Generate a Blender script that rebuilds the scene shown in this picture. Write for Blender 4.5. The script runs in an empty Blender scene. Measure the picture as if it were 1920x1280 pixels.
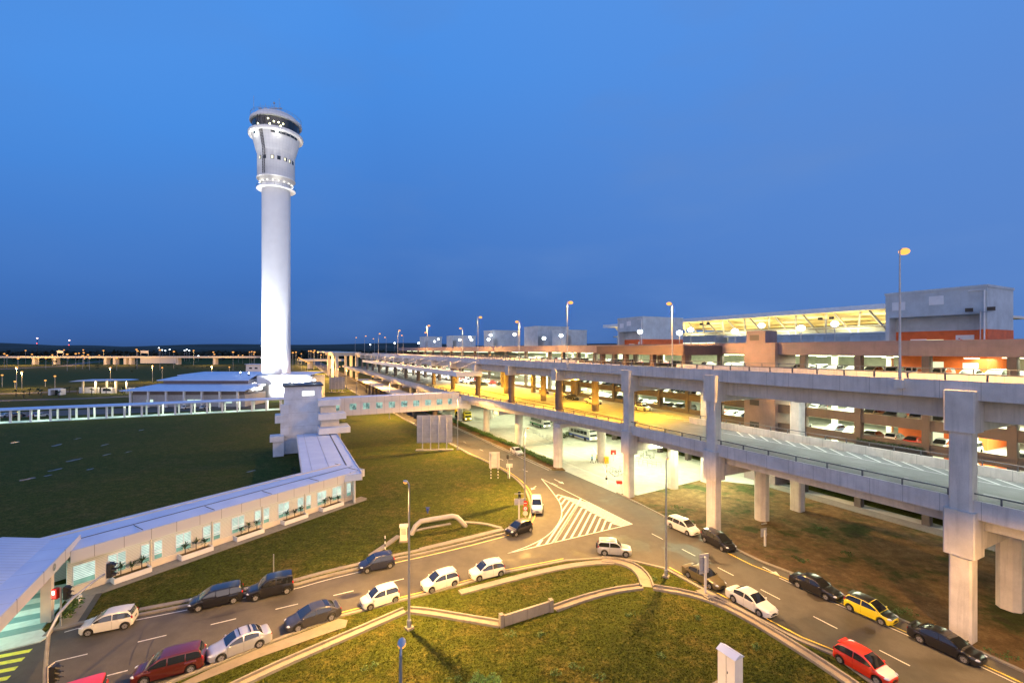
import bpy, bmesh, math, random
from mathutils import Vector, Matrix
from mathutils.geometry import tessellate_polygon
R = math.radians
random.seed(7)
scene = bpy.context.scene
COL = scene.collection

# ------------------------------------------------------------------ camera
H, F, HY, CX = 24.0, 850.0, 655.0, 960.0        # eye height, focal length in px of the 1920 px frame, horizon row
cam_d = bpy.data.cameras.new("camera")
cam_d.sensor_width = 36.0
cam_d.lens = F / 1920 * 36.0
cam_d.shift_y = (HY - 640.0) / 1920
cam_d.clip_start, cam_d.clip_end = 0.5, 12000
cam = bpy.data.objects.new("camera", cam_d)
cam.location = (0, 0, H)
cam.rotation_euler = (R(90), 0, 0)
COL.objects.link(cam)
scene.camera = cam

# ------------------------------------------------------------------ dusk sky
world = bpy.data.worlds.new("World")
scene.world = world
world.use_nodes = True
wt = world.node_tree
wt.nodes.clear()
def wn(t, **k):
    n = wt.nodes.new(t)
    for a, b in k.items():
        setattr(n, a, b)
    return n
w_out = wn('ShaderNodeOutputWorld'); w_bg = wn('ShaderNodeBackground'); w_tc = wn('ShaderNodeTexCoord')
w_sep = wn('ShaderNodeSeparateXYZ'); w_ramp = wn('ShaderNodeValToRGB')
wt.links.new(w_tc.outputs['Generated'], w_sep.inputs[0])
w_left = wn('ShaderNodeMapRange')                # towards the left the clear azure reaches lower down
for _i, _v in enumerate((-.25, -.80, 1.0, 1.75)): w_left.inputs[_i + 1].default_value = _v
wt.links.new(w_sep.outputs['X'], w_left.inputs[0])
w_mul = wn('ShaderNodeMath', operation='MULTIPLY')
wt.links.new(w_sep.outputs['Z'], w_mul.inputs[0]); wt.links.new(w_left.outputs[0], w_mul.inputs[1])
w_lim = wn('ShaderNodeMath', operation='MINIMUM'); w_lim.inputs[1].default_value = .64
wt.links.new(w_mul.outputs[0], w_lim.inputs[0])
w_max = wn('ShaderNodeMath', operation='MAXIMUM')
wt.links.new(w_lim.outputs[0], w_max.inputs[0]); wt.links.new(w_sep.outputs['Z'], w_max.inputs[1])
wt.links.new(w_max.outputs[0], w_ramp.inputs[0])
SKY = [(0.0, (.037, .096, .270)), (.03, (.042, .118, .36)), (.10, (.049, .150, .450)), (.20, (.057, .182, .535)),
       (.36, (.063, .220, .635)), (.52, (.066, .262, .745)), (.70, (.080, .29, .79)), (.86, (.14, .34, .80)), (1.0, (.17, .38, .82))]
els = w_ramp.color_ramp.elements
while len(els) < len(SKY):
    els.new(.5)
for e, (p, c) in zip(els, SKY):
    e.position = p; e.color = (*c, 1)
w_map = wn('ShaderNodeMapping'); w_map.inputs['Scale'].default_value = (1.6, 1.6, 5.0)
wt.links.new(w_tc.outputs['Generated'], w_map.inputs[0])
w_no = wn('ShaderNodeTexNoise'); w_no.inputs['Scale'].default_value = 1.7; w_no.inputs['Detail'].default_value = 5
wt.links.new(w_map.outputs[0], w_no.inputs[0])
w_cr = wn('ShaderNodeMapRange'); w_cr.inputs[1].default_value = .45; w_cr.inputs[2].default_value = .75
w_cr.inputs[3].default_value = 0; w_cr.inputs[4].default_value = .60
wt.links.new(w_no.outputs[0], w_cr.inputs[0])
w_mix = wn('ShaderNodeMixRGB')                    # thin cloud: paler and greyer patches
w_mix.inputs[2].default_value = (.105, .228, .54, 1)
w_cx = wn('ShaderNodeMapRange')
for _i, _v in enumerate((-.6, .1, .25, 1.0)): w_cx.inputs[_i + 1].default_value = _v
wt.links.new(w_sep.outputs['X'], w_cx.inputs[0])
w_cm = wn('ShaderNodeMath', operation='MULTIPLY')
wt.links.new(w_cr.outputs[0], w_cm.inputs[0]); wt.links.new(w_cx.outputs[0], w_cm.inputs[1])
wt.links.new(w_cm.outputs[0], w_mix.inputs[0]); wt.links.new(w_ramp.outputs[0], w_mix.inputs[1])
# the last light lies to the right: a touch brighter there
w_lr = wn('ShaderNodeMapRange'); w_lr.inputs[1].default_value = -.8; w_lr.inputs[2].default_value = .8
w_lr.inputs[3].default_value = 1.0; w_lr.inputs[4].default_value = 1.12
wt.links.new(w_sep.outputs['X'], w_lr.inputs[0])
def w_math(op, a, b):
    n = wn('ShaderNodeMath', operation=op)
    n.use_clamp = True
    for i, v in enumerate((a, b)):
        if isinstance(v, (int, float)): n.inputs[i].default_value = v
        else: wt.links.new(v, n.inputs[i])
    return n.outputs[0]
def w_range(v, a, b, c, d):
    n = wn('ShaderNodeMapRange')
    wt.links.new(v, n.inputs[0])
    for i, x in enumerate((a, b, c, d)): n.inputs[i + 1].default_value = x
    return n.outputs[0]
w_pale = wn('ShaderNodeMixRGB'); w_pale.inputs[2].default_value = (.118, .248, .58, 1)      # paler to the right
wt.links.new(w_range(w_sep.outputs['X'], -.25, .75, 0, .55), w_pale.inputs[0]); wt.links.new(w_mix.outputs[0], w_pale.inputs[1])
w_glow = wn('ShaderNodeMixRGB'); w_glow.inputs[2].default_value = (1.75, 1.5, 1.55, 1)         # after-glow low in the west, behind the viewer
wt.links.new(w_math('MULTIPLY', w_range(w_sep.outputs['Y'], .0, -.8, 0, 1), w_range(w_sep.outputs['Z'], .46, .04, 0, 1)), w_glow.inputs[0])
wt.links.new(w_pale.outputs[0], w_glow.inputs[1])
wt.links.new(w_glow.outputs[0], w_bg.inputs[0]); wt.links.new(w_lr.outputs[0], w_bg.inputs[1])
wt.links.new(w_bg.outputs[0], w_out.inputs[0])

scene.view_settings.view_transform = 'Standard'
scene.view_settings.look = 'None'
scene.view_settings.exposure = 0.0
scene.view_settings.gamma = 1.0
scene.render.engine = 'CYCLES'
cy = scene.cycles
cy.use_denoising = True
try:
    cy.denoiser = 'OPENIMAGEDENOISE'
except Exception:
    pass
cy.max_bounces = 6; cy.diffuse_bounces = 3; cy.glossy_bounces = 3; cy.transmission_bounces = 3; cy.transparent_max_bounces = 4
cy.sample_clamp_indirect = 3.0
cy.sample_clamp_direct = 0.0
cy.caustics_reflective = False; cy.caustics_refractive = False
cy.use_light_tree = True

# ------------------------------------------------------------------ frame of the terminal: s runs along it, n into it
OX, OY = 26.3, 59.5
TX, TY = -.450, .893
NX, NY = .893, .450
def W(s, n, z=0.0):
    return (OX + TX * s + NX * n, OY + TY * s + NY * n, z)
def G(px, py, z=0.0):
    """Point at height z seen at a pixel of the survey photograph."""
    y = F * (H - z) / (py - HY)
    return ((px - CX) / F * y, y, z)
def SN(p):
    dx, dy = p[0] - OX, p[1] - OY
    return dx * TX + dy * TY, dx * NX + dy * NY
A_T = math.atan2(TY, TX)       # heading of +s
A_N = math.atan2(NY, NX)       # heading of +n

# ------------------------------------------------------------------ materials
MATS = {}
def new_mat(name):
    m = bpy.data.materials.new(name)
    m.use_nodes = True
    nt = m.node_tree
    b = nt.nodes['Principled BSDF']
    return m, nt, b
def nd(nt, t, **k):
    n = nt.nodes.new(t)
    for a, v in k.items():
        setattr(n, a, v)
    return n
def pos_noise(nt, scale, detail=4, rough=.55, vec=None, stretch=None):
    if vec is None:
        g = nd(nt, 'ShaderNodeNewGeometry'); vec = g.outputs['Position']
    if stretch:
        mp = nd(nt, 'ShaderNodeMapping'); mp.inputs['Scale'].default_value = stretch
        nt.links.new(vec, mp.inputs[0]); vec = mp.outputs[0]
    n = nd(nt, 'ShaderNodeTexNoise')
    n.inputs['Scale'].default_value = scale; n.inputs['Detail'].default_value = detail; n.inputs['Roughness'].default_value = rough
    nt.links.new(vec, n.inputs['Vector'])
    return n.outputs['Fac']
def ramp(nt, fac, stops):
    r = nd(nt, 'ShaderNodeValToRGB')
    e = r.color_ramp.elements
    while len(e) < len(stops):
        e.new(.5)
    for el, (p, c) in zip(e, stops):
        el.position = p; el.color = (*c, 1) if len(c) == 3 else c
    nt.links.new(fac, r.inputs[0])
    return r.outputs[0]
def mixc(nt, fac, a, b, mode='MIX'):
    m = nd(nt, 'ShaderNodeMixRGB'); m.blend_type = mode
    for i, v in ((0, fac), (1, a), (2, b)):
        if isinstance(v, (int, float)):
            m.inputs[i].default_value = v
        elif isinstance(v, tuple):
            m.inputs[i].default_value = (*v, 1)
        else:
            nt.links.new(v, m.inputs[i])
    return m.outputs[0]
def maprange(nt, v, a, b, c, d):
    m = nd(nt, 'ShaderNodeMapRange')
    nt.links.new(v, m.inputs[0])
    for i, x in enumerate((a, b, c, d)):
        m.inputs[i + 1].default_value = x
    return m.outputs[0]
def bump(nt, b, h, strength=.3, dist=.05):
    bp = nd(nt, 'ShaderNodeBump'); bp.inputs['Strength'].default_value = strength; bp.inputs['Distance'].default_value = dist
    nt.links.new(h, bp.inputs['Height']); nt.links.new(bp.outputs[0], b.inputs['Normal'])
def flat_mat(name, col, rough=.6, metal=0.0, var=.12, scale=1.2, coat=0.0, spec=.5):
    """A plain surface with a little uneven wear."""
    if name in MATS:
        return MATS[name]
    m, nt, b = new_mat(name)
    if var > 0:
        f = pos_noise(nt, scale, 5)
        c = ramp(nt, f, [(.3, tuple(x * (1 - var) for x in col)), (.7, tuple(min(1, x * (1 + var)) for x in col))])
        nt.links.new(c, b.inputs['Base Color'])
    else:
        b.inputs['Base Color'].default_value = (*col, 1)
    b.inputs['Roughness'].default_value = rough
    b.inputs['Metallic'].default_value = metal
    b.inputs['Specular IOR Level'].default_value = spec
    if coat:
        b.inputs['Coat Weight'].default_value = coat; b.inputs['Coat Roughness'].default_value = .06
    MATS[name] = m
    return m
def emit_mat(name, col, strength, sample=True):
    if name in MATS:
        return MATS[name]
    m, nt, b = new_mat(name)
    b.inputs['Base Color'].default_value = (.02, .02, .02, 1)
    b.inputs['Emission Color'].default_value = (*col, 1)
    b.inputs['Emission Strength'].default_value = strength
    if not sample:
        m.cycles.emission_sampling = 'NONE'
    MATS[name] = m
    return m
def dot_axis(nt, ax, ay, az=0.0):
    g = nd(nt, 'ShaderNodeNewGeometry')
    d = nd(nt, 'ShaderNodeVectorMath'); d.operation = 'DOT_PRODUCT'
    nt.links.new(g.outputs['Position'], d.inputs[0]); d.inputs[1].default_value = (ax, ay, az)
    return d.outputs['Value']
def mth(nt, op, a, b=None, c=None):
    m = nd(nt, 'ShaderNodeMath'); m.operation = op
    for i, v in enumerate((a, b, c)):
        if v is None:
            continue
        if isinstance(v, (int, float)):
            m.inputs[i].default_value = v
        else:
            nt.links.new(v, m.inputs[i])
    return m.outputs[0]
def joints(nt, ax, ay, az, period, width):
    """1 in a thin joint every `period` metres along a world axis, else 0."""
    v = dot_axis(nt, ax, ay, az)
    fr = mth(nt, 'FRACT', mth(nt, 'DIVIDE', v, period))
    return mth(nt, 'LESS_THAN', fr, width / period)
def concrete(name, col, joint=None, streak=.25, rough=.75):
    if name in MATS:
        return MATS[name]
    m, nt, b = new_mat(name)
    f1 = pos_noise(nt, .6, 6, .6)
    f2 = pos_noise(nt, 1.0, 4, .6, stretch=(2.5, 2.5, .18))       # rain streaks run down
    f3 = pos_noise(nt, 14, 3)
    c = ramp(nt, f1, [(.3, tuple(x * .82 for x in col)), (.7, tuple(min(1, x * 1.1) for x in col))])
    st = maprange(nt, f2, .52, .75, 0, streak)
    c = mixc(nt, st, c, tuple(x * .45 for x in col))
    c = mixc(nt, .12, c, ramp(nt, f3, [(.3, (.2, .2, .2)), (.7, (1, 1, 1))]), 'MULTIPLY')
    if joint:
        j = joints(nt, *joint)
        c = mixc(nt, mth(nt, 'MULTIPLY', j, .7), c, tuple(x * .25 for x in col))
    nt.links.new(c, b.inputs['Base Color'])
    b.inputs['Roughness'].default_value = rough
    bump(nt, b, f3, .15, .02)
    MATS[name] = m
    return m

def make_grass():
    m, nt, b = new_mat('grass')
    big = pos_noise(nt, .17, 7, .68)
    mid = pos_noise(nt, .9, 7, .75)
    fine = pos_noise(nt, 3.6, 8, .85)
    tuft = pos_noise(nt, 2.2, 4, .7)
    green = ramp(nt, mid, [(.25, (.026, .036, .006)), (.5, (.053, .067, .010)), (.75, (.088, .098, .017))])
    dry = ramp(nt, mid, [(.3, (.070, .050, .014)), (.7, (.170, .118, .040))])
    k = mth(nt, 'ADD', mth(nt, 'MULTIPLY', big, .65), mth(nt, 'MULTIPLY', mid, .45))
    c = mixc(nt, maprange(nt, k, .53, .72, 0, .62), green, dry)
    c = mixc(nt, maprange(nt, tuft, .56, .72, 0, .75), c, (.022, .052, .010))
    c = mixc(nt, .75, c, ramp(nt, fine, [(.36, (.32, .32, .28)), (.5, (.9, .9, .9)), (.64, (1.75, 1.75, 1.6))]), 'MULTIPLY')
    nt.links.new(c, b.inputs['Base Color'])
    b.inputs['Roughness'].default_value = .95; b.inputs['Specular IOR Level'].default_value = .1
    bump(nt, b, fine, .9, .12)
    MATS['grass'] = m
    return m
def make_dirt():
    m, nt, b = new_mat('dirt')
    big = pos_noise(nt, .16, 7, .66)
    mid = pos_noise(nt, .8, 6, .7)
    fine = pos_noise(nt, 6, 5, .7)
    soil = ramp(nt, mid, [(.25, (.085, .050, .020)), (.5, (.155, .098, .042)), (.75, (.25, .17, .08))])
    grass = ramp(nt, mid, [(.3, (.018, .030, .008)), (.7, (.06, .08, .02))])
    c = mixc(nt, maprange(nt, big, .50, .60, 0, .9), soil, grass)
    wet = pos_noise(nt, .33, 5, .6)
    c = mixc(nt, maprange(nt, wet, .58, .66, 0, .55), c, (.045, .032, .020))
    c = mixc(nt, .6, c, ramp(nt, fine, [(.25, (.5, .5, .5)), (.55, (1, 1, 1)), (.75, (1.4, 1.4, 1.4))]), 'MULTIPLY')
    nt.links.new(c, b.inputs['Base Color'])
    b.inputs['Roughness'].default_value = .92; b.inputs['Specular IOR Level'].default_value = .15
    bump(nt, b, fine, .7, .08)
    MATS['dirt'] = m
def make_asphalt(name, col, patches=.5):
    m, nt, b = new_mat(name)
    big = pos_noise(nt, .12, 6, .65)
    mid = pos_noise(nt, .7, 5, .65)
    fine = pos_noise(nt, 22, 3, .6)
    c = ramp(nt, mid, [(.25, tuple(x * .78 for x in col)), (.75, tuple(x * 1.15 for x in col))])
    c = mixc(nt, maprange(nt, big, .50, .58, 0, patches), c, tuple(x * .42 for x in col))       # oil and damp
    rut = pos_noise(nt, .5, 4, .6, stretch=(.9, .12, 1))
    c = mixc(nt, maprange(nt, rut, .55, .7, 0, .35), c, tuple(x * .55 for x in col))
    c = mixc(nt, .35, c, ramp(nt, fine, [(.3, (.5, .5, .5)), (.7, (1.3, 1.3, 1.3))]), 'MULTIPLY')
    nt.links.new(c, b.inputs['Base Color'])
    nt.links.new(maprange(nt, big, .5, .62, .82, .55), b.inputs['Roughness'])
    bump(nt, b, fine, .25, .02)
    MATS[name] = m
make_grass(); make_dirt()
make_asphalt('asphalt', (.088, .081, .072), .72)
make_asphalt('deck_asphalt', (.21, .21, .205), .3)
def make_marking(name, col):
    m, nt, b = new_mat(name)
    f = pos_noise(nt, 3.0, 6, .7)
    c = mixc(nt, maprange(nt, f, .52, .72, 0, .7), col, (.16, .15, .13))
    nt.links.new(c, b.inputs['Base Color']); b.inputs['Roughness'].default_value = .6
    MATS[name] = m
make_marking('white_marking', (.60, .59, .56)); make_marking('yellow_marking', (.75, .55, .06)); make_marking('zebra_yellow', (.78, .80, .06))

M_CONC = concrete('concrete', (.70, .645, .60), (TX, TY, 0, 2.6, .035), .42)
M_CONCP = concrete('concrete_plain', (.70, .645, .585), None, .42)
M_BROWN = concrete('brown_concrete', (.115, .090, .082), None, .3)
M_MAUVE = concrete('mauve_concrete', (.25, .185, .185), None, .25)
M_RAIL = flat_mat('dark_rail', (.10, .105, .13), .5, .3)
M_GREYB = concrete('grey_block', (.52, .57, .60), None, .2)
M_KERB = concrete('kerb_concrete', (.25, .23, .20), None, .55)
M_PLAZA = concrete('plaza_concrete', (.42, .42, .38), (NX, NY, 0, 6.0, .06), .3)
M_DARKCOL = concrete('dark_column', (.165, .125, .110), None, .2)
M_ORANGE = flat_mat('orange_paint', (.72, .135, .025), .6)
M_WHITE = flat_mat('white_paint', (.76, .75, .74), .5, var=.06)
M_CREAM = flat_mat('cream_paint', (.72, .64, .52), .6, var=.06)
M_GALV = flat_mat('galvanised_steel', (.40, .41, .43), .45, .55, .15, 3)
M_STEELD = flat_mat('dark_steel', (.05, .05, .055), .5, .3)
M_BLACK = flat_mat('black_plastic', (.014, .014, .015), .45)
M_RUBBER = flat_mat('rubber', (.016, .016, .016), .85)
M_RIM = flat_mat('alloy_rim', (.55, .55, .57), .3, .8, .05)
M_CHROME = flat_mat('chrome', (.7, .7, .7), .15, 1.0, 0)
M_SIGNBACK = flat_mat('aluminium_sheet', (.46, .45, .47), .5, .35, .15, .9)
M_RED = flat_mat('red_paint', (.62, .035, .02), .5)
M_YELLOW = flat_mat('yellow_paint', (.80, .50, .03), .5)
M_BLUE = flat_mat('blue_paint', (.02, .05, .28), .5)
M_TAIL = flat_mat('tail_lens', (.35, .012, .012), .2, coat=.8)
M_HEADL = flat_mat('headlight_lens', (.72, .74, .78), .12, .3, 0, coat=1.0)
M_GLASS = flat_mat('car_glass', (.012, .014, .018), .06, 0, 0, coat=.6, spec=.8)
M_PLATE = flat_mat('plate', (.02, .02, .02), .4)
M_DARKGLASS = flat_mat('dark_glass', (.015, .025, .035), .08, 0, 0, coat=.5)
M_LEAF = flat_mat('leaf', (.055, .115, .022), .6, 0, .35, 5)
M_LEAFD = flat_mat('dark_leaf', (.028, .055, .016), .7, 0, .35, 3)
M_HEDGE = flat_mat('hedge_leaf', (.085, .155, .030), .7, 0, .35, 4)
M_TRUNK = flat_mat('bark', (.09, .065, .045), .9)
M_TEAL = flat_mat('teal_paving', (.20, .34, .32), .6, 0, .1, 2)
M_PALE = flat_mat('pale_paving', (.58, .70, .64), .6, 0, .1, 2)
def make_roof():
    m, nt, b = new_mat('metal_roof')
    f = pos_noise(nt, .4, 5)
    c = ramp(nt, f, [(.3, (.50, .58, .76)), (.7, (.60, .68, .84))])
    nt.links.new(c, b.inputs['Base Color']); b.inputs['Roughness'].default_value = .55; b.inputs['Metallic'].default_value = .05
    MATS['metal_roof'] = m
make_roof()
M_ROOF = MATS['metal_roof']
def car_paint(name, col, metal=.25):
    return flat_mat('paint_' + name, col, .30, metal, .03, 2, coat=.9)
# light sources
C_SODIUM = (1.0, .53, .13)
C_WARM = (1.0, .74, .40)
C_COOL = (.86, 1.0, .82)
E_SOD = emit_mat('sodium_lens', (1.0, .41, .075), 1.75, False)
E_WHITE = emit_mat('white_lens', (.92, .98, 1.0), 14, False)
E_TUBE = emit_mat('fluorescent_tube', (.90, 1.0, .62), 9.0)
E_FAR = emit_mat('far_lamp_lens', (1.0, .42, .08), 1.7, False)
# ------------------------------------------------------------------ mesh helpers
class MB:
    """Collects shapes and links them as ONE mesh object."""
    def __init__(self):
        self.v, self.f, self.mi, self.mats = [], [], [], []
        self.cur = 0
    def mat(self, m):
        if m not in self.mats:
            self.mats.append(m)
        self.cur = self.mats.index(m)
        return self
    def add(self, vs, fs):
        k = len(self.v)
        self.v += [tuple(p) for p in vs]
        for f in fs:
            self.f.append(tuple(i + k for i in f)); self.mi.append(self.cur)
        return self
    def box(self, c, size, rz=0.0):
        x, y, z = (s / 2 for s in size)
        ca, sa = math.cos(rz), math.sin(rz)
        vs = [(c[0] + ca * px - sa * py, c[1] + sa * px + ca * py, c[2] + pz) for px, py, pz in
              ((-x, -y, -z), (x, -y, -z), (x, y, -z), (-x, y, -z), (-x, -y, z), (x, -y, z), (x, y, z), (-x, y, z))]
        return self.add(vs, [(3, 2, 1, 0), (4, 5, 6, 7), (0, 1, 5, 4), (1, 2, 6, 5), (2, 3, 7, 6), (3, 0, 4, 7)])
    def sn(self, s0, s1, n0, n1, z0, z1):
        """Box in the terminal's frame."""
        p = [W(s0, n0), W(s0, n1), W(s1, n1), W(s1, n0)]
        return self.prism([(q[0], q[1]) for q in p], z0, z1)
    def prism(self, poly, z0, z1):
        area = sum(poly[i][0] * poly[(i + 1) % len(poly)][1] - poly[(i + 1) % len(poly)][0] * poly[i][1] for i in range(len(poly)))
        if area < 0:
            poly = poly[::-1]
        n = len(poly)
        vs = [(x, y, z0) for x, y in poly] + [(x, y, z1) for x, y in poly]
        tris = tessellate_polygon([[Vector((x, y, 0)) for x, y in poly]])
        fs = []
        for t in tris:
            a, b, c = t
            ar = (poly[b][0] - poly[a][0]) * (poly[c][1] - poly[a][1]) - (poly[c][0] - poly[a][0]) * (poly[b][1] - poly[a][1])
            if ar < 0:
                a, b, c = c, b, a
            fs.append((a + n, b + n, c + n)); fs.append((c, b, a))
        for i in range(n):
            j = (i + 1) % n
            fs.append((i, j, j + n, i + n))
        return self.add(vs, fs)
    def sheet(self, poly, z):
        n = len(poly)
        tris = tessellate_polygon([[Vector((p[0], p[1], 0)) for p in poly]])
        fs = []
        for a, b, c in tris:
            ar = (poly[b][0] - poly[a][0]) * (poly[c][1] - poly[a][1]) - (poly[c][0] - poly[a][0]) * (poly[b][1] - poly[a][1])
            fs.append((a, b, c) if ar > 0 else (c, b, a))
        return self.add([(p[0], p[1], z) for p in poly], fs)
    def ribbon(self, path, w, z, h=0.0, off=0.0):
        """Flat strip (or a low bar of height h) along a 2D path, shifted sideways by off."""
        L, Rr = offset(path, off + w / 2), offset(path, off - w / 2)
        if h <= 0:
            n = len(path)
            vs = [(x, y, z) for x, y in L] + [(x, y, z) for x, y in Rr]
            return self.add(vs, [(i, n + i, n + i + 1, i + 1) for i in range(n - 1)])
        n = len(path)
        vs = []
        for i in range(n):
            vs += [(*Rr[i], z), (*L[i], z), (*L[i], z + h), (*Rr[i], z + h)]
        fs = []
        for i in range(n - 1):
            for k in range(4):
                a, b = i * 4 + k, i * 4 + (k + 1) % 4
                fs.append((a, a + 4, b + 4, b))
        fs += [(0, 1, 2, 3), tuple((n - 1) * 4 + k for k in (3, 2, 1, 0))]
        return self.add(vs, fs)
    def sweep(self, pts, prof):
        """Sweep a closed section prof [(across, z)] along ground path pts [(x,y)]; across is to the left."""
        n, k = len(pts), len(prof)
        rows = [offset(pts, a) for a, _ in prof]
        vs = [(*rows[j][i], prof[j][1]) for i in range(n) for j in range(k)]
        fs = []
        for i in range(n - 1):
            for j in range(k):
                a, b = i * k + j, i * k + (j + 1) % k
                fs.append((a, b, b + k, a + k))
        fs += [tuple(range(k))[::-1], tuple((n - 1) * k + j for j in range(k))]
        return self.add(vs, fs)
    def tube(self, pts, r, k=8, cap=True):
        pts = [Vector(p) for p in pts]
        rs = r if isinstance(r, (list, tuple)) else [r] * len(pts)
        vs, fs = [], []
        up = Vector((0, 0, 1))
        for i, p in enumerate(pts):
            d = (pts[min(i + 1, len(pts) - 1)] - pts[max(i - 1, 0)]).normalized()
            a = d.cross(up) if abs(d.dot(up)) < .95 else d.cross(Vector((1, 0, 0)))
            a.normalize(); b = a.cross(d)
            if i and a.dot(pa) < 0:
                a, b = -a, -b
            pa = a
            for q in range(k):
                t = 2 * math.pi * q / k
                vs.append(p + (a * math.cos(t) + b * math.sin(t)) * rs[i])
        for i in range(len(pts) - 1):
            for q in range(k):
                fs.append((i * k + q, i * k + (q + 1) % k, (i + 1) * k + (q + 1) % k, (i + 1) * k + q))
        if cap:
            fs += [tuple(range(k))[::-1], tuple((len(pts) - 1) * k + q for q in range(k))]
        return self.add(vs, fs)
    def lathe(self, prof, c=(0, 0, 0), k=32):
        vs, fs = [], []
        for r, z in prof:
            for q in range(k):
                t = 2 * math.pi * q / k
                vs.append((c[0] + r * math.cos(t), c[1] + r * math.sin(t), c[2] + z))
        for i in range(len(prof) - 1):
            for q in range(k):
                fs.append((i * k + q, i * k + (q + 1) % k, (i + 1) * k + (q + 1) % k, (i + 1) * k + q))
        if prof[0][0] > 1e-4:
            fs.append(tuple(range(k))[::-1])
        if prof[-1][0] > 1e-4:
            fs.append(tuple((len(prof) - 1) * k + q for q in range(k)))
        return self.add(vs, fs)
    def ball(self, c, r, sx=1, sy=1, sz=1, u=10, w=6, rz=0.0):
        vs, fs = [], []
        ca, sa = math.cos(rz), math.sin(rz)
        for i in range(w + 1):
            ph = math.pi * i / w
            for q in range(u):
                t = 2 * math.pi * q / u
                x, y, z = r * sx * math.sin(ph) * math.cos(t), r * sy * math.sin(ph) * math.sin(t), r * sz * math.cos(ph)
                vs.append((c[0] + ca * x - sa * y, c[1] + sa * x + ca * y, c[2] + z))
        for i in range(w):
            for q in range(u):
                fs.append((i * u + q, (i + 1) * u + q, (i + 1) * u + (q + 1) % u, i * u + (q + 1) % u))
        return self.add(vs, fs)
    def mesh(self, name, smooth=False, origin=(0, 0, 0)):
        me = bpy.data.meshes.new(name)
        ox, oy, oz = origin
        me.from_pydata([(x - ox, y - oy, z - oz) for x, y, z in self.v], [], self.f)
        for m in self.mats:
            me.materials.append(m)
        me.polygons.foreach_set('material_index', self.mi)
        if smooth:
            me.polygons.foreach_set('use_smooth', [True] * len(me.polygons))
            try:
                me.set_sharp_from_angle(angle=R(smooth if smooth > 1 else 40))
            except Exception:
                pass
        me.update()
        return me
    def build(self, name, parent=None, smooth=False, at=None, bevel=0.0, **tags):
        """Link as an object. With a parent the vertices are world-space and are shifted under it."""
        org = tuple(parent.location) if parent is not None and parent.parent is None else (world_loc(parent) if parent is not None else (at or (0, 0, 0)))
        o = bpy.data.objects.new(name, self.mesh(name, smooth, org))
        COL.objects.link(o)
        if parent is not None:
            o.parent = parent
        elif at:
            o.location = at
        if bevel:
            bv = o.modifiers.new('bevel', 'BEVEL'); bv.width = bevel; bv.segments = 2; bv.limit_method = 'ANGLE'
        tag(o, **tags)
        return o
def world_loc(o):
    v = Vector((0, 0, 0))
    while o is not None:
        v += o.location; o = o.parent
    return tuple(v)
def offset(path, d):
    """2D path shifted d to its left."""
    out = []
    n = len(path)
    for i in range(n):
        a = path[max(i - 1, 0)]; b = path[min(i + 1, n - 1)]; p = path[i]
        def nrm(u, v):
            dx, dy = v[0] - u[0], v[1] - u[1]
            l = math.hypot(dx, dy) or 1e-9
            return -dy / l, dx / l
        n1 = nrm(a, p) if i else nrm(p, b)
        n2 = nrm(p, b) if i < n - 1 else n1
        mx, my = n1[0] + n2[0], n1[1] + n2[1]
        l2 = mx * mx + my * my or 1e-9
        k = min(2.0 / l2, 1.6) if l2 > .2 else 1.0
        out.append((p[0] + mx * k * d, p[1] + my * k * d))
    return out
def resample(path, step):
    out = [path[0]]
    for a, b in zip(path, path[1:]):
        l = math.hypot(b[0] - a[0], b[1] - a[1])
        for i in range(1, max(1, int(l / step)) + 1):
            t = i / max(1, int(l / step))
            out.append((a[0] + (b[0] - a[0]) * t, a[1] + (b[1] - a[1]) * t))
    return out
def smooth_path(path, it=2):
    for _ in range(it):
        q = [path[0]]
        for a, b in zip(path, path[1:]):
            q += [(a[0] * .75 + b[0] * .25, a[1] * .75 + b[1] * .25), (a[0] * .25 + b[0] * .75, a[1] * .25 + b[1] * .75)]
        path = q + [path[-1]]
    return path
def g2(pts):
    return [G(*p)[:2] for p in pts]
def along(path, d):
    for a, b in zip(path, path[1:]):
        l = math.hypot(b[0] - a[0], b[1] - a[1])
        if d <= l:
            t = d / l
            return (a[0] + (b[0] - a[0]) * t, a[1] + (b[1] - a[1]) * t), math.atan2(b[1] - a[1], b[0] - a[0])
        d -= l
    a, b = path[-2], path[-1]
    return b, math.atan2(b[1] - a[1], b[0] - a[0])
def length(path):
    return sum(math.hypot(b[0] - a[0], b[1] - a[1]) for a, b in zip(path, path[1:]))

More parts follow.
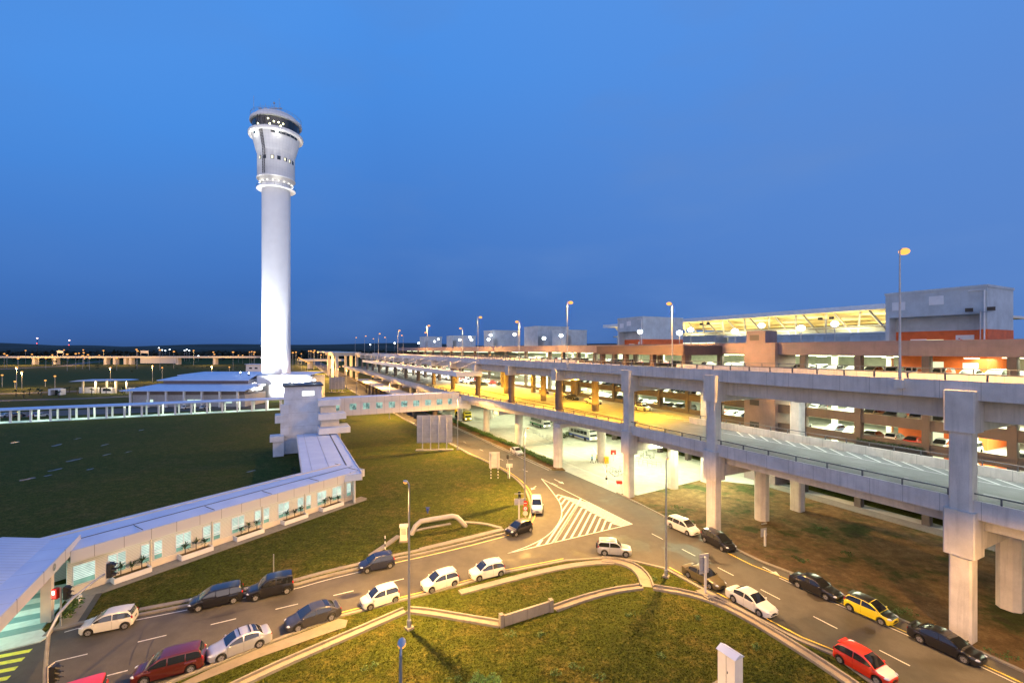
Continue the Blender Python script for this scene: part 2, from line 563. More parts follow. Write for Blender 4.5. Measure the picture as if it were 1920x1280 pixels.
def tag(o, label=None, cat=None, group=None, kind=None):
    if label: o['label'] = label
    if cat: o['category'] = cat
    if group: o['group'] = group
    if kind: o['kind'] = kind
    return o
def thing(name, label, cat, loc=(0, 0, 0), rz=0.0, group=None):
    o = bpy.data.objects.new(name, None)
    o.empty_display_size = .3
    COL.objects.link(o)
    o.location = loc; o.rotation_euler = (0, 0, rz)
    return tag(o, label, cat, group)
def link_mesh(name, me, parent=None, loc=(0, 0, 0), rz=0.0, mats=None):
    o = bpy.data.objects.new(name, me)
    COL.objects.link(o)
    o.parent = parent; o.location = loc; o.rotation_euler = (0, 0, rz)
    if mats:
        for i, m in mats.items():
            o.material_slots[i].link = 'OBJECT'; o.material_slots[i].material = m
    return o
def structure(name, mb, **k):
    o = mb.build(name, **k)
    o['kind'] = 'structure'
    return o
def lamp_light(kind, name, loc, power, col, parent=None, size=.2, spot=None, aim=None, blend=.6):
    l = bpy.data.lights.new(name, kind)
    l.energy = power; l.color = col
    if kind == 'AREA':
        l.size = size
    else:
        l.shadow_soft_size = size
    if spot:
        l.spot_size = R(spot); l.spot_blend = blend
    o = bpy.data.objects.new(name, l)
    COL.objects.link(o)
    o.location = loc
    if aim is not None:
        o.rotation_euler = Vector(aim).to_track_quat('-Z', 'Y').to_euler()
    if parent is not None:
        o.parent = parent
    return o

# ------------------------------------------------------------------ ground, roads, markings
gm = MB().mat(MATS['grass'])
gm.add([(-6000, -300, 0), (6000, -300, 0), (6000, 9000, 0), (-6000, 9000, 0)], [(0, 1, 2, 3)])
structure('ground', gm)

far_a = g2([(-300, 1300), (0, 1222), (75, 1204), (91, 1193), (101, 1183), (122, 1179), (150, 1171), (252, 1157), (365, 1135), (475, 1112), (546, 1101), (608, 1083),
            (671, 1068), (742, 1050), (795, 1039), (872, 1021), (945, 1002)])
inner_curve = g2([(945, 1002), (975, 992), (992, 979), (1000, 960), (995, 935), (986, 915), (972, 900), (950, 884), (920, 868), (880, 851)])
left_c = g2([(880, 851), (780, 797), (737, 774), (667, 737), (620, 708), (592, 686), (568, 668)])
right_c = g2([(578, 668), (610, 684), (660, 710), (702, 737), (773, 762), (845, 797), (945, 842), (990, 862), (1032, 881), (1060, 883), (1155, 924)])
right_b = g2([(1155, 924), (1207, 950), (1250, 972), (1380, 1031), (1425, 1053), (1482, 1075), (1590, 1122), (1710, 1173), (1840, 1226), (1907, 1256), (2100, 1345)])
near_b = g2([(1800, 1395), (1635, 1277), (1565, 1226), (1497, 1198), (1429, 1162), (1361, 1126), (1279, 1082), (1248, 1065), (1180, 1049), (1136, 1045), (1060, 1050)])
near_a = g2([(1060, 1050), (947, 1072), (860, 1096), (760, 1122), (635, 1154), (567, 1179), (492, 1208), (400, 1245), (310, 1281), (200, 1330), (-300, 1560)])
far_a_s = smooth_path(far_a[9:], 1)
road_poly = far_a[:9] + far_a_s + smooth_path(inner_curve, 2)[1:] + left_c[1:] + right_c + right_b[1:] + near_b + near_a[1:]
structure('road', MB().mat(MATS['asphalt']).sheet(road_poly, .012))

# paved yard under the elevated roads
plaza = [G(1060, 883)[:2], G(1155, 924)[:2], G(1196, 928)[:2], G(1320, 898)[:2], W(8, 27)[:2], W(-70, 27)[:2], W(-70, 30)[:2], W(330, 30)[:2], W(330, 2)[:2]] + \
        g2([(720, 737), (785, 762), (850, 790), (950, 832), (1045, 874)])
structure('yard_paving', MB().mat(M_PLAZA).sheet(plaza, .008))
# bare soil under the near spans
dirt = [G(1155, 924)[:2], G(1196, 928)[:2], G(1320, 898)[:2], W(8, 27)[:2], W(-70, 24)[:2], W(-75, -8)[:2]] + right_b[::-1][:-1]
structure('bare_soil', MB().mat(MATS['dirt']).sheet(dirt, .004))
# footpath at the foot of the parking building
fp = MB().mat(M_KERB)
fp.sn(-80, 10, 25.2, 27.6, 0, .12)
structure('footpath', fp)
# planted median beside the road
med = g2([(610, 683), (660, 709), (702, 736), (773, 761), (845, 796), (945, 841), (990, 861), (1032, 880), (1060, 882), (1046, 871), (950, 828), (850, 786), (785, 759), (720, 735)])
structure('planting_bed', MB().mat(MATS['dirt']).prism(med, 0, .12))

# kerbs
kb = MB().mat(M_KERB)
kb.ribbon(far_a[3:9] + far_a_s, .38, 0, .15, .22)
kb.ribbon(smooth_path(inner_curve, 2), .32, 0, .13, .2)
kb.ribbon(left_c, .3, 0, .13, .2)
kb.ribbon(right_c[:-2], .34, 0, .15, .2)
kb.ribbon([p for p in right_b], .30, 0, .14, .17)
kb.ribbon(near_b, .30, 0, .13, .17)
kb.ribbon(near_a, .30, 0, .13, .17)
structure('kerb', kb)
# gutter strip on the far side of the left road (a second concrete band behind the kerb)
gt = MB().mat(M_KERB)
gp = resample(far_a[7:9] + far_a_s, 3)
gt.ribbon(gp, .55, 0, .10, 1.25)
structure('concrete_edge_strip', gt)

mk = MB().mat(MATS['white_marking'])
ZM = .020
mk.ribbon(resample(far_a[5:9] + far_a_s, 2), .13, ZM, 0, -.55)
def dashes(mb, start, step, n, dl, w=.13):
    for i in range(n):
        p = (start[0] + step[0] * i, start[1] + step[1] * i)
        l = math.hypot(*step)
        q = (p[0] + step[0] / l * dl, p[1] + step[1] / l * dl)
        mb.ribbon([p, q], w, ZM)
da, db = G(103, 1240)[:2], G(625, 1116)[:2]
sa = ((db[0] - da[0]) / 4, (db[1] - da[1]) / 4)
dashes(mk, (da[0] - 2 * sa[0], da[1] - 2 * sa[1]), sa, 9, 1.9)
dashes(mk, G(197, 1267)[:2], (sa[0] * 1.02, sa[1] * .98), 1, 1.3)
dc, de = G(1222, 1000)[:2], G(1525, 1155)[:2]
sb = ((de[0] - dc[0]) / 4, (de[1] - dc[1]) / 4)
dashes(mk, dc, sb, 8, 2.0)
c0, c1 = G(775, 812)[:2], G(968, 905)[:2]
mk2 = [G(842, 815)[:2], G(870, 829)[:2], G(900, 843)[:2], G(936, 859)[:2]]
stepc = ((mk2[-1][0] - mk2[0][0]) / 3, (mk2[-1][1] - mk2[0][1]) / 3)
dashes(mk, (mk2[0][0] - 6 * stepc[0], mk2[0][1] - 6 * stepc[1]), stepc, 12, 2.0)
mk.ribbon(resample(right_c[2:-2], 3), .12, ZM, 0, -.35)
mk.ribbon(resample(left_c, 3), .12, ZM, 0, -.4)
mk.ribbon(resample(right_b[5:], 3), .12, ZM, 0, -1.95)
# edge line of the right road, lower side of the island
mk.ribbon(resample(g2([(1635, 1262), (1690, 1300), (1760, 1350)]), 3), .12, ZM)
# island outline and chevrons
isl = g2([(1015, 897), (1185, 982), (952, 1037), (990, 1024), (1018, 1010), (1037, 995), (1049, 978), (1054, 965), (1052, 945), (1042, 930), (1028, 912)])
mk.ribbon([isl[0], isl[1], isl[2]], .16, ZM)
mk.ribbon(smooth_path(isl[2:] + [isl[0]], 2), .16, ZM)
def inside(p, poly):
    r = False
    for i in range(len(poly)):
        a, b = poly[i], poly[i - 1]
        if (a[1] > p[1]) != (b[1] > p[1]) and p[0] < (b[0] - a[0]) * (p[1] - a[1]) / (b[1] - a[1]) + a[0]:
            r = not r
    return r
def ray_in(p, d, poly):
    t = 0.0
    while inside((p[0] + d[0] * (t + .1), p[1] + d[1] * (t + .1)), poly) and t < 40:
        t += .1
    return (p[0] + d[0] * t, p[1] + d[1] * t), t
def unit(a, b):
    l = math.hypot(b[0] - a[0], b[1] - a[1])
    return ((b[0] - a[0]) / l, (b[1] - a[1]) / l)
ap0, ap1 = G(1046, 927)[:2], G(1146, 980)[:2]
dl1 = unit(G(1080, 943)[:2], G(1031, 1018)[:2])
dr1 = unit(G(1081, 942)[:2], G(1135, 957)[:2])
for i in range(13):
    t = i / 12
    p = (ap0[0] + (ap1[0] - ap0[0]) * t, ap0[1] + (ap1[1] - ap0[1]) * t)
    for d in (dl1, dr1):
        e, l = ray_in(p, d, isl)
        if l > .5:
            mk.ribbon([p, e], .27, ZM + (.002 if d is dr1 else 0))
for t in (.25, .5, .78):
    p = (isl[2][0] + (isl[1][0] - isl[2][0]) * t * .42, isl[2][1] + (isl[1][1] - isl[2][1]) * t * .42)
    e, l = ray_in((p[0] - dl1[0] * .3, p[1] - dl1[1] * .3), (-dl1[0], -dl1[1]), isl)
    if l > .5:
        mk.ribbon([p, e], .34, ZM)
# arrows on the approach
def arrow(mb, p, q):
    d = unit(p, q); n = (-d[1], d[0])
    l = math.hypot(q[0] - p[0], q[1] - p[1])
    mb.ribbon([p, (p[0] + d[0] * l * .6, p[1] + d[1] * l * .6)], .16, ZM)
    b = (p[0] + d[0] * l * .6, p[1] + d[1] * l * .6)
    mb.add([(b[0] + n[0] * .45, b[1] + n[1] * .45, ZM), (b[0] - n[0] * .45, b[1] - n[1] * .45, ZM), (q[0], q[1], ZM)], [(0, 1, 2)])
arrow(mk, G(1039, 898)[:2], G(1058, 907)[:2])
arrow(mk, G(1005, 911)[:2], G(996, 918)[:2])
arrow(mk, G(1430, 1062)[:2], G(1462, 1079)[:2])
# bay lines in the yard
mk.ribbon(g2([(1112, 838), (1135, 880), (1140, 908)]), .14, ZM)
mk.ribbon([W(22, 3)[:2], W(60, 3)[:2]], .14, ZM)
mk.ribbon([W(28, 9)[:2], W(75, 9)[:2]], .14, ZM)
structure('road_markings', mk)
my = MB().mat(MATS['yellow_marking'])
my.ribbon(smooth_path(inner_curve, 2), .14, ZM, 0, -.45)
my.ribbon(resample(far_a_s[-9:], 3), .12, ZM + .002, 0, -.50)
my.ribbon(resample(near_b[:8], 3), .13, ZM, 0, -.55)
my.ribbon(resample(near_a[:6], 3), .13, ZM, 0, -.45)
my.ribbon(resample(right_b[3:], 3), .13, ZM, 0, -1.5)
structure('yellow_road_line', my)
# tar seams and patched strips in the asphalt
ts = MB().mat(flat_mat('tar', (.030, .027, .025), .5, 0, .3, 4))
def wob(pts, a=.05):
    r_ = random.Random(len(pts)); return [(x + r_.uniform(-a, a), y + r_.uniform(-a, a)) for x, y in resample(pts, 1.5)]
ts.ribbon(wob(g2([(330, 1172), (400, 1157), (577, 1116), (660, 1083), (760, 1058), (860, 1036)])), .10, .017)
ts.ribbon(wob(g2([(240, 1247), (268, 1181)])), .06, .017); ts.ribbon(wob(g2([(272, 1238), (297, 1174)])), .06, .017)
ts.ribbon(wob(g2([(1200, 1010), (1330, 1075), (1470, 1150), (1600, 1215)])), .08, .017)
structure('road_seam', ts)
st_ = MB().mat(flat_mat('damp_asphalt', (.034, .030, .026), .45, 0, .35, 1.5))
rs_ = random.Random(17)
for px, py, w, h in ((1530, 1118, 22, 9), (1478, 1176, 26, 13), (1630, 1182, 14, 6), (1300, 1038, 60, 14), (640, 1064, 24, 4), (1090, 1040, 30, 5), (655, 1117, 22, 5), (1180, 1018, 46, 13)):
    pts = []
    for q in range(22):
        a = 2 * math.pi * q / 22; k = rs_.uniform(.62, 1.12)
        pts.append(G(px + w * k * math.cos(a), py + h * k * math.sin(a) + w * .3 * k * math.cos(a) * (1 if px > 1000 else -.6))[:2])
    pts = [p for p in pts if inside(p, road_poly)] if False else pts
    st_.sheet(pts, .0135 + .0006 * (px % 7))
structure('road_stains', st_)
# zebra crossing at the lower left
zb = MB().mat(MATS['zebra_yellow'])
zd = unit(G(0, 1218)[:2], G(75, 1204)[:2])
for k, (px, py) in enumerate([(58, 1219), (44, 1235), (31, 1252), (17, 1270), (2, 1290), (-14, 1312)]):
    e = G(px, py)[:2]
    zb.ribbon([(e[0] - zd[0] * 5.5, e[1] - zd[1] * 5.5), e], .5, ZM)
structure('zebra_crossing_marking', zb)
# ------------------------------------------------------------------ cars
def lerp_pts(pts, x):
    if x <= pts[0][0]: return pts[0][1]
    for (a, u), (b, v) in zip(pts, pts[1:]):
        if x <= b:
            return u + (v - u) * (x - a) / (b - a)
    return pts[-1][1]
CAR_KINDS = {
    # L, W, H, wheel radius, front overhang, wheelbase, belt, ground clearance,
    # glasshouse: rear base, roof rear, roof front, windscreen base (fractions of L from the middle, + is forward)
    'hatch':    dict(L=3.70, W=1.66, H=1.52, r=.30, fo=.72, wb=2.44, belt=.93, gc=.19, gh=(-.487, -.375, .045, .275), hood=.86, nose=.70, tail=.90),
    'mini':     dict(L=3.45, W=1.50, H=1.52, r=.28, fo=.66, wb=2.36, belt=.93, gc=.18, gh=(-.487, -.42, .06, .28), hood=.86, nose=.70, tail=.90),
    'sedan':    dict(L=4.45, W=1.72, H=1.45, r=.31, fo=.88, wb=2.62, belt=.93, gc=.18, gh=(-.375, -.20, .055, .235), hood=.83, nose=.62, tail=.96),
    'coupe':    dict(L=4.50, W=1.75, H=1.42, r=.32, fo=.88, wb=2.70, belt=.92, gc=.17, gh=(-.42, -.19, .05, .27), hood=.80, nose=.60, tail=.98),
    'mpv':      dict(L=4.40, W=1.70, H=1.60, r=.31, fo=.85, wb=2.75, belt=.96, gc=.19, gh=(-.485, -.42, .10, .315), hood=.88, nose=.68, tail=.92),
    'van':      dict(L=4.10, W=1.70, H=1.80, r=.31, fo=.80, wb=2.68, belt=1.06, gc=.20, gh=(-.488, -.46, .07, .26), hood=.98, nose=.76, tail=1.0),
    'suv':      dict(L=3.90, W=1.62, H=1.66, r=.35, fo=.68, wb=2.42, belt=1.02, gc=.24, gh=(-.485, -.44, .06, .215), hood=.96, nose=.80, tail=1.0),
    'pickup':   dict(L=5.10, W=1.80, H=1.78, r=.38, fo=.85, wb=3.05, belt=1.10, gc=.30, gh=(-.155, -.12, .10, .245), hood=1.06, nose=.86, tail=1.08),
}
_CAR = {}
def car_parts(kind):
    if kind in _CAR:
        return _CAR[kind]
    k = CAR_KINDS[kind]
    L, Wd, Hh, r, belt, gc = k['L'], k['W'], k['H'], k['r'], k['belt'], k['gc']
    xf, xr = L / 2, -L / 2
    xa = xf - k['fo']; xb = xa - k['wb']
    g0, g1, g2_, g3 = (f * L for f in k['gh'])
    R_ = r + .065
    boxy = kind in ('van', 'suv', 'pickup')
    top = [(xr, k['tail'] - .22), (xr + .05, k['tail'] - .05), (xr + .18, k['tail'])]
    if g0 > xr + .4:
        top += [(g0 - .1, max(belt, k['tail']) - .01)]
    top += [(max(g0, xr + .25), belt), (g3 - .05, belt), (g3 + .10, belt - .02), (xf - .75, k['hood']), (xf - .35, k['hood'] - .05), (xf - .10, k['nose'] + .02), (xf, k['nose'] - .12)]
    wid = [(xr, .84), (xr + .08, .93), (xr + .35, .985), (xr + .9, 1.0), (xf - 1.2, 1.0), (xf - .5, .96), (xf - .2, .88), (xf - .06, .76), (xf, .66)]
    xs = set([xr, xr + .03, xr + .08, xr + .18, xr + .3, xf - .55, xf - .35, xf - .2, xf - .1, xf - .04, xf, g0, g3, g3 + .1, 0.0, -.5, .5])
    for c in (xa, xb):
        for a in range(0, 181, 20):
            xs.add(c + R_ * math.cos(R(a)) * (.999 if a in (0, 180) else 1))
        xs.add(c + R_ + .004); xs.add(c - R_ - .004)
    xs = sorted(x for x in xs if xr <= x <= xf)
    xs = [x for i, x in enumerate(xs) if i == 0 or x - xs[i - 1] > .003]
    paint, roofp, hoodp = (flat_mat(n, (.5, .5, .5), .3) for n in ('paint_body_slot', 'paint_roof_slot', 'paint_hood_slot'))
    body = MB(); body.mat(paint); body.mat(roofp); body.mat(hoodp); body.mat(M_BLACK); body.mat(paint)
    rings = []
    for x in xs:
        w = Wd / 2 * lerp_pts(wid, x); zt = lerp_pts(top, x)
        zb = gc + (.10 if x > xf - .12 or x < xr + .1 else 0)
        arch = False
        for c in (xa, xb):
            if abs(x - c) <= R_:
                zb = max(zb, r + math.sqrt(max(0, R_ * R_ - (x - c) ** 2))); arch = True
        zt = max(zt, zb + .1)
        flare = 0.012 if arch else 0
        half = [(.80 * w, zb), (.985 * w + flare, zb + .012), (w + flare, zb + (zt - zb) * .34), (w, zb + (zt - zb) * .62), (.965 * w, zt - .055), (.90 * w, zt - .006), (.55 * w, zt + .018), (0, zt + .026)]
        ring = [(x, -y, z) for y, z in half] + [(x, y, z) for y, z in half[-2::-1]]
        rings.append(ring)
    m = len(rings[0])
    vs = [p for rg in rings for p in rg]
    fs, mi = [], []
    for i in range(len(rings) - 1):
        for j in range(m):
            j2 = (j + 1) % m
            fs.append((i * m + j, (i + 1) * m + j, (i + 1) * m + j2, i * m + j2))
            topf = 5 <= j <= 8
            mi.append(3 if j == m - 1 else (2 if topf and xs[i] > g3 - .02 and xs[i] < xf - .09 else 0))
    fs += [tuple(range(m)), tuple((len(rings) - 1) * m + j for j in range(m))[::-1]]; mi += [0, 0]
    body.add(vs, fs); body.mi = list(mi)
    # glasshouse
    tum = .16 if not boxy else .10
    def zr(x):
        return lerp_pts([(g0, belt - .03), (g0 + (g1 - g0) * .55, belt + (Hh - belt) * .68), (g1, Hh - .055), (g1 + .22, Hh - .012), ((g1 + g2_) / 2, Hh), (g2_ - .25, Hh - .014), (g2_, Hh - .06),
                         (g2_ + (g3 - g2_) * .5, belt + (Hh - belt) * .53), (g3, belt - .03)], x)
    def yw(z, x):
        base = Wd / 2 * lerp_pts(wid, x) * .955
        return base - tum * max(0, (z - belt)) / (Hh - belt) * 1.0
    gxs = sorted(set([g0, g0 + .06, g0 + (g1 - g0) * .3, g0 + (g1 - g0) * .55, g1, g1 + .1, g1 + .22, (g1 + g2_) / 2, g2_ - .25, g2_ - .1, g2_, g2_ + (g3 - g2_) * .25, g2_ + (g3 - g2_) * .5, g2_ + (g3 - g2_) * .75, g3]))
    rings = []
    for x in gxs:
        z = zr(x); zz = belt + (z - belt) * .86
        w1, w2 = yw(zz, x), yw(z, x)
        half = [(yw(belt, x), belt - .05), (yw(belt, x), belt - .01), (w1, max(belt - .005, zz)), (w1 * .93, max(belt, z - .012)), (w2 * .55, z + .012), (0, z + .02)]
        rings.append([(x, -y, zq) for y, zq in half] + [(x, y, zq) for y, zq in half[-2::-1]])
    m = len(rings[0])
    k0 = len(body.f)
    fs, mi2 = [], []
    for i in range(len(rings) - 1):
        for j in range(m - 1):
            fs.append((i * m + j, (i + 1) * m + j, (i + 1) * m + j + 1, i * m + j + 1))
            mi2.append(1 if 2 <= j <= m - 4 and gxs[i] >= g1 - .01 and gxs[i + 1] <= g2_ + .01 else 0)
    fs += [tuple(range(m)), tuple((len(rings) - 1) * m + j for j in range(m))[::-1]]; mi2 += [0, 0]
    body.add([p for rg in rings for p in rg], fs)
    body.mi = mi + mi2
    # black sill and bumper lip
    body.mat(M_BLACK)
    body.box((xf - .055, 0, gc + .13), (.10, Wd * .62, .10))
    body.box((xr + .04, 0, gc + .12), (.09, Wd * .66, .09))
    P = {'body': body.mesh('car_body', 38)}
    # windows
    def side_window(x0, x1, sgn):
        mb = MB().mat(M_GLASS)
        n = 7; vs = []
        for i in range(n):
            x = x0 + (x1 - x0) * i / (n - 1)
            zt = belt + (min(zr(x), Hh) - belt) * .80; zb_ = belt + .035
            zt = max(zt, zb_ + .012)
            for zq in (zb_, zt):
                vs.append((x, sgn * (yw(belt + (zq - belt) * 1.0, x) + .010), zq))
        fs = [((i * 2, i * 2 + 2, i * 2 + 3, i * 2 + 1) if sgn < 0 else (i * 2 + 1, i * 2 + 3, i * 2 + 2, i * 2)) for i in range(n - 1)]
        return mb.add(vs, fs).mesh('car_side_glass', True)
    inset_r = .10 if g1 - g0 < .5 else (g1 - g0) * .55
    wx0, wx1 = g0 + inset_r, g3 - .16
    if kind == 'pickup':
        wx0 = g0 + .12
    mid = wx0 + (wx1 - wx0) * .50
    wins = [(wx0, mid - .035), (mid + .035, wx1)]
    if kind == 'mpv':
        q = (wx1 - wx0) / 3
        wins = [(wx0, wx0 + q * .85), (wx0 + q * .92, wx0 + q * 1.85), (wx0 + q * 1.93, wx1)]
    P['side_window'] = [side_window(a, b, sg) for sg in (-1, 1) for a, b in wins]
    def cross_window(xa_, xb_, front):
        mb = MB().mat(M_GLASS)
        n, mm = 6, 5; vs = []
        for i in range(n):
            x = xa_ + (xb_ - xa_) * i / (n - 1)
            z = zr(x); dz = (zr(x + .01) - zr(x - .01)) / .02
            l = math.hypot(1, dz); nx_, nz_ = -dz / l, 1 / l
            w = yw(z, x) * .86
            for j in range(mm):
                y = -w + 2 * w * j / (mm - 1)
                crown = .016 * (1 - (abs(y) / w) ** 2) + .004
                vs.append((x + nx_ * (.012 + crown), y, z + nz_ * (.012 + crown)))
        fs = [(i * mm + j, (i + 1) * mm + j, (i + 1) * mm + j + 1, i * mm + j + 1) for i in range(n - 1) for j in range(mm - 1)]
        return mb.add(vs, fs).mesh('car_cross_glass', True)
    P['windscreen'] = cross_window(g2_ + .04, g3 - .06, True)
    P['rear_window'] = cross_window(g0 + (g1 - g0) * .12 + .02, g1 - .02, False)
    # wheels
    tw = .19
    ty = MB().mat(M_RUBBER)
    prof = [(r * .62, -tw / 2), (r * .93, -tw / 2), (r, -tw / 2 + .03), (r, tw / 2 - .03), (r * .93, tw / 2), (r * .62, tw / 2)]
    vs, fs, K = [], [], 20
    for q in range(K):
        t = 2 * math.pi * q / K
        for rr, yy in prof:
            vs.append((rr * math.cos(t), yy, rr * math.sin(t)))
    n = len(prof)
    for q in range(K):
        for j in range(n - 1):
            fs.append((q * n + j, q * n + j + 1, ((q + 1) % K) * n + j + 1, ((q + 1) % K) * n + j))
    P['tyre'] = ty.add(vs, fs).mesh('tyre', True)
    rim = MB().mat(M_RIM)
    for sgn in (-1, 1):
        y0 = sgn * (tw / 2 - .035)
        vs = [(0, y0 + sgn * .02, 0)] + [(r * .64 * math.cos(2 * math.pi * q / K), y0, r * .64 * math.sin(2 * math.pi * q / K)) for q in range(K)]
        rim.mat(M_BLACK); rim.add(vs, [(0, 1 + q, 1 + (q + 1) % K) for q in range(K)])
        rim.mat(M_RIM)
        for q in range(5):
            t = 2 * math.pi * q / 5 + .3
            a, b = .055, .085
            c, s = math.cos(t), math.sin(t)
            pr = [(.03, -a), (r * .65, -b), (r * .65, b), (.03, a)]
            rim.add([(u * c - v * s, y0 + sgn * .03, u * s + v * c) for u, v in pr], [(0, 1, 2, 3)])
        ring = []
        for q in range(K):
            t = 2 * math.pi * q / K
            ring += [(r * .57 * math.cos(t), y0 + sgn * .032, r * .57 * math.sin(t)), (r * .66 * math.cos(t), y0 + sgn * .036, r * .66 * math.sin(t))]
        rim.add(ring, [(2 * q, 2 * q + 1, 2 * ((q + 1) % K) + 1, 2 * ((q + 1) % K)) for q in range(K)])
    P['rim'] = rim.mesh('rim')
    P['wheel_at'] = [(x, sg * (Wd / 2 - tw / 2 + .005), r) for x in (xa, xb) for sg in (-1, 1)]
    hz = k['nose'] - .06 if not boxy else k['nose'] - .08
    for nm, sg in (('headlight', 1), ('headlight', -1)):
        P.setdefault('headlight', []).append(MB().mat(M_HEADL).ball((xf - .19, sg * Wd * .365, hz + .05), .17, 1.15, .72, .55, 10, 6, -sg * .45).mesh('headlight', True))
    for sg in (1, -1):
        if kind in ('sedan', 'coupe', 'pickup'):
            t_ = MB().mat(M_TAIL).ball((xr + .075, sg * Wd * .375, k['tail'] - .17), .16, .5, 1.0, .55, 10, 6)
        else:
            t_ = MB().mat(M_TAIL).ball((xr + .10, sg * Wd * .425, belt - .02), .14, .62, .34, 1.15, 10, 6)
        P.setdefault('tail_light', []).append(t_.mesh('tail_light', True))
    for sg in (1, -1):
        mbm = MB().mat(paint).ball((g3 - .22, sg * (Wd / 2 + .075), belt + .07), .10, .75, 1.05, .75, 8, 6)
        mbm.box((g3 - .2, sg * (Wd / 2 - .01), belt + .03), (.06, .1, .04))
        P.setdefault('mirror', []).append(mbm.mesh('mirror', True))
    P['grille'] = MB().mat(M_BLACK).box((xf - .035, 0, k['nose'] - .15), (.06, Wd * .40, .085)).box((xf - .03, 0, gc + .22), (.06, Wd * .52, .10)).mesh('grille')
    P['number_plate'] = MB().mat(M_PLATE).box((xf - .002, 0, gc + .31), (.02, .46, .11)).mesh('number_plate')
    P['rear_plate'] = MB().mat(M_PLATE).box((xr + .0, 0, belt - .22), (.03, .46, .11)).mesh('rear_plate')
    P['door_handle'] = [MB().mat(paint).box((a + .16, sg * (Wd / 2 * .985 + .005), belt - .10), (.17, .03, .03)).mesh('door_handle') for sg in (1, -1) for a, b in wins[-2:]]
    # door gaps as thin dark seams standing 2 mm proud
    sm = MB().mat(M_BLACK)
    for sg in (1, -1):
        for x in [wins[0][0] + .02 if kind in ('hatch', 'suv') else wins[0][0] - .05, mid, g3 - .14]:
            w = Wd / 2 * lerp_pts(wid, x)
            zt = lerp_pts(top, x); zb_ = gc + .02
            for c in (xa, xb):
                if abs(x - c) <= R_: zb_ = r + math.sqrt(R_ * R_ - (x - c) ** 2) + .03
            pts = [(w + .003, zb_ + (zt - zb_) * .05), (w + .003, zb_ + (zt - zb_) * .34), (w + .003, zb_ + (zt - zb_) * .62), (.965 * w + .003, zt - .055)]
            for (y0, z0), (y1, z1) in zip(pts, pts[1:]):
                sm.add([(x - .006, sg * y0, z0), (x + .006, sg * y0, z0), (x + .006, sg * y1, z1), (x - .006, sg * y1, z1)], [(0, 1, 2, 3)])
    P['door_seam'] = sm.mesh('door_seam')
    if kind in ('hatch', 'coupe'):
        sp = MB().mat(paint)
        if kind == 'hatch':
            sp.box((g1 - .13, 0, Hh - .045), (.22, Wd * .62, .035))
        else:
            sp.box((xr + .16, 0, k['tail'] + .10), (.18, Wd * .74, .03)).box((xr + .16, .4, k['tail'] + .04), (.1, .04, .11)).box((xr + .16, -.4, k['tail'] + .04), (.1, .04, .11))
        P['spoiler'] = sp.mesh('spoiler')
    if kind == 'suv':
        P['spare_wheel'] = MB().mat(M_STEELD).lathe([(.0, -.09), (.28, -.09), (.32, -.05), (.32, .05), (.28, .09), (.0, .09)], (0, 0, 0), 18).mesh('spare_wheel', True)
        rr = MB().mat(M_STEELD)
        for sg in (1, -1):
            rr.tube([(g1 + .1, sg * .56, Hh + .02), (g1 + .2, sg * .56, Hh + .07), (g2_ - .2, sg * .56, Hh + .07), (g2_ - .1, sg * .56, Hh + .01)], .02, 6)
        P['roof_rail'] = rr.mesh('roof_rail')
    P['geom'] = dict(k, xf=xf, xr=xr, g=(g0, g1, g2_, g3))
    _CAR[kind] = P
    return P
def car(kind, loc, heading, paint, label, cat='car', roof=None, hood=None, rim=None, group=None, bars=False, name='parked_car', spoiler=True, sunroof=False):
    P = car_parts(kind)
    root = thing(name, label, cat, loc, heading, group)
    link_mesh('body', P['body'], root, mats={0: paint, 1: roof or paint, 2: hood or paint})
    for me in P['side_window']:
        link_mesh('side_window', me, root)
    link_mesh('windscreen', P['windscreen'], root); link_mesh('rear_window', P['rear_window'], root)
    for (x, y, z) in P['wheel_at']:
        w = link_mesh('wheel', P['tyre'], root, (x, y, z))
        link_mesh('rim', P['rim'], w, mats={1: rim} if rim else None) if False else link_mesh('rim', P['rim'], w)
    for me in P['headlight']: link_mesh('headlight', me, root)
    for me in P['tail_light']: link_mesh('tail_light', me, root)
    for me in P['mirror']: link_mesh('mirror', me, root, mats={0: paint})
    link_mesh('grille', P['grille'], root); link_mesh('number_plate', P['number_plate'], root); link_mesh('number_plate', P['rear_plate'], root)
    [link_mesh('door_handle', me, root, mats={0: paint}) for me in P['door_handle']]; link_mesh('door_seam', P['door_seam'], root)
    if 'spoiler' in P and spoiler:
        link_mesh('spoiler', P['spoiler'], root, mats={0: roof or paint})
    if 'spare_wheel' in P:
        g = P['geom']
        sw = link_mesh('spare_wheel', P['spare_wheel'], root, (g['xr'] - .07, .1, .86)); sw.rotation_euler = (0, R(90), 0)
        link_mesh('roof_rail', P['roof_rail'], root)
    g = P['geom']
    if bars:
        mb = MB().mat(M_BLACK)
        for x in (g['g'][1] + .2, g['g'][2] - .2):
            mb.box((x, 0, g['H'] + .06), (.07, 1.25, .04)).box((x, .55, g['H'] + .02), (.06, .05, .09)).box((x, -.55, g['H'] + .02), (.06, .05, .09))
        link_mesh('roof_bar', mb.mesh('roof_bar'), root)
    return root
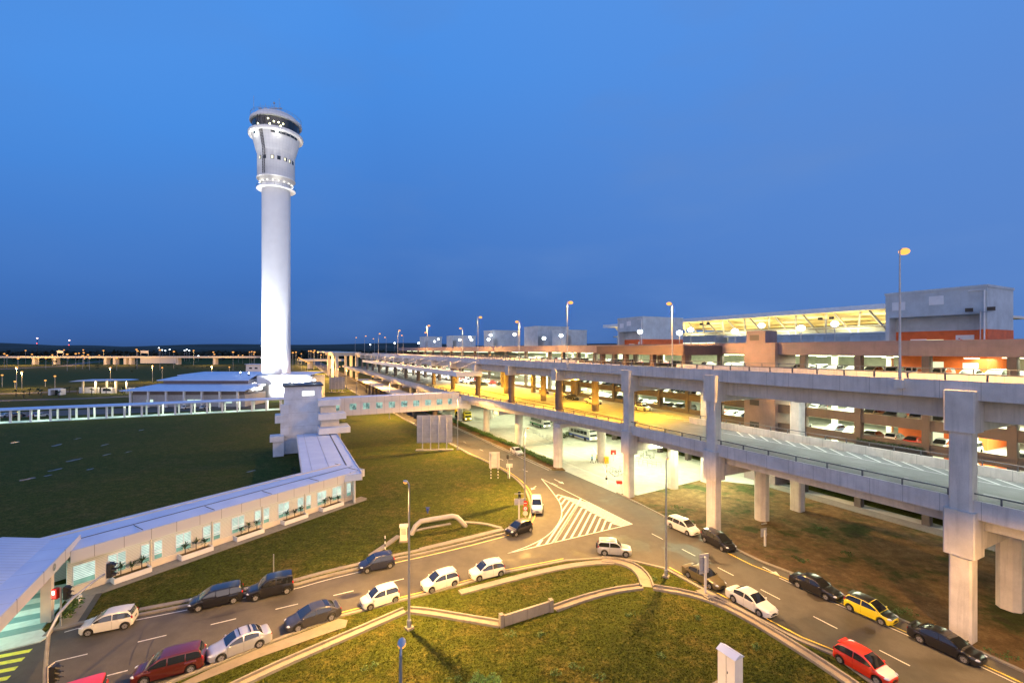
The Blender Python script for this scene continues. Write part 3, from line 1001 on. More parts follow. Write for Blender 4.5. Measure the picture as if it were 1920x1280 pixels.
def park(kind, pf, pr, *a, z=0.0, gz=0.012, **k):
    """Stand a car on its wheels: pf and pr are the pixels where the tyres of the seen side touch the road (front, rear)."""
    f_, r_ = G(*pf, z), G(*pr, z)
    hd = math.atan2(f_[1] - r_[1], f_[0] - r_[0])
    mx, my = (f_[0] + r_[0]) / 2, (f_[1] + r_[1]) / 2
    ck = CAR_KINDS[kind]
    w = ck['W'] / 2 - .06
    px, py = -math.sin(hd), math.cos(hd)
    if px * mx + py * my < 0:                   # away from the survey point
        px, py = -px, -py
    sh = ck['L'] / 2 - ck['fo'] - ck['wb'] / 2    # the middle of the wheelbase is not the middle of the car
    return car(kind, (mx + px * w - math.cos(hd) * sh, my + py * w - math.sin(hd) * sh, z + gz), hd, *a, **k)

# small cars for the decks of the parking building: one mesh each, paint set per car
def deck_car_mesh(kind):
    P = car_parts(kind)
    g = P['geom']
    bm = bmesh.new()
    mats, base = [], 0
    me_out = bpy.data.meshes.new('deck_car')
    def put(me, loc=(0, 0, 0)):
        tmp = me.copy(); tmp.transform(Matrix.Translation(loc))
        idx = []
        for m in me.materials:
            if m not in mats: mats.append(m)
            idx.append(mats.index(m))
        for p in tmp.polygons:
            p.material_index = idx[p.material_index]
        bm.from_mesh(tmp); bpy.data.meshes.remove(tmp)
    put(P['body'])
    for me in P['side_window'] + [P['windscreen'], P['rear_window']] + P['headlight'] + P['tail_light']:
        put(me)
    for w in P['wheel_at']:
        put(P['tyre'], w)
    put(P['grille'])
    bm.to_mesh(me_out); bm.free()
    for m in mats:
        me_out.materials.append(m)
    try:
        me_out.set_sharp_from_angle(angle=R(38))
    except Exception:
        pass
    return me_out
# ------------------------------------------------------------------ elevated roads
ZU, ZL = 20.45, 10.65                  # running surfaces
S_END = 335
def n_edge(s):                          # near edge of the lower road: it bows out for the drop-off lane
    return lerp_pts([(-80, 0), (16, 0), (27, -.5), (37, -1.4), (45, -2.6), (53, -3.9), (66, -5.8), (80, -7.0), (200, -7.0), (335, -9.0)], s)
def line_s(n, s0, s1, step=6.0):
    k = max(1, int((s1 - s0) / step))
    out = []
    for i in range(k + 1):
        s = s0 + (s1 - s0) * i / k
        nn = n(s) if callable(n) else n
        out.append(W(s, nn)[:2])
    return out
def railing(parent, path, z, h=.55, step=2.6):
    mb = MB().mat(M_RAIL)
    mb.tube([(x, y, z + h) for x, y in path], .06, 6)
    d = 0
    tot = length(path)
    while d < tot and d < 190:
        (x, y), a = along(path, d)
        mb.box((x, y, z + h / 2), (.09, .16, h), a)
        d += step
    mb.build('railing', parent)
FRONT = [-49.0, -24.5, 0.0, 16.4]
PIERS = [38.5 + 22.0 * k for k in range(13)]

up = thing('elevated_road', 'upper deck of the double-deck elevated road, pale concrete parapets on tall square columns', 'elevated road', W(0, 7, 0))
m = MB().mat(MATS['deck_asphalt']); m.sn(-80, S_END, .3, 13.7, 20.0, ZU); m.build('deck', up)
m = MB().mat(M_CONCP); m.sn(14, S_END, 13.72, 25, 19.7, 20.3); m.build('deck_slab', up)
m = MB().mat(M_CONC); m.sn(-80, S_END, -.05, .29, 19.85, 21.4); m.build('parapet', up)
m = MB().mat(M_CONC); m.sn(-80, 19, 13.71, 14.0, 19.85, 21.4); m.sn(50, S_END, 13.71, 14.0, 20.31, 21.4); m.build('parapet', up)
m = MB().mat(M_CONCP)
m.sn(-80, S_END, 1.7, 12.3, 18.05, 19.99)
m.build('girder', up)
railing(up, line_s(.12, -78, 190, 8), 21.4); railing(up, line_s(13.85, -78, 190, 8), 21.4)
def chamfer_col(mb, s0, s1, n0, n1, z0, z1, c=.18):
    q = [(s0 + c, n0), (s1 - c, n0), (s1, n0 + c), (s1, n1 - c), (s1 - c, n1), (s0 + c, n1), (s0, n1 - c), (s0, n0 + c)]
    mb.prism([W(s, n)[:2] for s, n in q], z0, z1)
for s in FRONT:
    m = MB().mat(M_CONCP)
    chamfer_col(m, s - .72, s + .72, -.42, .88, 0, 7.0, .14)
    chamfer_col(m, s - .72, s + .72, -.42, .88, 10.75, 17.2, .14)
    col = m.build('column', up)
    h = MB().mat(M_CONCP)
    chamfer_col(h, s - .98, s + .98, -.62, 1.25, 17.2, 20.62, .10)
    h.sn(s - .8, s + .8, 1.25, 19, 17.25, 18.04)
    h.sn(s - .8, s + .8, 1.25, 1.69, 18.04, 19.84)
    h.build('column_head', col)
    b = MB().mat(M_CONCP)
    chamfer_col(b, s - 1.0, s + 1.0, -.66, 1.3, 7.0, 10.75, .10)
    b.build('column_collar', col)
    m = MB().mat(M_CONCP)
    chamfer_col(m, s - .8, s + .8, 17.6, 19.0, 0, 17.24, .2)
    m.build('column', up)
for s in PIERS:
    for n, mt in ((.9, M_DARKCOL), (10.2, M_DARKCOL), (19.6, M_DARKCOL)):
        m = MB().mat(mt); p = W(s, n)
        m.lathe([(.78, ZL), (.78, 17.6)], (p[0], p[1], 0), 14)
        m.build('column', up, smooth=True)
    m = MB().mat(M_CONCP); m.sn(s - .9, s + .9, -.5, 21, 17.6, 18.04); m.sn(s - .9, s + .9, -.5, 1.69, 18.04, 19.84); m.build('crossbeam', up)
# white canopy hung along the near edge further on
m = MB().mat(M_WHITE)
m.sn(76, 240, -8.2, -.6, 16.9, 17.15); m.sn(76, 240, -8.3, -8.0, 16.6, 17.9); m.sn(75.7, 76, -8.3, -.6, 16.6, 17.9)
cn = m.build('canopy', up)
m = MB().mat(M_GALV)
for k in range(12):
    s = 80 + 13.5 * k
    m.tube([W(s, -7.9, 17.9), W(s, -.3, 20.6)], .12, 6)
m.build('stay', cn)

lo = thing('elevated_road', 'lower deck of the double-deck elevated road with black and white kerb and pale parapet', 'elevated road', W(0, 8, 0))
near_l = line_s(n_edge, -80, S_END, 4)
near_in = line_s(lambda s: n_edge(s) + .3, -80, S_END, 4)
far_l = [W(S_END, 25)[:2], W(22, 25)[:2], W(18, 15.8)[:2], W(-80, 15.8)[:2]]
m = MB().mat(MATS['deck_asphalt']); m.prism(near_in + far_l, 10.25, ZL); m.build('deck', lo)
m = MB().mat(M_CONC); m.sweep(near_l, [(0, 10.2), (0, 11.7), (-.28, 11.7), (-.28, 10.2)]); m.build('parapet', lo)
m = MB().mat(M_CONC); m.sn(-80, 18, 15.81, 16.1, 10.2, 11.7); m.build('parapet', lo)
m = MB().mat(M_CONCP)
m.sweep(line_s(lambda s: n_edge(s) + 1.7, -80, S_END, 4), [(0, 9.0), (0, 10.24), (-12.2, 10.24), (-12.2, 9.0)])
m.build('girder', lo)
railing(lo, line_s(lambda s: n_edge(s) + .14, -78, 150, 4), 11.7, .55, 3.2); railing(lo, line_s(15.95, -78, 18, 8), 11.7)
for s in FRONT:
    m = MB().mat(M_CONCP); p = W(s, 10)
    chamfer_col(m, s - .85, s + .85, 9.2, 10.9, 0, 7.49, .45)
    m.build('column', lo)
    m = MB().mat(M_CONCP); m.sn(s - .9, s + .9, 1.31, 17.5, 7.5, 8.99); m.build('crossbeam', lo)
for i, s in enumerate(PIERS[:9]):
    nn = (-.3, 2.2, 3.0, 3.0, 3.0, 3.0, 3.0, 3.0, 3.0)[i]
    m = MB().mat(M_CONCP); p = W(s - 1.5, nn); m.lathe([(.95, 0), (.95, 8.2)], (p[0], p[1], 0), 18); m.build('column', lo, smooth=True)
    m = MB().mat(M_CONCP); p = W(s - 1.5, nn + 11); m.lathe([(.9, 0), (.9, 8.2)], (p[0], p[1], 0), 14); m.build('column', lo, smooth=True)
    m = MB().mat(M_CONCP); m.sn(s - 2.7, s - .3, n_edge(s) + 1.0, nn + 13, 8.2, 8.99); m.build('crossbeam', lo)
# pale fittings under the upper deck over the near spans
for k in range(8):
    s = -52 + 9.5 * k
    m = MB().mat(E_TUBE); m.sn(s, s + 1.6, 12.6, 12.85, 17.85, 18.0); tag(m.build('ceiling_lamp'), ['first', 'second', 'third', 'fourth', 'fifth', 'sixth', 'seventh', 'eighth'][k] + ' pale tube light under the near spans of the upper deck', 'ceiling lamp', 'tube lights under the near spans')
    lamp_light('AREA', 'near_span_lamp', W(s + .8, 13.6, 17.7), 700, (.86, .97, .88), None, 2, None, (0, 0, -1))
# kerb lines and hatching painted on the lower road
mw = MB().mat(MATS['white_marking'])
ZK = ZL + .012
for k in range(24):
    s = 8 - k * 2.0
    mw.ribbon([W(s, 15.5)[:2], W(s - 3.0, 12.9)[:2]], .24, ZK)
for k in range(46):
    s = 34 - k * 1.5
    mw.ribbon([W(s, .9)[:2], W(s - 2.4, 3.6)[:2]], .2, ZK)
mw.ribbon(line_s(12.7, -60, 9, 10), .14, ZK); mw.ribbon(line_s(3.7, -60, 34, 10), .14, ZK)
for k in range(26):
    mw.ribbon([W(-44 + k * 6, 7.5)[:2], W(-41.5 + k * 6, 7.5)[:2]], .14, ZK)
for k in range(9):
    mw.ribbon([W(16 + k * 2.0, 16.6)[:2], W(15 + k * 2.0, 19.2)[:2]], .3, ZK)
mw.build('lane_marking', lo)
mc = MB()
for k in range(60):
    mc.mat(M_BLACK if k % 2 else M_WHITE)
    s = -50 + k * 1.6
    mc.sn(s, s + 1.6, n_edge(s) + .32, n_edge(s) + .56, ZL, ZL + .22)
mc.build('kerb', lo)
# raised island between the lanes of the drop-off
mi_ = MB().mat(M_KERB); mi_.sn(23, 120, 7.3, 8.3, ZL, ZL + .16); mi_.build('traffic_island', lo)

# concrete portal frames at the far end
po = thing('portal_frame', 'bare concrete portal frames standing at the far end of the elevated roads', 'concrete frame', W(345, 0))
for k, s in enumerate((338, 372, 410)):
    for n in (-13, 2):
        m = MB().mat(M_CREAM); m.sn(s - 1, s + 1, n - 1, n + 1, 0, 19); m.build('column', po)
    m = MB().mat(M_CREAM); m.sn(s - 1.2, s + 1.2, -16, 5, 19, 20.8); m.build('crossbeam', po)
m = MB().mat(M_CREAM); m.sn(336, 520, -16, 5, 20.81, 21.9); m.build('deck', po)

# low canopy over the walkway below the lower road, beyond the footbridge
wc = thing('walkway_canopy', 'long flat canopy under the bowed lower road, on dark posts beyond the footbridge', 'canopy', W(160, -9))
m = MB().mat(M_CREAM); m.sn(112, 224, -13.6, -7.4, 7.0, 7.45); m.build('roof', wc)
for k in range(11):
    s = 118 + k * 10.2
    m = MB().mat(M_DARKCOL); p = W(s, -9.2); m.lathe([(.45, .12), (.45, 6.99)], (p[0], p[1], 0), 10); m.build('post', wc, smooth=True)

# ------------------------------------------------------------------ parking building
cp = thing('parking_building', 'long brown multi-storey parking building with open floors and a high parapet', 'parking building', W(100, 40))
SP0, SP1 = -62, 305
PAR = [20.9, 17.65, 14.35, 11.1, 7.85, 4.6]
FAC = 28.0
for i, z in enumerate(PAR):
    e_ = SP1 if i not in (1, 2) else 78
    m = MB().mat(M_BROWN); m.sn(SP0, e_, FAC, FAC + .25, z - 1.45, z); m.build('parapet', cp)
    m = MB().mat(M_PLAZA); m.sn(SP0, e_, FAC + .26, 58, z - 1.3, z - 1.0); m.build('floor_slab', cp)
m = MB().mat(M_MAUVE); m.sn(SP0, SP1, FAC - .05, FAC + .25, 23.1, 25.25); m.build('roof_parapet', cp)
m = MB().mat(M_PLAZA); m.sn(SP0, SP1, FAC + .26, 74, 23.3, 23.7); m.build('roof_deck', cp)
m = MB().mat(flat_mat('car_park_wall', (.62, .64, .52), .7)); m.sn(SP0, SP1, 47, 47.3, 0, 23.29); m.build('back_wall', cp)
m = MB().mat(M_BROWN); m.sn(SP1, SP1 + .3, FAC, 74, 0, 25.25); m.build('end_wall', cp)
s = -3.3 - 8.2 * 7
while s < SP1:
    if not 8 < s < 16:
        m = MB().mat(M_BROWN); m.sn(s - .42, s + .42, FAC - .22, FAC - .06, 0, 23.09); m.sn(s - .38, s + .38, FAC + .26, FAC + .9, 0, 23.29); m.build('pillar', cp)
        if s < 120:
            m = MB().mat(flat_mat('car_park_wall', (.62, .64, .52), .7)); m.sn(s - .35, s + .35, 37, 37.7, 0, 23.29); m.build('pillar', cp)
    s += 8.2 if s < 80 else 16.4
# stair shaft standing proud of the facade with dark louvres
m = MB().mat(concrete('pink_concrete', (.25, .185, .18), None, .2)); m.sn(9.2, 15.2, FAC - .9, FAC + 5, 0, 25.2); m.sn(11.0, 14.7, FAC - .9, FAC + 2.4, 25.2, 27.4); sh_ = m.build('stair_shaft', cp)
m = MB().mat(M_STEELD)
for z in (26.2, 19.4, 14.3, 10.3):
    m.sn(12.2, 14.0, FAC - .96, FAC - .9, z - .55, z + .45)
m.build('louvre', sh_)
# dark gate canopy where the upper deck meets the building
m = MB().mat(concrete('dark_fascia', (.085, .055, .052), None, .2)); m.sn(20.5, 47.6, 17.5, FAC - .26, 22.9, 24.75); gc_ = m.build('entrance_canopy', cp)
for s in (21.5, 30, 38.5, 46.8):
    m = MB().mat(concrete('dark_fascia', (.085, .055, .052), None, .2)); m.sn(s - .5, s + .5, 18.2, 19.2, 20.31, 22.89); m.build('pillar', cp)
# ceiling tubes
for i, z in enumerate(PAR[:5]):
    for k in range(19):
        s = -44 + k * 9.6
        m = MB().mat(E_TUBE); m.sn(s, s + 1.5, 33.0, 33.14, z + 1.86, z + 1.93); m.build('ceiling_light', cp)
for i, z in enumerate(PAR[:5]):
    if i not in (1, 2): m = MB().mat(E_TUBE); m.sn(142, 300, 33.0, 33.14, z + 1.86, z + 1.93); m.build('light_strip', cp)
    m = MB().mat(E_TUBE); m.sn(-50, 140, 41.0, 41.14, z + 1.86, z + 1.93); m.build('light_strip', cp)

# the tall open hall further along: bright fittings and rows of cars
for k in range(20):
    for n in (14.6, 20.5):
        s = 112 + k * 9.6
        m = MB().mat(emit_mat('hall_lamp', (1.0, .98, .78), 14)); m.sn(s, s + 1.3, n, n + .5, 17.3, 17.55); m.build('hall_light', cp)
for k in range(11):
    lamp_light('AREA', 'hall_glow', W(118 + 18 * k, 18, 17.2), 5600, (1.0, .97, .74), None, 8, None, (0, 0, -1))
# stair and lift blocks on its roof
def icon_stairs(mb, s0, n0, z0, w):
    for k in range(6):
        mb.sn(s0 - .1 - (k + 1) * w / 7, s0 - .1 - k * w / 7, n0 - .05, n0 - .02, z0 + .2 + (5 - k) * .16, z0 + .34 + (5 - k) * .16)
def roof_block(s0, s1, n0, n1, zt, label, detail=0, rec=True):
    t = thing('lift_block', label, 'rooftop block', W((s0 + s1) / 2, (n0 + n1) / 2, 23.7))
    m = MB().mat(M_GREYB)
    m.sn(s0, s1, n0, n1, 29.0, zt)
    m.sn(s0, s1, n0 + (2.2 if rec else .02), n1, 23.7, 29.0)
    m.sn(s0, s0 + .8, n0 + .03, n0 + 2.2, 23.7, 28.99)
    m.sn(s1 - .5, s1, n0 + .03, n0 + 2.2, 23.7, 28.99)
    m.build('wall', t)
    m = MB().mat(M_GREYB); m.sn(s0 - .1, s1 + .1, n0 - .1, n1 + .1, zt, zt + .35); m.build('roof', t)
    if detail:
        m = MB().mat(M_ORANGE); m.sn(s0 - .03, s1, n0 + 2.16, n0 + 2.2, 23.7, 26.8); m.sn(s0 - .03, s0, n0 + .1, n1, 23.7, 26.8); m.sn(s0 - .02, s0 + .84, n0 - .01, n0 + .03, 23.7, 26.8); m.build('orange_band', t)
        m = MB().mat(M_WHITE)
        m.sn(s0 + 4.6, s0 + 6.3, n0 - .06, n0 - .01, 30.6, 31.9); m.build('vent_panel', t)
        m = MB().mat(M_WHITE); m.sn(s1 - 2.6, s1 - .9, n0 - .06, n0 - .01, 30.1, 31.4); m.build('vent_panel', t)
        m = MB().mat(M_WHITE); m.sn(s0 + 2.0, s0 + 4.0, n0 + 2.08, n0 + 2.15, 24.2, 26.1); sg = m.build('stair_sign', t)
        m = MB().mat(M_RED); icon_stairs(m, s0 + 3.8, n0 + 2.1, 24.5, 1.5); m.build('stair_symbol', sg)
        m = MB().mat(M_WHITE); m.sn(s1 - 4.4, s1 - 2.4, n0 + 2.08, n0 + 2.15, 23.9, 25.6); m.build('sign_panel', t)
        d = MB().mat(emit_mat('lit_door', (.95, 1.0, .62), 1.0)); d.sn(s0 + 5.4, s0 + 7.7, n0 + 2.1, n0 + 2.15, 23.72, 25.5); d.build('doorway', t)
        m = MB().mat(M_WHITE)
        m.tube([W(s0 + .25, n0 - .14, 23.8), W(s0 + .25, n0 - .14, zt - .4), W(s0 + 1.9, n0 - .14, zt - .35)], .09, 6)
        m.build('drain_pipe', t)
    return t
roof_block(-15.1, -3.3, 36, 45, 32.6, 'large grey lift block with an orange base on the parking roof, farthest right', 1)
roof_block(51.8, 62, 36, 51, 32.6, 'pale grey lift block with red-orange base behind the dark gate canopy', 1)
roof_block(108, 119, 36, 50, 32.6, 'grey lift block on the parking roof just left of the tall lamp in mid-span', 0, False)
roof_block(92, 101, 38, 47, 30.6, 'low wide pale block on the parking roof, right of the mid-span lift block', 0, False)
roof_block(149, 160, 36, 50, 32.6, 'grey-blue lift block on the parking roof between two white floodlights', 0, False)
roof_block(262, 275, 36, 48, 32.6, 'small grey lift block near the far end of the parking roof', 0, False)
roof_block(205, 216, 36, 50, 31.6, 'flat pale lift block far along the parking roof, half hidden by lamps', 0, False)
# the first block's orange shaft seen through the open floors
m = MB().mat(M_ORANGE); m.sn(-15.1, -5.0, 36.0, 46.9, 0, 23.28); m.build('orange_shaft', cp)
for i, z in enumerate(PAR[:5]):
    m = MB().mat(emit_mat('lit_door', (.95, 1.0, .62), 1.0)); m.sn(-10.5, -8.5, 35.92, 35.97, z - .99, z + 1.3); m.build('doorway', cp)
    m = MB().mat(M_WHITE); m.sn(-14.2, -12.6, 35.9, 35.97, z - .2, z + 1.2); m.build('stair_sign', cp)

# planter hung on the facade
pl = thing('planter_box', 'long dark planter box with a trailing hedge on the parking facade over the lower road', 'planter', W(-7, 27.4, 9))
m = MB().mat(M_STEELD); m.sn(-11.6, -3.6, 26.9, 27.9, 8.9, 10.2); m.build('box', pl)
def leaf_cloud(mb, pts, size, n, rnd):
    """Many small leaf faces scattered round each point (x,y,z,rx,ry,rz)."""
    for (x, y, z, rx, ry, rz_) in pts:
        for _ in range(n):
            a, b = rnd.uniform(0, 2 * math.pi), math.acos(rnd.uniform(-1, 1))
            rr = rnd.random() ** .4
            c = Vector((x + rx * rr * math.sin(b) * math.cos(a), y + ry * rr * math.sin(b) * math.sin(a), z + rz_ * rr * math.cos(b)))
            u = Vector((rnd.gauss(0, 1), rnd.gauss(0, 1), rnd.gauss(0, .6))).normalized()
            v = u.cross(Vector((rnd.gauss(0, 1), rnd.gauss(0, 1), rnd.gauss(0, 1)))).normalized()
            s = size * rnd.uniform(.6, 1.3)
            mb.add([c - u * s, c + v * s * .45, c + u * s, c - v * s * .45], [(0, 1, 2, 3)])
rn = random.Random(3)
m = MB().mat(M_LEAFD)
leaf_cloud(m, [(*W(-11.2 + k * .5, 27.4, 10.35), .5, .5, .35) for k in range(16)], .16, 45, rn)
m.build('hedge', pl)

# terminal building behind: a wide lit roof on raking struts
tb = thing('terminal_building', 'terminal with a wide sweeping roof lit yellow from beneath on raking struts', 'terminal building', W(40, 110))
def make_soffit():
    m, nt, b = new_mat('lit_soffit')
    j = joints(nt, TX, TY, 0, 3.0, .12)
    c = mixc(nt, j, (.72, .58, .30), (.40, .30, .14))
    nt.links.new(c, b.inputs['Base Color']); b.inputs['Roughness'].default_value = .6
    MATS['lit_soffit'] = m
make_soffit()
m = MB().mat(M_WHITE)
m.sn(14, 118, 75, 160, 33.9, 34.5); m.sn(14, 118, 74.6, 75.0, 33.5, 34.7); m.build('roof', tb)
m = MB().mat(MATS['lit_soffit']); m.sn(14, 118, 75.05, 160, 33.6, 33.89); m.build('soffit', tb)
for k in range(13):
    s = 16 + k * 8
    m = MB().mat(M_GALV)
    m.tube([W(s, 84, 26.5), W(s - 3, 79, 33.59)], .28, 6); m.tube([W(s, 84, 26.5), W(s + 3, 79, 33.59)], .28, 6)
    m.build('strut', tb)
m = MB().mat(M_GALV); m.tube([W(14, 80.5, 29.6), W(118, 80.5, 29.6)], .3, 6); m.build('tie_beam', tb)
m = MB().mat(flat_mat('pale_blue_panel', (.42, .50, .56), .5)); m.sn(4, 120, 84, 90, 20, 30.3); m.build('wall', tb)
for k in range(6):
    for n, z, e in ((79.5, 26.6, 6500), (93, 30.6, 4600), (112, 28, 7000), (138, 28, 6000)):
        lamp_light('AREA', 'soffit_uplight', W(24 + 17 * k, n, z), e * .36, (1.0, .80, .36), None, 7, None, (0, 0, 1))
# ceiling light of the parking decks
for i, z in enumerate(PAR[:5]):
    for k in range(9):
        l = lamp_light('AREA', 'deck_ceiling_light', W(-38 + 20 * k, 34, z + 1.8), 3200, (.93, 1.0, .66), None, 9, None, (0, 0, -1))
# plant rooms in front of the terminal, standing on the parking roof
t = thing('plant_room', 'low pale plant room with roller shutters on the parking roof below the lit terminal roof', 'plant room', W(20, 62, 23.7))
m = MB().mat(flat_mat('pale_blue_panel', (.42, .50, .56), .5)); m.sn(-4, 44, 60, 66, 23.7, 27.4); m.build('wall', t)
m = MB().mat(M_WHITE); m.sn(-5, 45, 59.4, 66.5, 27.4, 27.7); m.build('roof', t)
m = MB().mat(flat_mat('shutter', (.34, .39, .43), .5))
for k in range(6): m.sn(-1 + k * 7.4, 4.4 + k * 7.4, 59.9, 59.98, 23.72, 26.9)
m.build('shutter', t)
t = thing('glazed_lobby', 'brightly lit glazed lobby on the parking roof beside the pink stair shaft', 'lobby', W(55, 58, 23.7))
m = MB().mat(emit_mat('lobby_glow', (.93, 1.0, .78), 1.7)); m.sn(47, 63, 58, 58.2, 23.75, 26.0); m.build('lit_glazing', t)
m = MB().mat(M_GALV); m.sn(46, 68, 57.4, 62, 26.0, 28.0)
for k in range(7): m.sn(47 + k * 2.6, 47.15 + k * 2.6, 57.9, 57.98, 23.72, 26)
m.build('frame', t)

# hatching of the lower road, near side
# cars inside the parking building
deck_mesh = {k: deck_car_mesh(k) for k in ('hatch', 'sedan', 'mpv', 'suv')}
PAINTS = [('white', car_paint('white', (.62, .61, .58), 0)), ('silver', car_paint('silver', (.45, .46, .48), .6)), ('black', car_paint('black', (.012, .012, .014), .1)),
          ('grey', car_paint('grey', (.12, .12, .13), .5)), ('red', car_paint('red', (.42, .03, .02), .1)), ('dark blue', car_paint('blue', (.015, .03, .10), .3)), ('beige', car_paint('beige', (.40, .33, .22), .4))]
LEVEL = ['top covered level', 'second level down', 'third level down', 'level beside the lower road', 'level under the planter box']
KN = {'hatch': 'hatchback', 'sedan': 'saloon', 'mpv': 'people carrier', 'suv': 'off-roader'}
rc = random.Random(21)
for i, z in enumerate(PAR[:5]):
    smax = (112, 77, 77, 77, 30)[i]
    s = -34.0
    while s < smax:
        s += 2.75
        if rc.random() < .2 or 7.5 < s < 17 or (i == 0 and 22 < s < 46 and rc.random() < .5):
            continue
        kind = rc.choice(['hatch', 'hatch', 'sedan', 'sedan', 'mpv', 'suv'])
        cn_, pm = rc.choice(PAINTS[:4] * 2 + PAINTS)
        hd = A_N + (math.pi if rc.random() < .6 else 0) + rc.uniform(-.03, .03)
        p = W(s + rc.uniform(-.12, .12), 31.2 + rc.uniform(-.25, .25), z - 1.0)
        o = link_mesh('parked_car', deck_mesh[kind], None, p, hd, {0: pm, 1: pm, 2: pm})
        lab = f'{cn_} {KN[kind]} inside the parking building, {LEVEL[i]}'
        tag(o, lab, 'car', f'{cn_} {KN[kind]}s on the {LEVEL[i]}')

for row, n in enumerate((14.5, 22.0)):
    s = 108.0
    while s < 250:
        s += 3.3
        if rc.random() < .18: continue
        kind = rc.choice(['hatch', 'sedan', 'mpv', 'suv']); cn_, pm = rc.choice(PAINTS[:4] * 2 + PAINTS)
        o = link_mesh('parked_car', deck_mesh[kind], None, W(s, n, ZL + .01), A_N + (math.pi if rc.random() < .6 else 0), {0: pm, 1: pm, 2: pm})
        tag(o, f'{cn_} {KN[kind]} on the bright far stretch of the lower deck', 'car', f'{cn_} {KN[kind]}s on the far lower deck')
# ------------------------------------------------------------------ control tower
TWX, TWY = (518 - 960) / 850 * 220, 220.0
tw = thing('control_tower', 'tall white airport control tower with a flared cab, floodlit at its foot', 'control tower', (TWX, TWY, 0))
def make_tower_mat():
    m, nt, b = new_mat('tower_cladding')
    g = nd(nt, 'ShaderNodeNewGeometry')
    zj = joints(nt, 0, 0, 1, 1.35, .05)
    f = pos_noise(nt, .25, 5)
    c = ramp(nt, f, [(.3, (.66, .67, .68)), (.7, (.76, .76, .76))])
    tc = nd(nt, 'ShaderNodeTexCoord'); sp = nd(nt, 'ShaderNodeSeparateXYZ'); nt.links.new(tc.outputs['Object'], sp.inputs[0])
    an = mth(nt, 'ARCTAN2', sp.outputs['Y'], sp.outputs['X'])
    vj = mth(nt, 'LESS_THAN', mth(nt, 'FRACT', mth(nt, 'MULTIPLY', an, 40 / (2 * math.pi))), .06)
    j = mth(nt, 'MAXIMUM', mth(nt, 'MULTIPLY', zj, .35), mth(nt, 'MULTIPLY', vj, .35))
    c = mixc(nt, j, c, (.30, .31, .33))
    nt.links.new(c, b.inputs['Base Color']); b.inputs['Roughness'].default_value = .85; b.inputs['Specular IOR Level'].default_value = .2
    MATS['tower_cladding'] = m
make_tower_mat()
M_TW = MATS['tower_cladding']
def tl(name, prof, mat, parent=tw, k=48):
    return MB().mat(mat).lathe(prof, (TWX, TWY, 0), k).build(name, parent, smooth=True)
tl('shaft', [(6.25, 0), (6.25, 103.9)], flat_mat('tower_white', (.75, .75, .76), .9, var=.035, scale=.25, spec=.15))
tl('collar', [(6.3, 103.9), (6.9, 104.0), (8.3, 105.6), (8.45, 105.7), (8.45, 106.1), (8.2, 106.2)], M_WHITE)
tl('walkway', [(6.35, 100.9), (8.5, 100.9), (8.5, 101.25), (6.35, 101.25)], M_WHITE)
tl('drum', [(8.2, 106.2), (8.2, 117.6), (8.45, 118.0), (8.9, 119.5), (10.5, 126.0)], M_TW)
tl('gallery', [(10.4, 126.0), (11.8, 126.0), (12.0, 126.3), (12.0, 127.3), (11.7, 127.5), (9.6, 127.5)], M_WHITE)
tl('cab_glazing', [(9.5, 127.5), (10.3, 132.3)], M_DARKGLASS)
m = MB().mat(M_STEELD)
for q in range(24):
    a = 2 * math.pi * q / 24
    m.tube([(TWX + 9.53 * math.cos(a), TWY + 9.53 * math.sin(a), 127.5), (TWX + 10.33 * math.cos(a), TWY + 10.33 * math.sin(a), 132.3)], .07, 5)
m.build('mullion', tw)
tl('cab_roof', [(10.2, 132.3), (11.1, 132.3), (11.4, 132.7), (11.3, 133.7), (10.8, 134.1), (9.2, 134.5), (9.0, 135.9), (8.5, 136.3), (5.0, 136.6), (0, 136.7)], M_TW)
m = MB().mat(M_GALV)
for q in range(28):
    a = 2 * math.pi * q / 28
    x, y = TWX + 11.0 * math.cos(a), TWY + 11.0 * math.sin(a)
    m.tube([(x, y, 134.8), (x, y, 136.1)], .05, 4)
for z in (135.5, 136.1):
    m.tube([(TWX + 11.0 * math.cos(2 * math.pi * q / 40), TWY + 11.0 * math.sin(2 * math.pi * q / 40), z) for q in range(41)], .05, 4, False)
m.tube([(TWX - 7.5, TWY - 6, 136), (TWX - 7.5, TWY - 6, 143.6)], .08, 5)
m.tube([(TWX + 4.5, TWY - 6, 136), (TWX + 4.5, TWY - 6, 142.2)], .07, 5)
m.tube([(TWX, TWY - 2, 137.5), (TWX, TWY - 2, 142.4)], .14, 5)
m.ball((TWX, TWY - 2, 142.4), .5)
for q in (-5, -2.5, .5, 2.5, 4.5):
    m.box((TWX + q, TWY - 5, 138.2), (1.6, .5, .4)); m.tube([(TWX + q, TWY - 5, 137), (TWX + q, TWY - 5, 140.5)], .06, 4)
m.build('antenna', tw)
m = MB().mat(emit_mat('cab_lamp', (1.0, .98, .55), 9, False))
for a, z in ((-82, 131.0), (-68, 129.9), (-57, 129.9), (-46, 129.7), (-78, 128.6), (-52, 128.4), (-112, 129.0)):
    m.ball((TWX + 10.1 * math.cos(R(a)) , TWY + 10.1 * math.sin(R(a)), z), .34)
m.build('cab_light', tw)
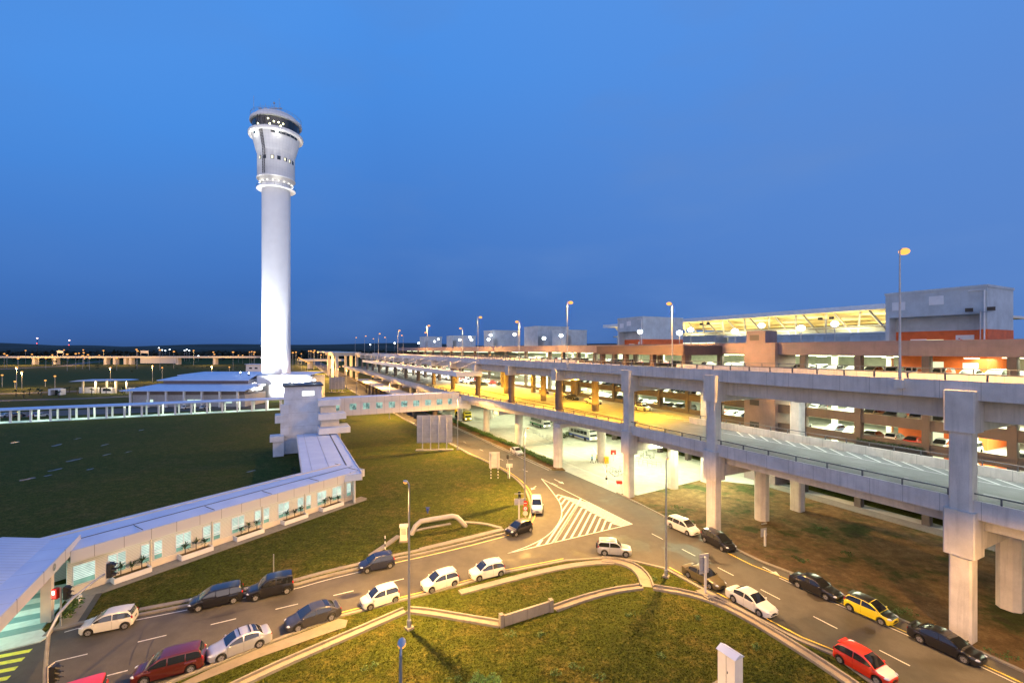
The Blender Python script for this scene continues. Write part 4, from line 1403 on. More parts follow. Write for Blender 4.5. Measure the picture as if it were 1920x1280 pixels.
# window bands
md, ml = MB().mat(M_DARKGLASS), MB().mat(emit_mat('tower_window', (1.0, .93, .66), 1.6, False))
def band(mb, r0, r1, z0, z1, a0, a1):
    n = 4; vs = []
    for i in range(n + 1):
        a = R(a0 + (a1 - a0) * i / n)
        vs += [(TWX + r0 * math.cos(a), TWY + r0 * math.sin(a), z0), (TWX + r1 * math.cos(a), TWY + r1 * math.sin(a), z1)]
    mb.add(vs, [(2 * i, 2 * i + 2, 2 * i + 3, 2 * i + 1) for i in range(n)])
for i, a in enumerate((-122, -104, -79, -60, -40, -23, -8)):
    band(md, 8.26, 8.26, 113.2, 115.0, a, a + 10.5)
    if i in (0, 2, 4, 5):
        band(ml, 8.29, 8.29, 113.4, 114.8, a + 1.5, a + (6 if i != 2 else 8))
for a in (-75, -63, -51, -39, -27, -15):
    band(md, 10.31, 10.49, 124.7, 125.7, a, a + 11)
band(md, 10.31, 10.49, 124.7, 125.7, -128, -116)
md.build('window', tw); ml.build('lit_window', tw)
m = MB().mat(M_STEELD)
pth = [(8.9, 106.3, -99), (8.9, 118.2, -99), (11.0, 126.5, -99), (12.4, 127.6, -99), (11.9, 132, -99)]
def pp(r, z, a, o): return (TWX + r * math.cos(R(a + o)), TWY + r * math.sin(R(a + o)), z)
for o in (-3.4, 3.4):
    m.tube([pp(r, z, a, o) for r, z, a in pth], .13, 5)
zz = 106.8
for (r0, z0, a0), (r1, z1, a1) in zip(pth, pth[1:]):
    k = max(2, int((z1 - z0) / 1.1))
    for i in range(k):
        t, t2 = i / k, (i + 1) / k
        f = lambda u: (r0 + (r1 - r0) * u, z0 + (z1 - z0) * u, a0 + (a1 - a0) * u)
        m.tube([pp(*f(t), -3.4), pp(*f(t2), 3.4)], .08, 4); m.tube([pp(*f(t), 3.4), pp(*f(t), -3.4)], .07, 4)
m.build('ladder', tw)
m = MB().mat(M_STEELD)
for q in range(16):
    a = 2 * math.pi * q / 16
    m.tube([(TWX + 8.4 * math.cos(a), TWY + 8.4 * math.sin(a), 101.2), (TWX + 8.4 * math.cos(a), TWY + 8.4 * math.sin(a), 102.3)], .05, 4)
m.tube([(TWX + 8.4 * math.cos(2 * math.pi * q / 32), TWY + 8.4 * math.sin(2 * math.pi * q / 32), 102.3) for q in range(33)], .06, 4, False)
m.build('handrail', tw)
m = MB().mat(emit_mat('collar_lamp', (1.0, .95, .80), 2.5, False))
for q in range(18):
    a = 2 * math.pi * q / 18 + .1
    m.box((TWX + 7.2 * math.cos(a), TWY + 7.2 * math.sin(a), 103.7), (.8, .35, .25), a)
m.build('collar_light', tw)
for a in (-120, -60):
    lamp_light('POINT', 'gallery_glow', (TWX + 11.3 * math.cos(R(a)), TWY + 11.3 * math.sin(R(a)), 125.2), 500, (1, .95, .8), None, .5)
    lamp_light('POINT', 'collar_glow', (TWX + 9.4 * math.cos(R(a)), TWY + 9.4 * math.sin(R(a)), 103.4), 160, (1, .95, .82), None, .4)
for a, z in ((-100, 45), (-60, 70), (-60, 60), (-120, 70), (-120, 60)):
    pass
# floodlights round the foot
for i, a in enumerate((-150, -110, -70, -30, 15)):
    x, y = TWX + 15 * math.cos(R(a)), TWY + 15 * math.sin(R(a)); fz = (12.25, 12.25, 8.7, 0, 0)[i]
    t = thing('floodlight', ('ground floodlight aimed up the foot of the control tower, ' + ('westernmost of the set', 'second of the set', 'middle of the set', 'fourth of the set', 'nearest the long road')[i]), 'floodlight', (x, y, fz), a and R(a), 'floodlights round the tower foot')
    m = MB().mat(M_STEELD).box((0, 0, .35), (.3, .8, .7)); link_mesh('stand', m.mesh('stand'), t)
    m = MB().mat(E_WHITE).ball((0, 0, 1.0), .3); link_mesh('lamp', m.mesh('lamp', True), t)
    lamp_light('SPOT', 'floodlight_beam', (x, y, fz + 2.0), 200000, (.93, .96, 1.0), None, .8, 140, (-math.cos(R(a)) * 1.0, -math.sin(R(a)) * 1.0, 1.6), 1.0)

# two unseen floodlights added on the stair block roof to brighten the tower
for i, (s, n) in enumerate(((80, -48.5), (80, -43.5))):
    x, y, z = W(s, n, 15.75)
    t = thing('floodlight', 'added floodlight on the stair block roof to brighten the tower, ' + ('left one', 'right one')[i], 'floodlight', (x, y, z), R(110), 'added floodlights on the stair block roof')
    link_mesh('stand', MB().mat(M_STEELD).box((0, 0, .3), (.3, .3, .6)).mesh('stand'), t); link_mesh('lamp', MB().mat(E_WHITE).ball((0, 0, .75), .3).mesh('lamp', True), t)
    lamp_light('SPOT', 'added_tower_beam', (x, y, z + 1.3), 60000, (.94, .97, 1.0), None, .4, 64, (TWX - x, TWY - y, 66), .7)
# ------------------------------------------------------------------ covered walkways with solid walls, near left
M_CLAD = flat_mat('wall_cladding', (.66, .60, .52), .6, var=.05)
def make_louvre():
    m, nt, b = new_mat('louvred_wall')
    j = joints(nt, 0, 0, 1, .16, .035)
    c = mixc(nt, j, (.68, .68, .65), (.36, .35, .33))
    nt.links.new(c, b.inputs['Base Color']); b.inputs['Roughness'].default_value = .6
    MATS['louvred_wall'] = m
    m, nt, b = new_mat('lit_window_glass')
    lv = joints(nt, 0, 0, 1, .17, .07)
    zz = dot_axis(nt, 0, 0, 1)
    lowp = mth(nt, 'LESS_THAN', zz, 1.42)
    c = mixc(nt, lv, (.86, 1.0, .88), (.34, .55, .46))
    c = mixc(nt, lowp, c, (.22, .42, .32))
    n = pos_noise(nt, .7, 3)
    c = mixc(nt, .55, c, ramp(nt, n, [(.35, (.45, .45, .45)), (.65, (1.15, 1.15, 1.15))]), 'MULTIPLY')
    nt.links.new(c, b.inputs['Emission Color']); b.inputs['Emission Strength'].default_value = 1.05
    b.inputs['Base Color'].default_value = (.03, .05, .05, 1); b.inputs['Roughness'].default_value = .1
    MATS['lit_window_glass'] = m
    m, nt, b = new_mat('bridge_window_glass')
    n = pos_noise(nt, 1.1, 3)
    c = ramp(nt, n, [(.38, (.10, .22, .22)), (.5, (.40, .72, .62)), (.66, (.62, .95, .80))])
    nt.links.new(c, b.inputs['Emission Color']); b.inputs['Emission Strength'].default_value = .75
    b.inputs['Base Color'].default_value = (.03, .05, .05, 1); b.inputs['Roughness'].default_value = .1
    MATS['bridge_window_glass'] = m
    m, nt, b = new_mat('fascia_panel')
    g = nd(nt, 'ShaderNodeNewGeometry')
    j = mth(nt, 'MAXIMUM', joints(nt, -.526, -.85, 0, 2.35, .05), 0)
    c = mixc(nt, mth(nt, 'MULTIPLY', j, .75), (.66, .65, .65), (.18, .16, .15))
    nt.links.new(c, b.inputs['Base Color']); b.inputs['Roughness'].default_value = .5
    MATS['fascia_panel'] = m
    m, nt, b = new_mat('fascia_panel_across')
    j = joints(nt, NX, NY, 0, 1.9, .05)
    c = mixc(nt, mth(nt, 'MULTIPLY', j, .75), (.70, .65, .62), (.18, .16, .15))
    nt.links.new(c, b.inputs['Base Color']); b.inputs['Roughness'].default_value = .5
    MATS['fascia_panel_across'] = m
make_louvre()
M_WINL = MATS['lit_window_glass']
A_ = G(665, 935)[:2]; B_ = G(205, 1092)[:2]
ud = unit(A_, B_); un = (-ud[1], ud[0])          # along the wall towards us; un points to its left ...
if un[0] * (0 - A_[0]) + un[1] * (0 - A_[1]) < 0:
    un = (-un[0], -un[1])                        # ... make it face the road (the viewer)
def C(d, o, z=0.0):                              # d along the wall from the corner, o outwards from its face
    return (A_[0] + ud[0] * d + un[0] * o, A_[1] + ud[1] * d + un[1] * o, z)
LW = math.hypot(B_[0] - A_[0], B_[1] - A_[1])
a_c = math.atan2(ud[1], ud[0])
def cbox(mb, d0, d1, o0, o1, z0, z1):
    mb.prism([C(d0, o0)[:2], C(d1, o0)[:2], C(d1, o1)[:2], C(d0, o1)[:2]], z0, z1)
def d_of(px):                                    # distance along the wall face at an image column
    k = (px - CX) / F
    # A + ud d : x = k y
    return (k * A_[1] - A_[0]) / (ud[0] - k * ud[1])
wk = thing('covered_walkway', 'long enclosed walkway with cream walls, lit windows and a blue-white metal roof', 'covered walkway', C(LW / 2, -3))
ext = 3.2
WH = 3.55
m = MB().mat(MATS['louvred_wall']); cbox(m, 0, LW + ext, -.25, 0, 0, WH); m.build('wall', wk)
m = MB().mat(MATS['louvred_wall']); cbox(m, 0, LW + 8, -5.2, -5.0, 0, WH); m.build('wall', wk)
m = MB().mat(M_CREAM); cbox(m, 0, LW + ext, .01, .06, 0, .75); m.build('plinth', wk)
m = MB().mat(MATS['fascia_panel']); cbox(m, -1.0, LW + ext, .85, 1.0, WH - .02, WH + 1.12); cbox(m, -1.0, LW + 9, -6.3, -6.15, WH - .02, WH + 1.0); cbox(m, -1.15, -1.0, -6.3, 1.0, WH - .02, WH + 1.12); m.build('fascia', wk)
m = MB().mat(M_CREAM); cbox(m, -.98, LW + ext, -6.14, .84, WH, WH + .06); m.build('soffit', wk)
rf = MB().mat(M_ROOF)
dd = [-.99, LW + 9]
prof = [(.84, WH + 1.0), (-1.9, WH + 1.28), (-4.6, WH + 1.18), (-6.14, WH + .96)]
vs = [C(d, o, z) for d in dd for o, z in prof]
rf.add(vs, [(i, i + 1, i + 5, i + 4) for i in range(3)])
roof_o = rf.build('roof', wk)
m = MB().mat(M_STEELD); cbox(m, -.9, LW + 5, -1.75, -1.65, WH + 1.27, WH + 1.30)
m.mat(M_CREAM); cbox(m, -.9, LW + 6, -4.75, -4.45, WH + 1.19, WH + 1.27)
m.build('gutter', roof_o)
m = MB().mat(M_STEELD)
k = 0
while k * 2.35 < LW + 8:
    cbox(m, k * 2.35, k * 2.35 + .04, -1.6, .83, WH + 1.03 + .17, WH + 1.05 + .21); k += 3
m.build('seam', roof_o)
wins = [(203, 235), (265, 279), (289, 303), (330, 357), (381, 394), (400, 412), (435, 457), (478, 488), (494, 504), (522, 541), (558, 568), (574, 582), (595, 611), (623, 639), (650, 657)]
for p0, p1 in wins:
    d1, d0 = d_of(p0), d_of(p1)
    m = MB().mat(M_WHITE); cbox(m, d0 - .06, d1 + .06, .005, .05, .86, 2.86); fr = m.build('window_frame', wk)
    m = MB().mat(M_WINL); cbox(m, d0, d1, .052, .07, .92, 2.8); m.build('glass', fr)
    m = MB().mat(M_WHITE)
    if d1 - d0 > 1.2: cbox(m, (d0 + d1) / 2 - .035, (d0 + d1) / 2 + .035, .072, .09, .92, 2.8)
    cbox(m, d0, d1, .072, .09, 1.38, 1.45); cbox(m, d0, d1, .072, .09, 1.72, 1.78); m.build('glazing_bar', fr)
# end window by the crossing
m = MB().mat(M_WHITE); cbox(m, LW + 1.1, LW + 2.8, .005, .05, .86, 2.86); fr = m.build('window_frame', wk)
m = MB().mat(M_WINL); cbox(m, LW + 1.15, LW + 2.75, .052, .07, .92, 2.8); m.build('glass', fr)
# downpipes
for px in (282, 397, 491, 571, 646):
    d = d_of(px)
    m = MB().mat(M_CREAM); m.tube([C(d, .12, .1), C(d, .12, WH - .05)], .07, 6); m.build('downpipe', wk, smooth=True)
# apron path along the wall, planters and palms
ap = MB().mat(M_KERB); cbox(ap, -1.2, LW + 3.5, .05, 1.5, 0, .08)
structure('apron', ap)
dr = MB().mat(M_KERB); cbox(dr, -.8, LW + 2.6, 1.5, 2.0, 0, .05)
structure('wall_drain', dr)
dk = MB().mat(M_STEELD); dk.ribbon(g2([(152, 1166), (186, 1113)]), .5, .075)
structure('drain_channel', dk)
def small_palm_mesh(rnd, h, spread):
    mb = MB().mat(M_TRUNK); mb.tube([(0, 0, 0), (rnd.uniform(-.06, .06), rnd.uniform(-.06, .06), h * .55)], [.05, .035], 6)
    mb.mat(M_LEAFD)
    for q in range(26):
        a = rnd.uniform(0, 6.28); e = rnd.uniform(.2, 1.2); l = spread * rnd.uniform(.7, 1.1)
        base = Vector((0, 0, h * rnd.uniform(.4, .6)))
        d = Vector((math.cos(a) * math.cos(e), math.sin(a) * math.cos(e), math.sin(e)))
        side = Vector((-math.sin(a), math.cos(a), 0)) * .055
        p1 = base + d * l * .55; p2 = base + d * l + Vector((0, 0, -l * .35))
        mb.add([base - side * .3, base + side * .3, p1 + side, p1 - side, p2], [(0, 1, 2, 3), (3, 2, 4)])
    return mb.mesh('small_palm')
rnp = random.Random(5)
PALM = [small_palm_mesh(rnp, 1.5, .95), small_palm_mesh(rnp, 1.25, .9), small_palm_mesh(rnp, 1.75, .9)]
side_w = ['beside the crossing canopy', 'second planter along the wall from the crossing', 'third planter along the wall from the crossing', 'fourth planter along the wall from the crossing', 'planter nearest the corner of the walkway']
for i, (p0, p1) in enumerate([(206, 277), (332, 392), (436, 487), (525, 569), (597, 636)]):
    d1, d0 = d_of(p0), d_of(p1)
    t = thing('wall_planter', 'long white planter against the walkway wall, ' + ['first one from the crossing', 'second one from the crossing', 'third one from the crossing', 'fourth one from the crossing', 'last one before the corner'][i], 'planter', C((d0 + d1) / 2, .6), 0, 'planters along the walkway wall')
    m = MB().mat(M_WHITE)
    cbox(m, d0, d1, 1.0, 1.12, .08, .62); cbox(m, d0, d0 + .12, .07, .99, .08, .62); cbox(m, d1 - .12, d1, .07, .99, .08, .62); m.build('box', t)
    m = MB().mat(MATS['dirt']); cbox(m, d0 + .13, d1 - .13, .07, .98, .08, .50); m.build('soil', t)
    for q in range(3):
        d = d0 + (d1 - d0) * (.2 + .3 * q) + rnp.uniform(-.1, .1)
        o = link_mesh('small_palm', PALM[(i + q) % 3], None, C(d, .55, .5), rnp.uniform(0, 6))
        tag(o, ['short palm at the corner end of the planter, ', 'middle palm of the planter, ', 'palm at the crossing end of the planter, '][q] + ['first planter from crossing', 'second planter from crossing', 'third planter from crossing', 'fourth planter from crossing', 'last planter before corner'][i], 'palm', 'small palms in the wall planters')
for k in range(6):
    d = LW * (k + .5) / 6
    t = tag(MB().mat(emit_mat('eave_lamp', (1.0, .88, .5), 3, False)).box((0, 0, 0), (.5, .12, .06), a_c).build('eave_light', at=C(d, .45, WH - .06)), ['first', 'second', 'third', 'fourth', 'fifth', 'sixth'][k] + ' slim light under the walkway eaves, counted from the corner', 'eave light', 'lights under the walkway eaves')

lg = lamp_light('AREA', 'eave_glow', C(LW / 2, .5, WH - .12), 85, (1.0, .95, .80), None, LW, None, (0, 0, -1))
lg.data.shape = 'RECTANGLE'; lg.data.size = LW; lg.data.size_y = .25; lg.rotation_euler = (0, 0, a_c)
# crossing canopy: higher roof over the raised crossing, lower left
cd = unit(G(109, 1043, 5.2)[:2], G(16, 1138, 5.2)[:2])          # along its edge towards us
cn2 = (cd[1], -cd[0])
if cn2[0] > 0: cn2 = (-cn2[0], -cn2[1])                        # to the left, under the roof
E0 = G(150, 1006, 5.4)[:2]
e1 = G(109, 1043, 5.2)[:2]
def K(d, o, z=0.0):
    return (e1[0] + cd[0] * d + cn2[0] * o, e1[1] + cd[1] * d + cn2[1] * o, z)
def kbox(mb, d0, d1, o0, o1, z0, z1):
    mb.prism([K(d0, o0)[:2], K(d1, o0)[:2], K(d1, o1)[:2], K(d0, o1)[:2]], z0, z1)
cc = thing('crossing_canopy', 'wide ridged metal canopy over the raised pedestrian crossing at the road', 'canopy', K(6, 5))
CZ = 4.2
m = MB().mat(MATS['fascia_panel']); kbox(m, -5.5, 22, -.12, 0, CZ, CZ + 1.05); m.build('fascia', cc)
m = MB().mat(M_CREAM); kbox(m, -5.4, 22, .01, 11, CZ + .05, CZ + .12); m.build('soffit', cc)
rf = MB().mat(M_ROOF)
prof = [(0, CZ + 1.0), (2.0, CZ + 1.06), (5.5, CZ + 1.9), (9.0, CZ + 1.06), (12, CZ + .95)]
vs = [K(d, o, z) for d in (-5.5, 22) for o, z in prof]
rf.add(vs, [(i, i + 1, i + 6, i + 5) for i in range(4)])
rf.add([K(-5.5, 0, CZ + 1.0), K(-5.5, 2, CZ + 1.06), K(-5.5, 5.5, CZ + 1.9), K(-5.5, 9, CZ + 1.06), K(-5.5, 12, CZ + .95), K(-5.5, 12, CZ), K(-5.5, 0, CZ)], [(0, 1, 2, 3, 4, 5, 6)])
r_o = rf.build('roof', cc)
m = MB().mat(flat_mat('roof_seam', (.42, .46, .55), .5))
for q in range(46):
    d = -5.2 + q * .60
    m.add([K(d, 2.02, CZ + 1.075), K(d + .07, 2.02, CZ + 1.075), K(d + .07, 5.48, CZ + 1.91), K(d, 5.48, CZ + 1.91)], [(0, 1, 2, 3)])
for q in range(10):
    d = -5.0 + q * 2.7
    m.add([K(d, .02, CZ + 1.012), K(d + .06, .02, CZ + 1.012), K(d + .06, 1.98, CZ + 1.07), K(d, 1.98, CZ + 1.07)], [(0, 1, 2, 3)])
m.build('seam', r_o)
m = MB().mat(M_CREAM); kbox(m, .7, 1.4, .05, .75, 0, CZ + .04); m.build('pillar', cc)
m = MB().mat(M_CREAM); kbox(m, 15, 16, .1, .9, 0, CZ + .04); m.build('pillar', cc)
mr = MB().mat(M_CHROME)
mr.lathe([(.26, -.02), (.32, -.02), (.32, .02), (.26, .02), (.26, -.02)], (0, 0, 0), 24)
ring = link_mesh('round_emblem', mr.mesh('round_emblem', True), cc, tuple(Vector(K(1.4, -.15, CZ + .6)) - Vector(cc.location)), 0)
ring.rotation_euler = (R(90), 0, math.atan2(cd[1], cd[0]))
# striped raised crossing under it, in bands across the walking direction
for q in range(9):
    m = MB().mat(M_PALE if q % 2 == 0 else M_TEAL)
    pd0, pd1 = -6.6 + q * 1.15, -6.6 + (q + 1) * 1.15
    if q < 8:
        m.prism([K(pd0, .3)[:2], K(pd1, .3)[:2], K(pd1, 10)[:2], K(pd0, 10)[:2]], 0, .11)
    else:
        m.prism([K(pd0, .3)[:2], G(92, 1193)[:2], G(75, 1204)[:2], G(0, 1222)[:2], G(-90, 1248)[:2], K(pd0, 10)[:2]], 0, .11)
    structure('crossing_paving', m)
lamp_light('AREA', 'canopy_glow', K(0, 4.5, CZ - .15), 260, (.62, 1.0, .85), None, 4, None, (0, 0, -1))
lamp_light('AREA', 'canopy_glow', K(7, 4.5, CZ - .15), 180, (.62, 1.0, .85), None, 4, None, (0, 0, -1))
# corner planter by the pillar
t = thing('corner_planter', 'white corner planter with bushy plants beside the crossing pillar', 'planter', G(140, 1150))
q0, q1 = G(120, 1160)[:2], G(152, 1125)[:2]
m = MB().mat(M_WHITE); m.ribbon([q0, q1], .14, .0, .65); m.build('box', t)
m = MB().mat(M_LEAF); leaf_cloud(m, [(*G(px, py, .9)[:2], z, .6, .6, .55) for px, py, z in ((125, 1150, 1.0), (133, 1143, 1.2), (142, 1135, 1.2), (128, 1138, .8))], .17, 90, random.Random(9)); m.build('foliage', t)
ws = MB().mat(M_KERB); ws.sheet(g2([(100, 1180), (150, 1168), (188, 1110), (205, 1094), (190, 1098), (150, 1122)]), .07)
structure('path', ws)

# second arm of the walkway, running back to the stair block
wk2 = thing('covered_walkway', 'short wide walkway arm with flat metal roof running from the corner to the stair block', 'covered walkway', W(55, -46))
# its right eave passes the corner point; find it in the terminal frame
s_c, n_c = SN(G(680, 885, 4.8))
m = MB().mat(MATS['louvred_wall']); m.sn(s_c + .5, 71.4, n_c - 1.25, n_c - 1.0, 0, WH); m.build('wall', wk2); m = MB().mat(MATS['louvred_wall']); m.sn(s_c + 4, 75, n_c - 7.4, n_c - 7.2, 0, WH); m.build('wall', wk2)
m = MB().mat(MATS['fascia_panel_across']); m.sn(s_c + .3, 73, n_c - .15, n_c, WH - .02, WH + 1.15); m.sn(s_c + 3, 73, n_c - 8.5, n_c - 8.35, WH - .02, WH + 1.0); m.build('fascia', wk2)
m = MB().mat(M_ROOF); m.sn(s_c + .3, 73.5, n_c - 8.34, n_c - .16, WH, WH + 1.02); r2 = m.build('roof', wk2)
m = MB().mat(M_STEELD); m.sn(s_c + 1.5, 73, n_c - 1.75, n_c - 1.55, WH + 1.02, WH + 1.05)
m.mat(flat_mat('roof_seam', (.42, .46, .55), .5)); m.sn(s_c + 1, 73, n_c - 4.4, n_c - 4.3, WH + 1.02, WH + 1.06); m.sn(s_c + 2.5, 73, n_c - 7.0, n_c - 6.93, WH + 1.02, WH + 1.05)
m.build('gutter', r2)
m = MB().mat(M_LEAFD); leaf_cloud(m, [(*W(s_c + 9 + k * 2.2, n_c - 9.3, .7), .5, .7, .6) for k in range(8)], .2, 50, random.Random(4))
o = m.build('hedge', at=W(s_c + 16, n_c - 9.3, 0)); tag(o, 'dark hedge strip in the drain bed behind the short walkway arm', 'hedge')

# ------------------------------------------------------------------ stair block and footbridge
sb_ = thing('stair_block', 'white stair block with stepped landings and one lit window, joining walkway and footbridge', 'stair block', W(79, -46))
M_SW = concrete('stair_white', (.72, .75, .80), (0, 0, 1, 3.1, .04), .06, .5)
m = MB().mat(M_SW); m.sn(75, 84, -50.2, -42.2, 0, 15.4); m.sn(74.2, 75, -50.9, -49.2, 4.2, 11.5); m.build('wall', sb_)
m = MB().mat(M_STEELD); m.sn(74.6, 84.4, -50.6, -41.8, 15.4, 15.75); m.build('roof', sb_)
m = MB().mat(M_WHITE); m.sn(74.93, 74.99, -46.5, -43.7, 13.1, 14.4); wf = m.build('window_frame', sb_)
m = MB().mat(emit_mat('stair_window', (.95, 1, .95), 2.2)); m.sn(74.88, 74.92, -46.4, -43.8, 13.2, 14.3); m.build('glass', wf)
m = MB().mat(M_STEELD)
for k in range(9): m.sn(74.84, 74.87, -46.3 + k * .3, -46.25 + k * .3, 13.2, 14.3)
m.build('glazing_bar', wf)
for z, n1, s0 in ((4.8, -36.4, 69.5), (7.9, -37.2, 70.5), (11.0, -38.2, 71.5)):
    m = MB().mat(M_WHITE); m.sn(s0, 75.5, -43.2, n1, z, z + 1.3); ld = m.build('landing', sb_)
    m = MB().mat(M_ROOF); m.sn(s0 + .2, 75.4, -43.0, n1 - .2, z + 1.3, z + 1.36); m.build('landing_roof', ld)
m = MB().mat(M_CREAM); m.sn(71.5, 75.4, -42.6, -38.3, 0, 4.79); m.sn(72, 75.4, -42.6, -38.6, 6.11, 7.89); m.sn(72.6, 75.4, -42.6, -39.2, 9.21, 10.99); m.build('lower_wall', sb_)
m = MB().mat(M_SW); m.sn(72.5, 76, -53, -50.2, 3.4, 4.6); m.sn(73, 77, -52.4, -50.2, 0, 3.41); m.build('side_landing', sb_)
m = MB().mat(M_SW); m.sn(73.5, 77, -52.0, -50.25, 7.4, 9.2); m.build('side_landing', sb_)

fb = thing('footbridge', 'enclosed pink-white footbridge with a row of lit windows, crossing the road to the lower deck', 'footbridge', W(78.5, -25))
S0, S1 = 76.0, 80.5
m = MB().mat(MATS['fascia_panel_across']); m.sn(S0, S0 + .2, -41.8, -7.3, 8.0, 11.9); m.sn(S1 - .2, S1, -41.8, -7.3, 8.0, 11.9); m.build('wall', fb)
m = MB().mat(MATS['fascia_panel_across']); m.sn(S0 - .12, S0 - .005, -39.5, -7.3, 10.95, 12.2); m.sn(S0 - .12, S0 - .005, -41.0, -7.3, 7.8, 8.95); m.build('fascia', fb)
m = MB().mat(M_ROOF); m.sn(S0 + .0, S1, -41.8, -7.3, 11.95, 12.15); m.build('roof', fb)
m = MB().mat(M_CONCP); m.sn(S0 + .21, S1 - .21, -41.8, -7.3, 7.8, 8.1); m.build('floor', fb)
for k in range(10):
    n = -38.9 + k * 3.15
    w = 1.55 if k else .8
    m = MB().mat(M_WHITE); m.sn(S0 - .03, S0 - .004, n - .06, n + w + .06, 9.15, 10.75); fr = m.build('window_frame', fb)
    m = MB().mat(MATS['bridge_window_glass']); m.sn(S0 - .05, S0 - .032, n, n + w, 9.2, 10.7); m.build('glass', fr)
    m = MB().mat(M_STEELD); m.sn(S0 - .07, S0 - .052, n + w / 2 - .03, n + w / 2 + .03, 9.2, 10.7); m.sn(S0 - .07, S0 - .052, n, n + w, 9.7, 9.76); m.build('glazing_bar', fr)
# landing wedge against the lower road
m = MB().mat(M_SW)
pw = [W(S0 - .2, -9.5, 12.2), W(S0 - .2, -9.5, 8.2), W(S0 - .2, -4.0, 7.6), W(S0 - .2, -4.0, 9.4), W(S1, -9.5, 12.2), W(S1, -9.5, 8.2), W(S1, -4.0, 7.6), W(S1, -4.0, 9.4)]
m.add(pw, [(0, 1, 2, 3), (7, 6, 5, 4), (0, 3, 7, 4), (3, 2, 6, 7), (2, 1, 5, 6), (1, 0, 4, 5)])
m.build('end_wedge', fb)
for n in (-13.5,):
    m = MB().mat(M_DARKCOL); p = W(78.3, n); m.lathe([(.7, 0), (.7, 7.79)], (p[0], p[1], 0), 12); m.build('pier', fb, smooth=True)

# ------------------------------------------------------------------ far covered walkway, open on columns
FA, FB_ = G(-60, 797)[:2], G(530, 768)[:2]
fd = unit(FA, FB_); fn = (-fd[1], fd[0])
def Q(d, o, z=0.0): return (FA[0] + fd[0] * d + fn[0] * o, FA[1] + fd[1] * d + fn[1] * o, z)
FL = math.hypot(FB_[0] - FA[0], FB_[1] - FA[1])
fw = thing('covered_walkway', 'long open walkway on paired white columns under a pale blue roof, across the dark field', 'covered walkway', Q(FL / 2, 2))
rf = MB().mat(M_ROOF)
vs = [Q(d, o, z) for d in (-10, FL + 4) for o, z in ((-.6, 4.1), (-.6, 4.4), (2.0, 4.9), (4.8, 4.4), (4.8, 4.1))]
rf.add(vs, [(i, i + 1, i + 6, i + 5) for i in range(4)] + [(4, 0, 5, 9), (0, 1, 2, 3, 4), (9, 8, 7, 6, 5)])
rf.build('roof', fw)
m = MB().mat(M_PALE); m.ribbon([Q(-10, 2)[:2], Q(FL + 2, 2)[:2]], 5.0, 0, .15); m.build('floor', fw)
for k in range(int(FL / 4.9) + 1):
    d = k * 4.9
    m = MB().mat(M_WHITE)
    m.box(Q(d, .1, 2.1), (.55, .35, 3.9), math.atan2(fd[1], fd[0])); m.build('column', fw); m = MB().mat(M_WHITE); m.box(Q(d + .3, 4.2, 2.1), (.5, .35, 3.9), math.atan2(fd[1], fd[0]))
    m.build('column', fw)
for k in range(8):
    lamp_light('AREA', 'walkway_glow', Q(FL * (k + .5) / 8, 2.0, 3.9), 330, (.86, 1.0, .72), None, 4, None, (0, 0, -1))
LAMP_K = 3.1
# ------------------------------------------------------------------ street lamps
_LM = {}
def lamp_meshes(h, arm):
    k = (round(h, 1), arm)
    if k not in _LM:
        p = MB().mat(M_GALV)
        p.tube([(0, 0, 0), (0, 0, h * .5), (0, 0, h)], [.12, .09, .06], 8)
        if arm > 0:
            p.tube([(0, 0, h), (arm * .5, 0, h + .12), (arm, 0, h + .15)], [.05, .045, .04], 6)
        b = MB().mat(M_KERB).box((0, 0, .09), (.62, .62, .18)); b.mat(M_GALV).lathe([(.19, .18), (.19, .75), (.12, .85)], (0, 0, 0), 8)
        hd = MB().mat(flat_mat('lamp_housing', (.40, .42, .46), .4, .2)).ball((arm + .26, 0, h + .15), .30, 1.0, .55, .28, 12, 6)
        ln = MB().mat(E_SOD).ball((arm + .30, 0, h + (.04 if arm <= .35 else -.04)), .21 if arm <= .35 else (.52 if arm < .6 else .95), 1.0, .8, .6, 10, 6)
        _LM[k] = (p.mesh('pole', True), b.mesh('base'), hd.mesh('lamp_head', True), ln.mesh('lamp_lens', True))
    return _LM[k]
def street_lamp(x, y, z, h, ang, label, group, power=0, arm=.35, col=C_SODIUM, spot=172, base=True):
    t = thing('street_lamp', label, 'street lamp', (x, y, z), ang, group)
    p, b, hd, ln = lamp_meshes(h, arm)
    link_mesh('pole', p, t)
    if base: link_mesh('base', b, t)
    h_ = link_mesh('lamp_head', hd, t); link_mesh('lamp_lens', ln, h_)
    if power:
        lamp_light('SPOT', 'street_lamp_light', (x + math.cos(ang) * (arm + .5), y + math.sin(ang) * (arm + .5), z + h - .42), power * LAMP_K, col, None, .07, spot, (0, 0, -1), .55)
    return t
def _t(): pass
def toward(a, b): return math.atan2(b[1] - a[1], b[0] - a[0])
GR = 'street lamps along the ground roads'
p1 = G(767, 1178); street_lamp(p1[0], p1[1], 0, 12.4, toward((5.8, -6.4), (0, 0)), 'tall grey street lamp on a square base in the grass beside the white hatchbacks', GR, 15000)
p2 = G(1249, 1081); street_lamp(p2[0], p2[1], 0, 12.3, R(60), 'tall grey street lamp in the grass between silver off-roader and khaki saloon', GR, 7000)
street_lamp(-4.25, 17.3, 0, 12.35, R(100), 'street lamp cut off by the bottom edge, only its blue-grey head and upper pole showing', GR, 6500)
p4 = G(984, 942); street_lamp(p4[0], p4[1], 0, 11.6, R(35), 'lit street lamp rising beside the curve with the parked white van', GR, 13000)
p5 = G(858, 843); street_lamp(p5[0], p5[1], 0, 12.6, R(25), 'lit street lamp between the big sign back and the end of the footbridge', GR, 13000)
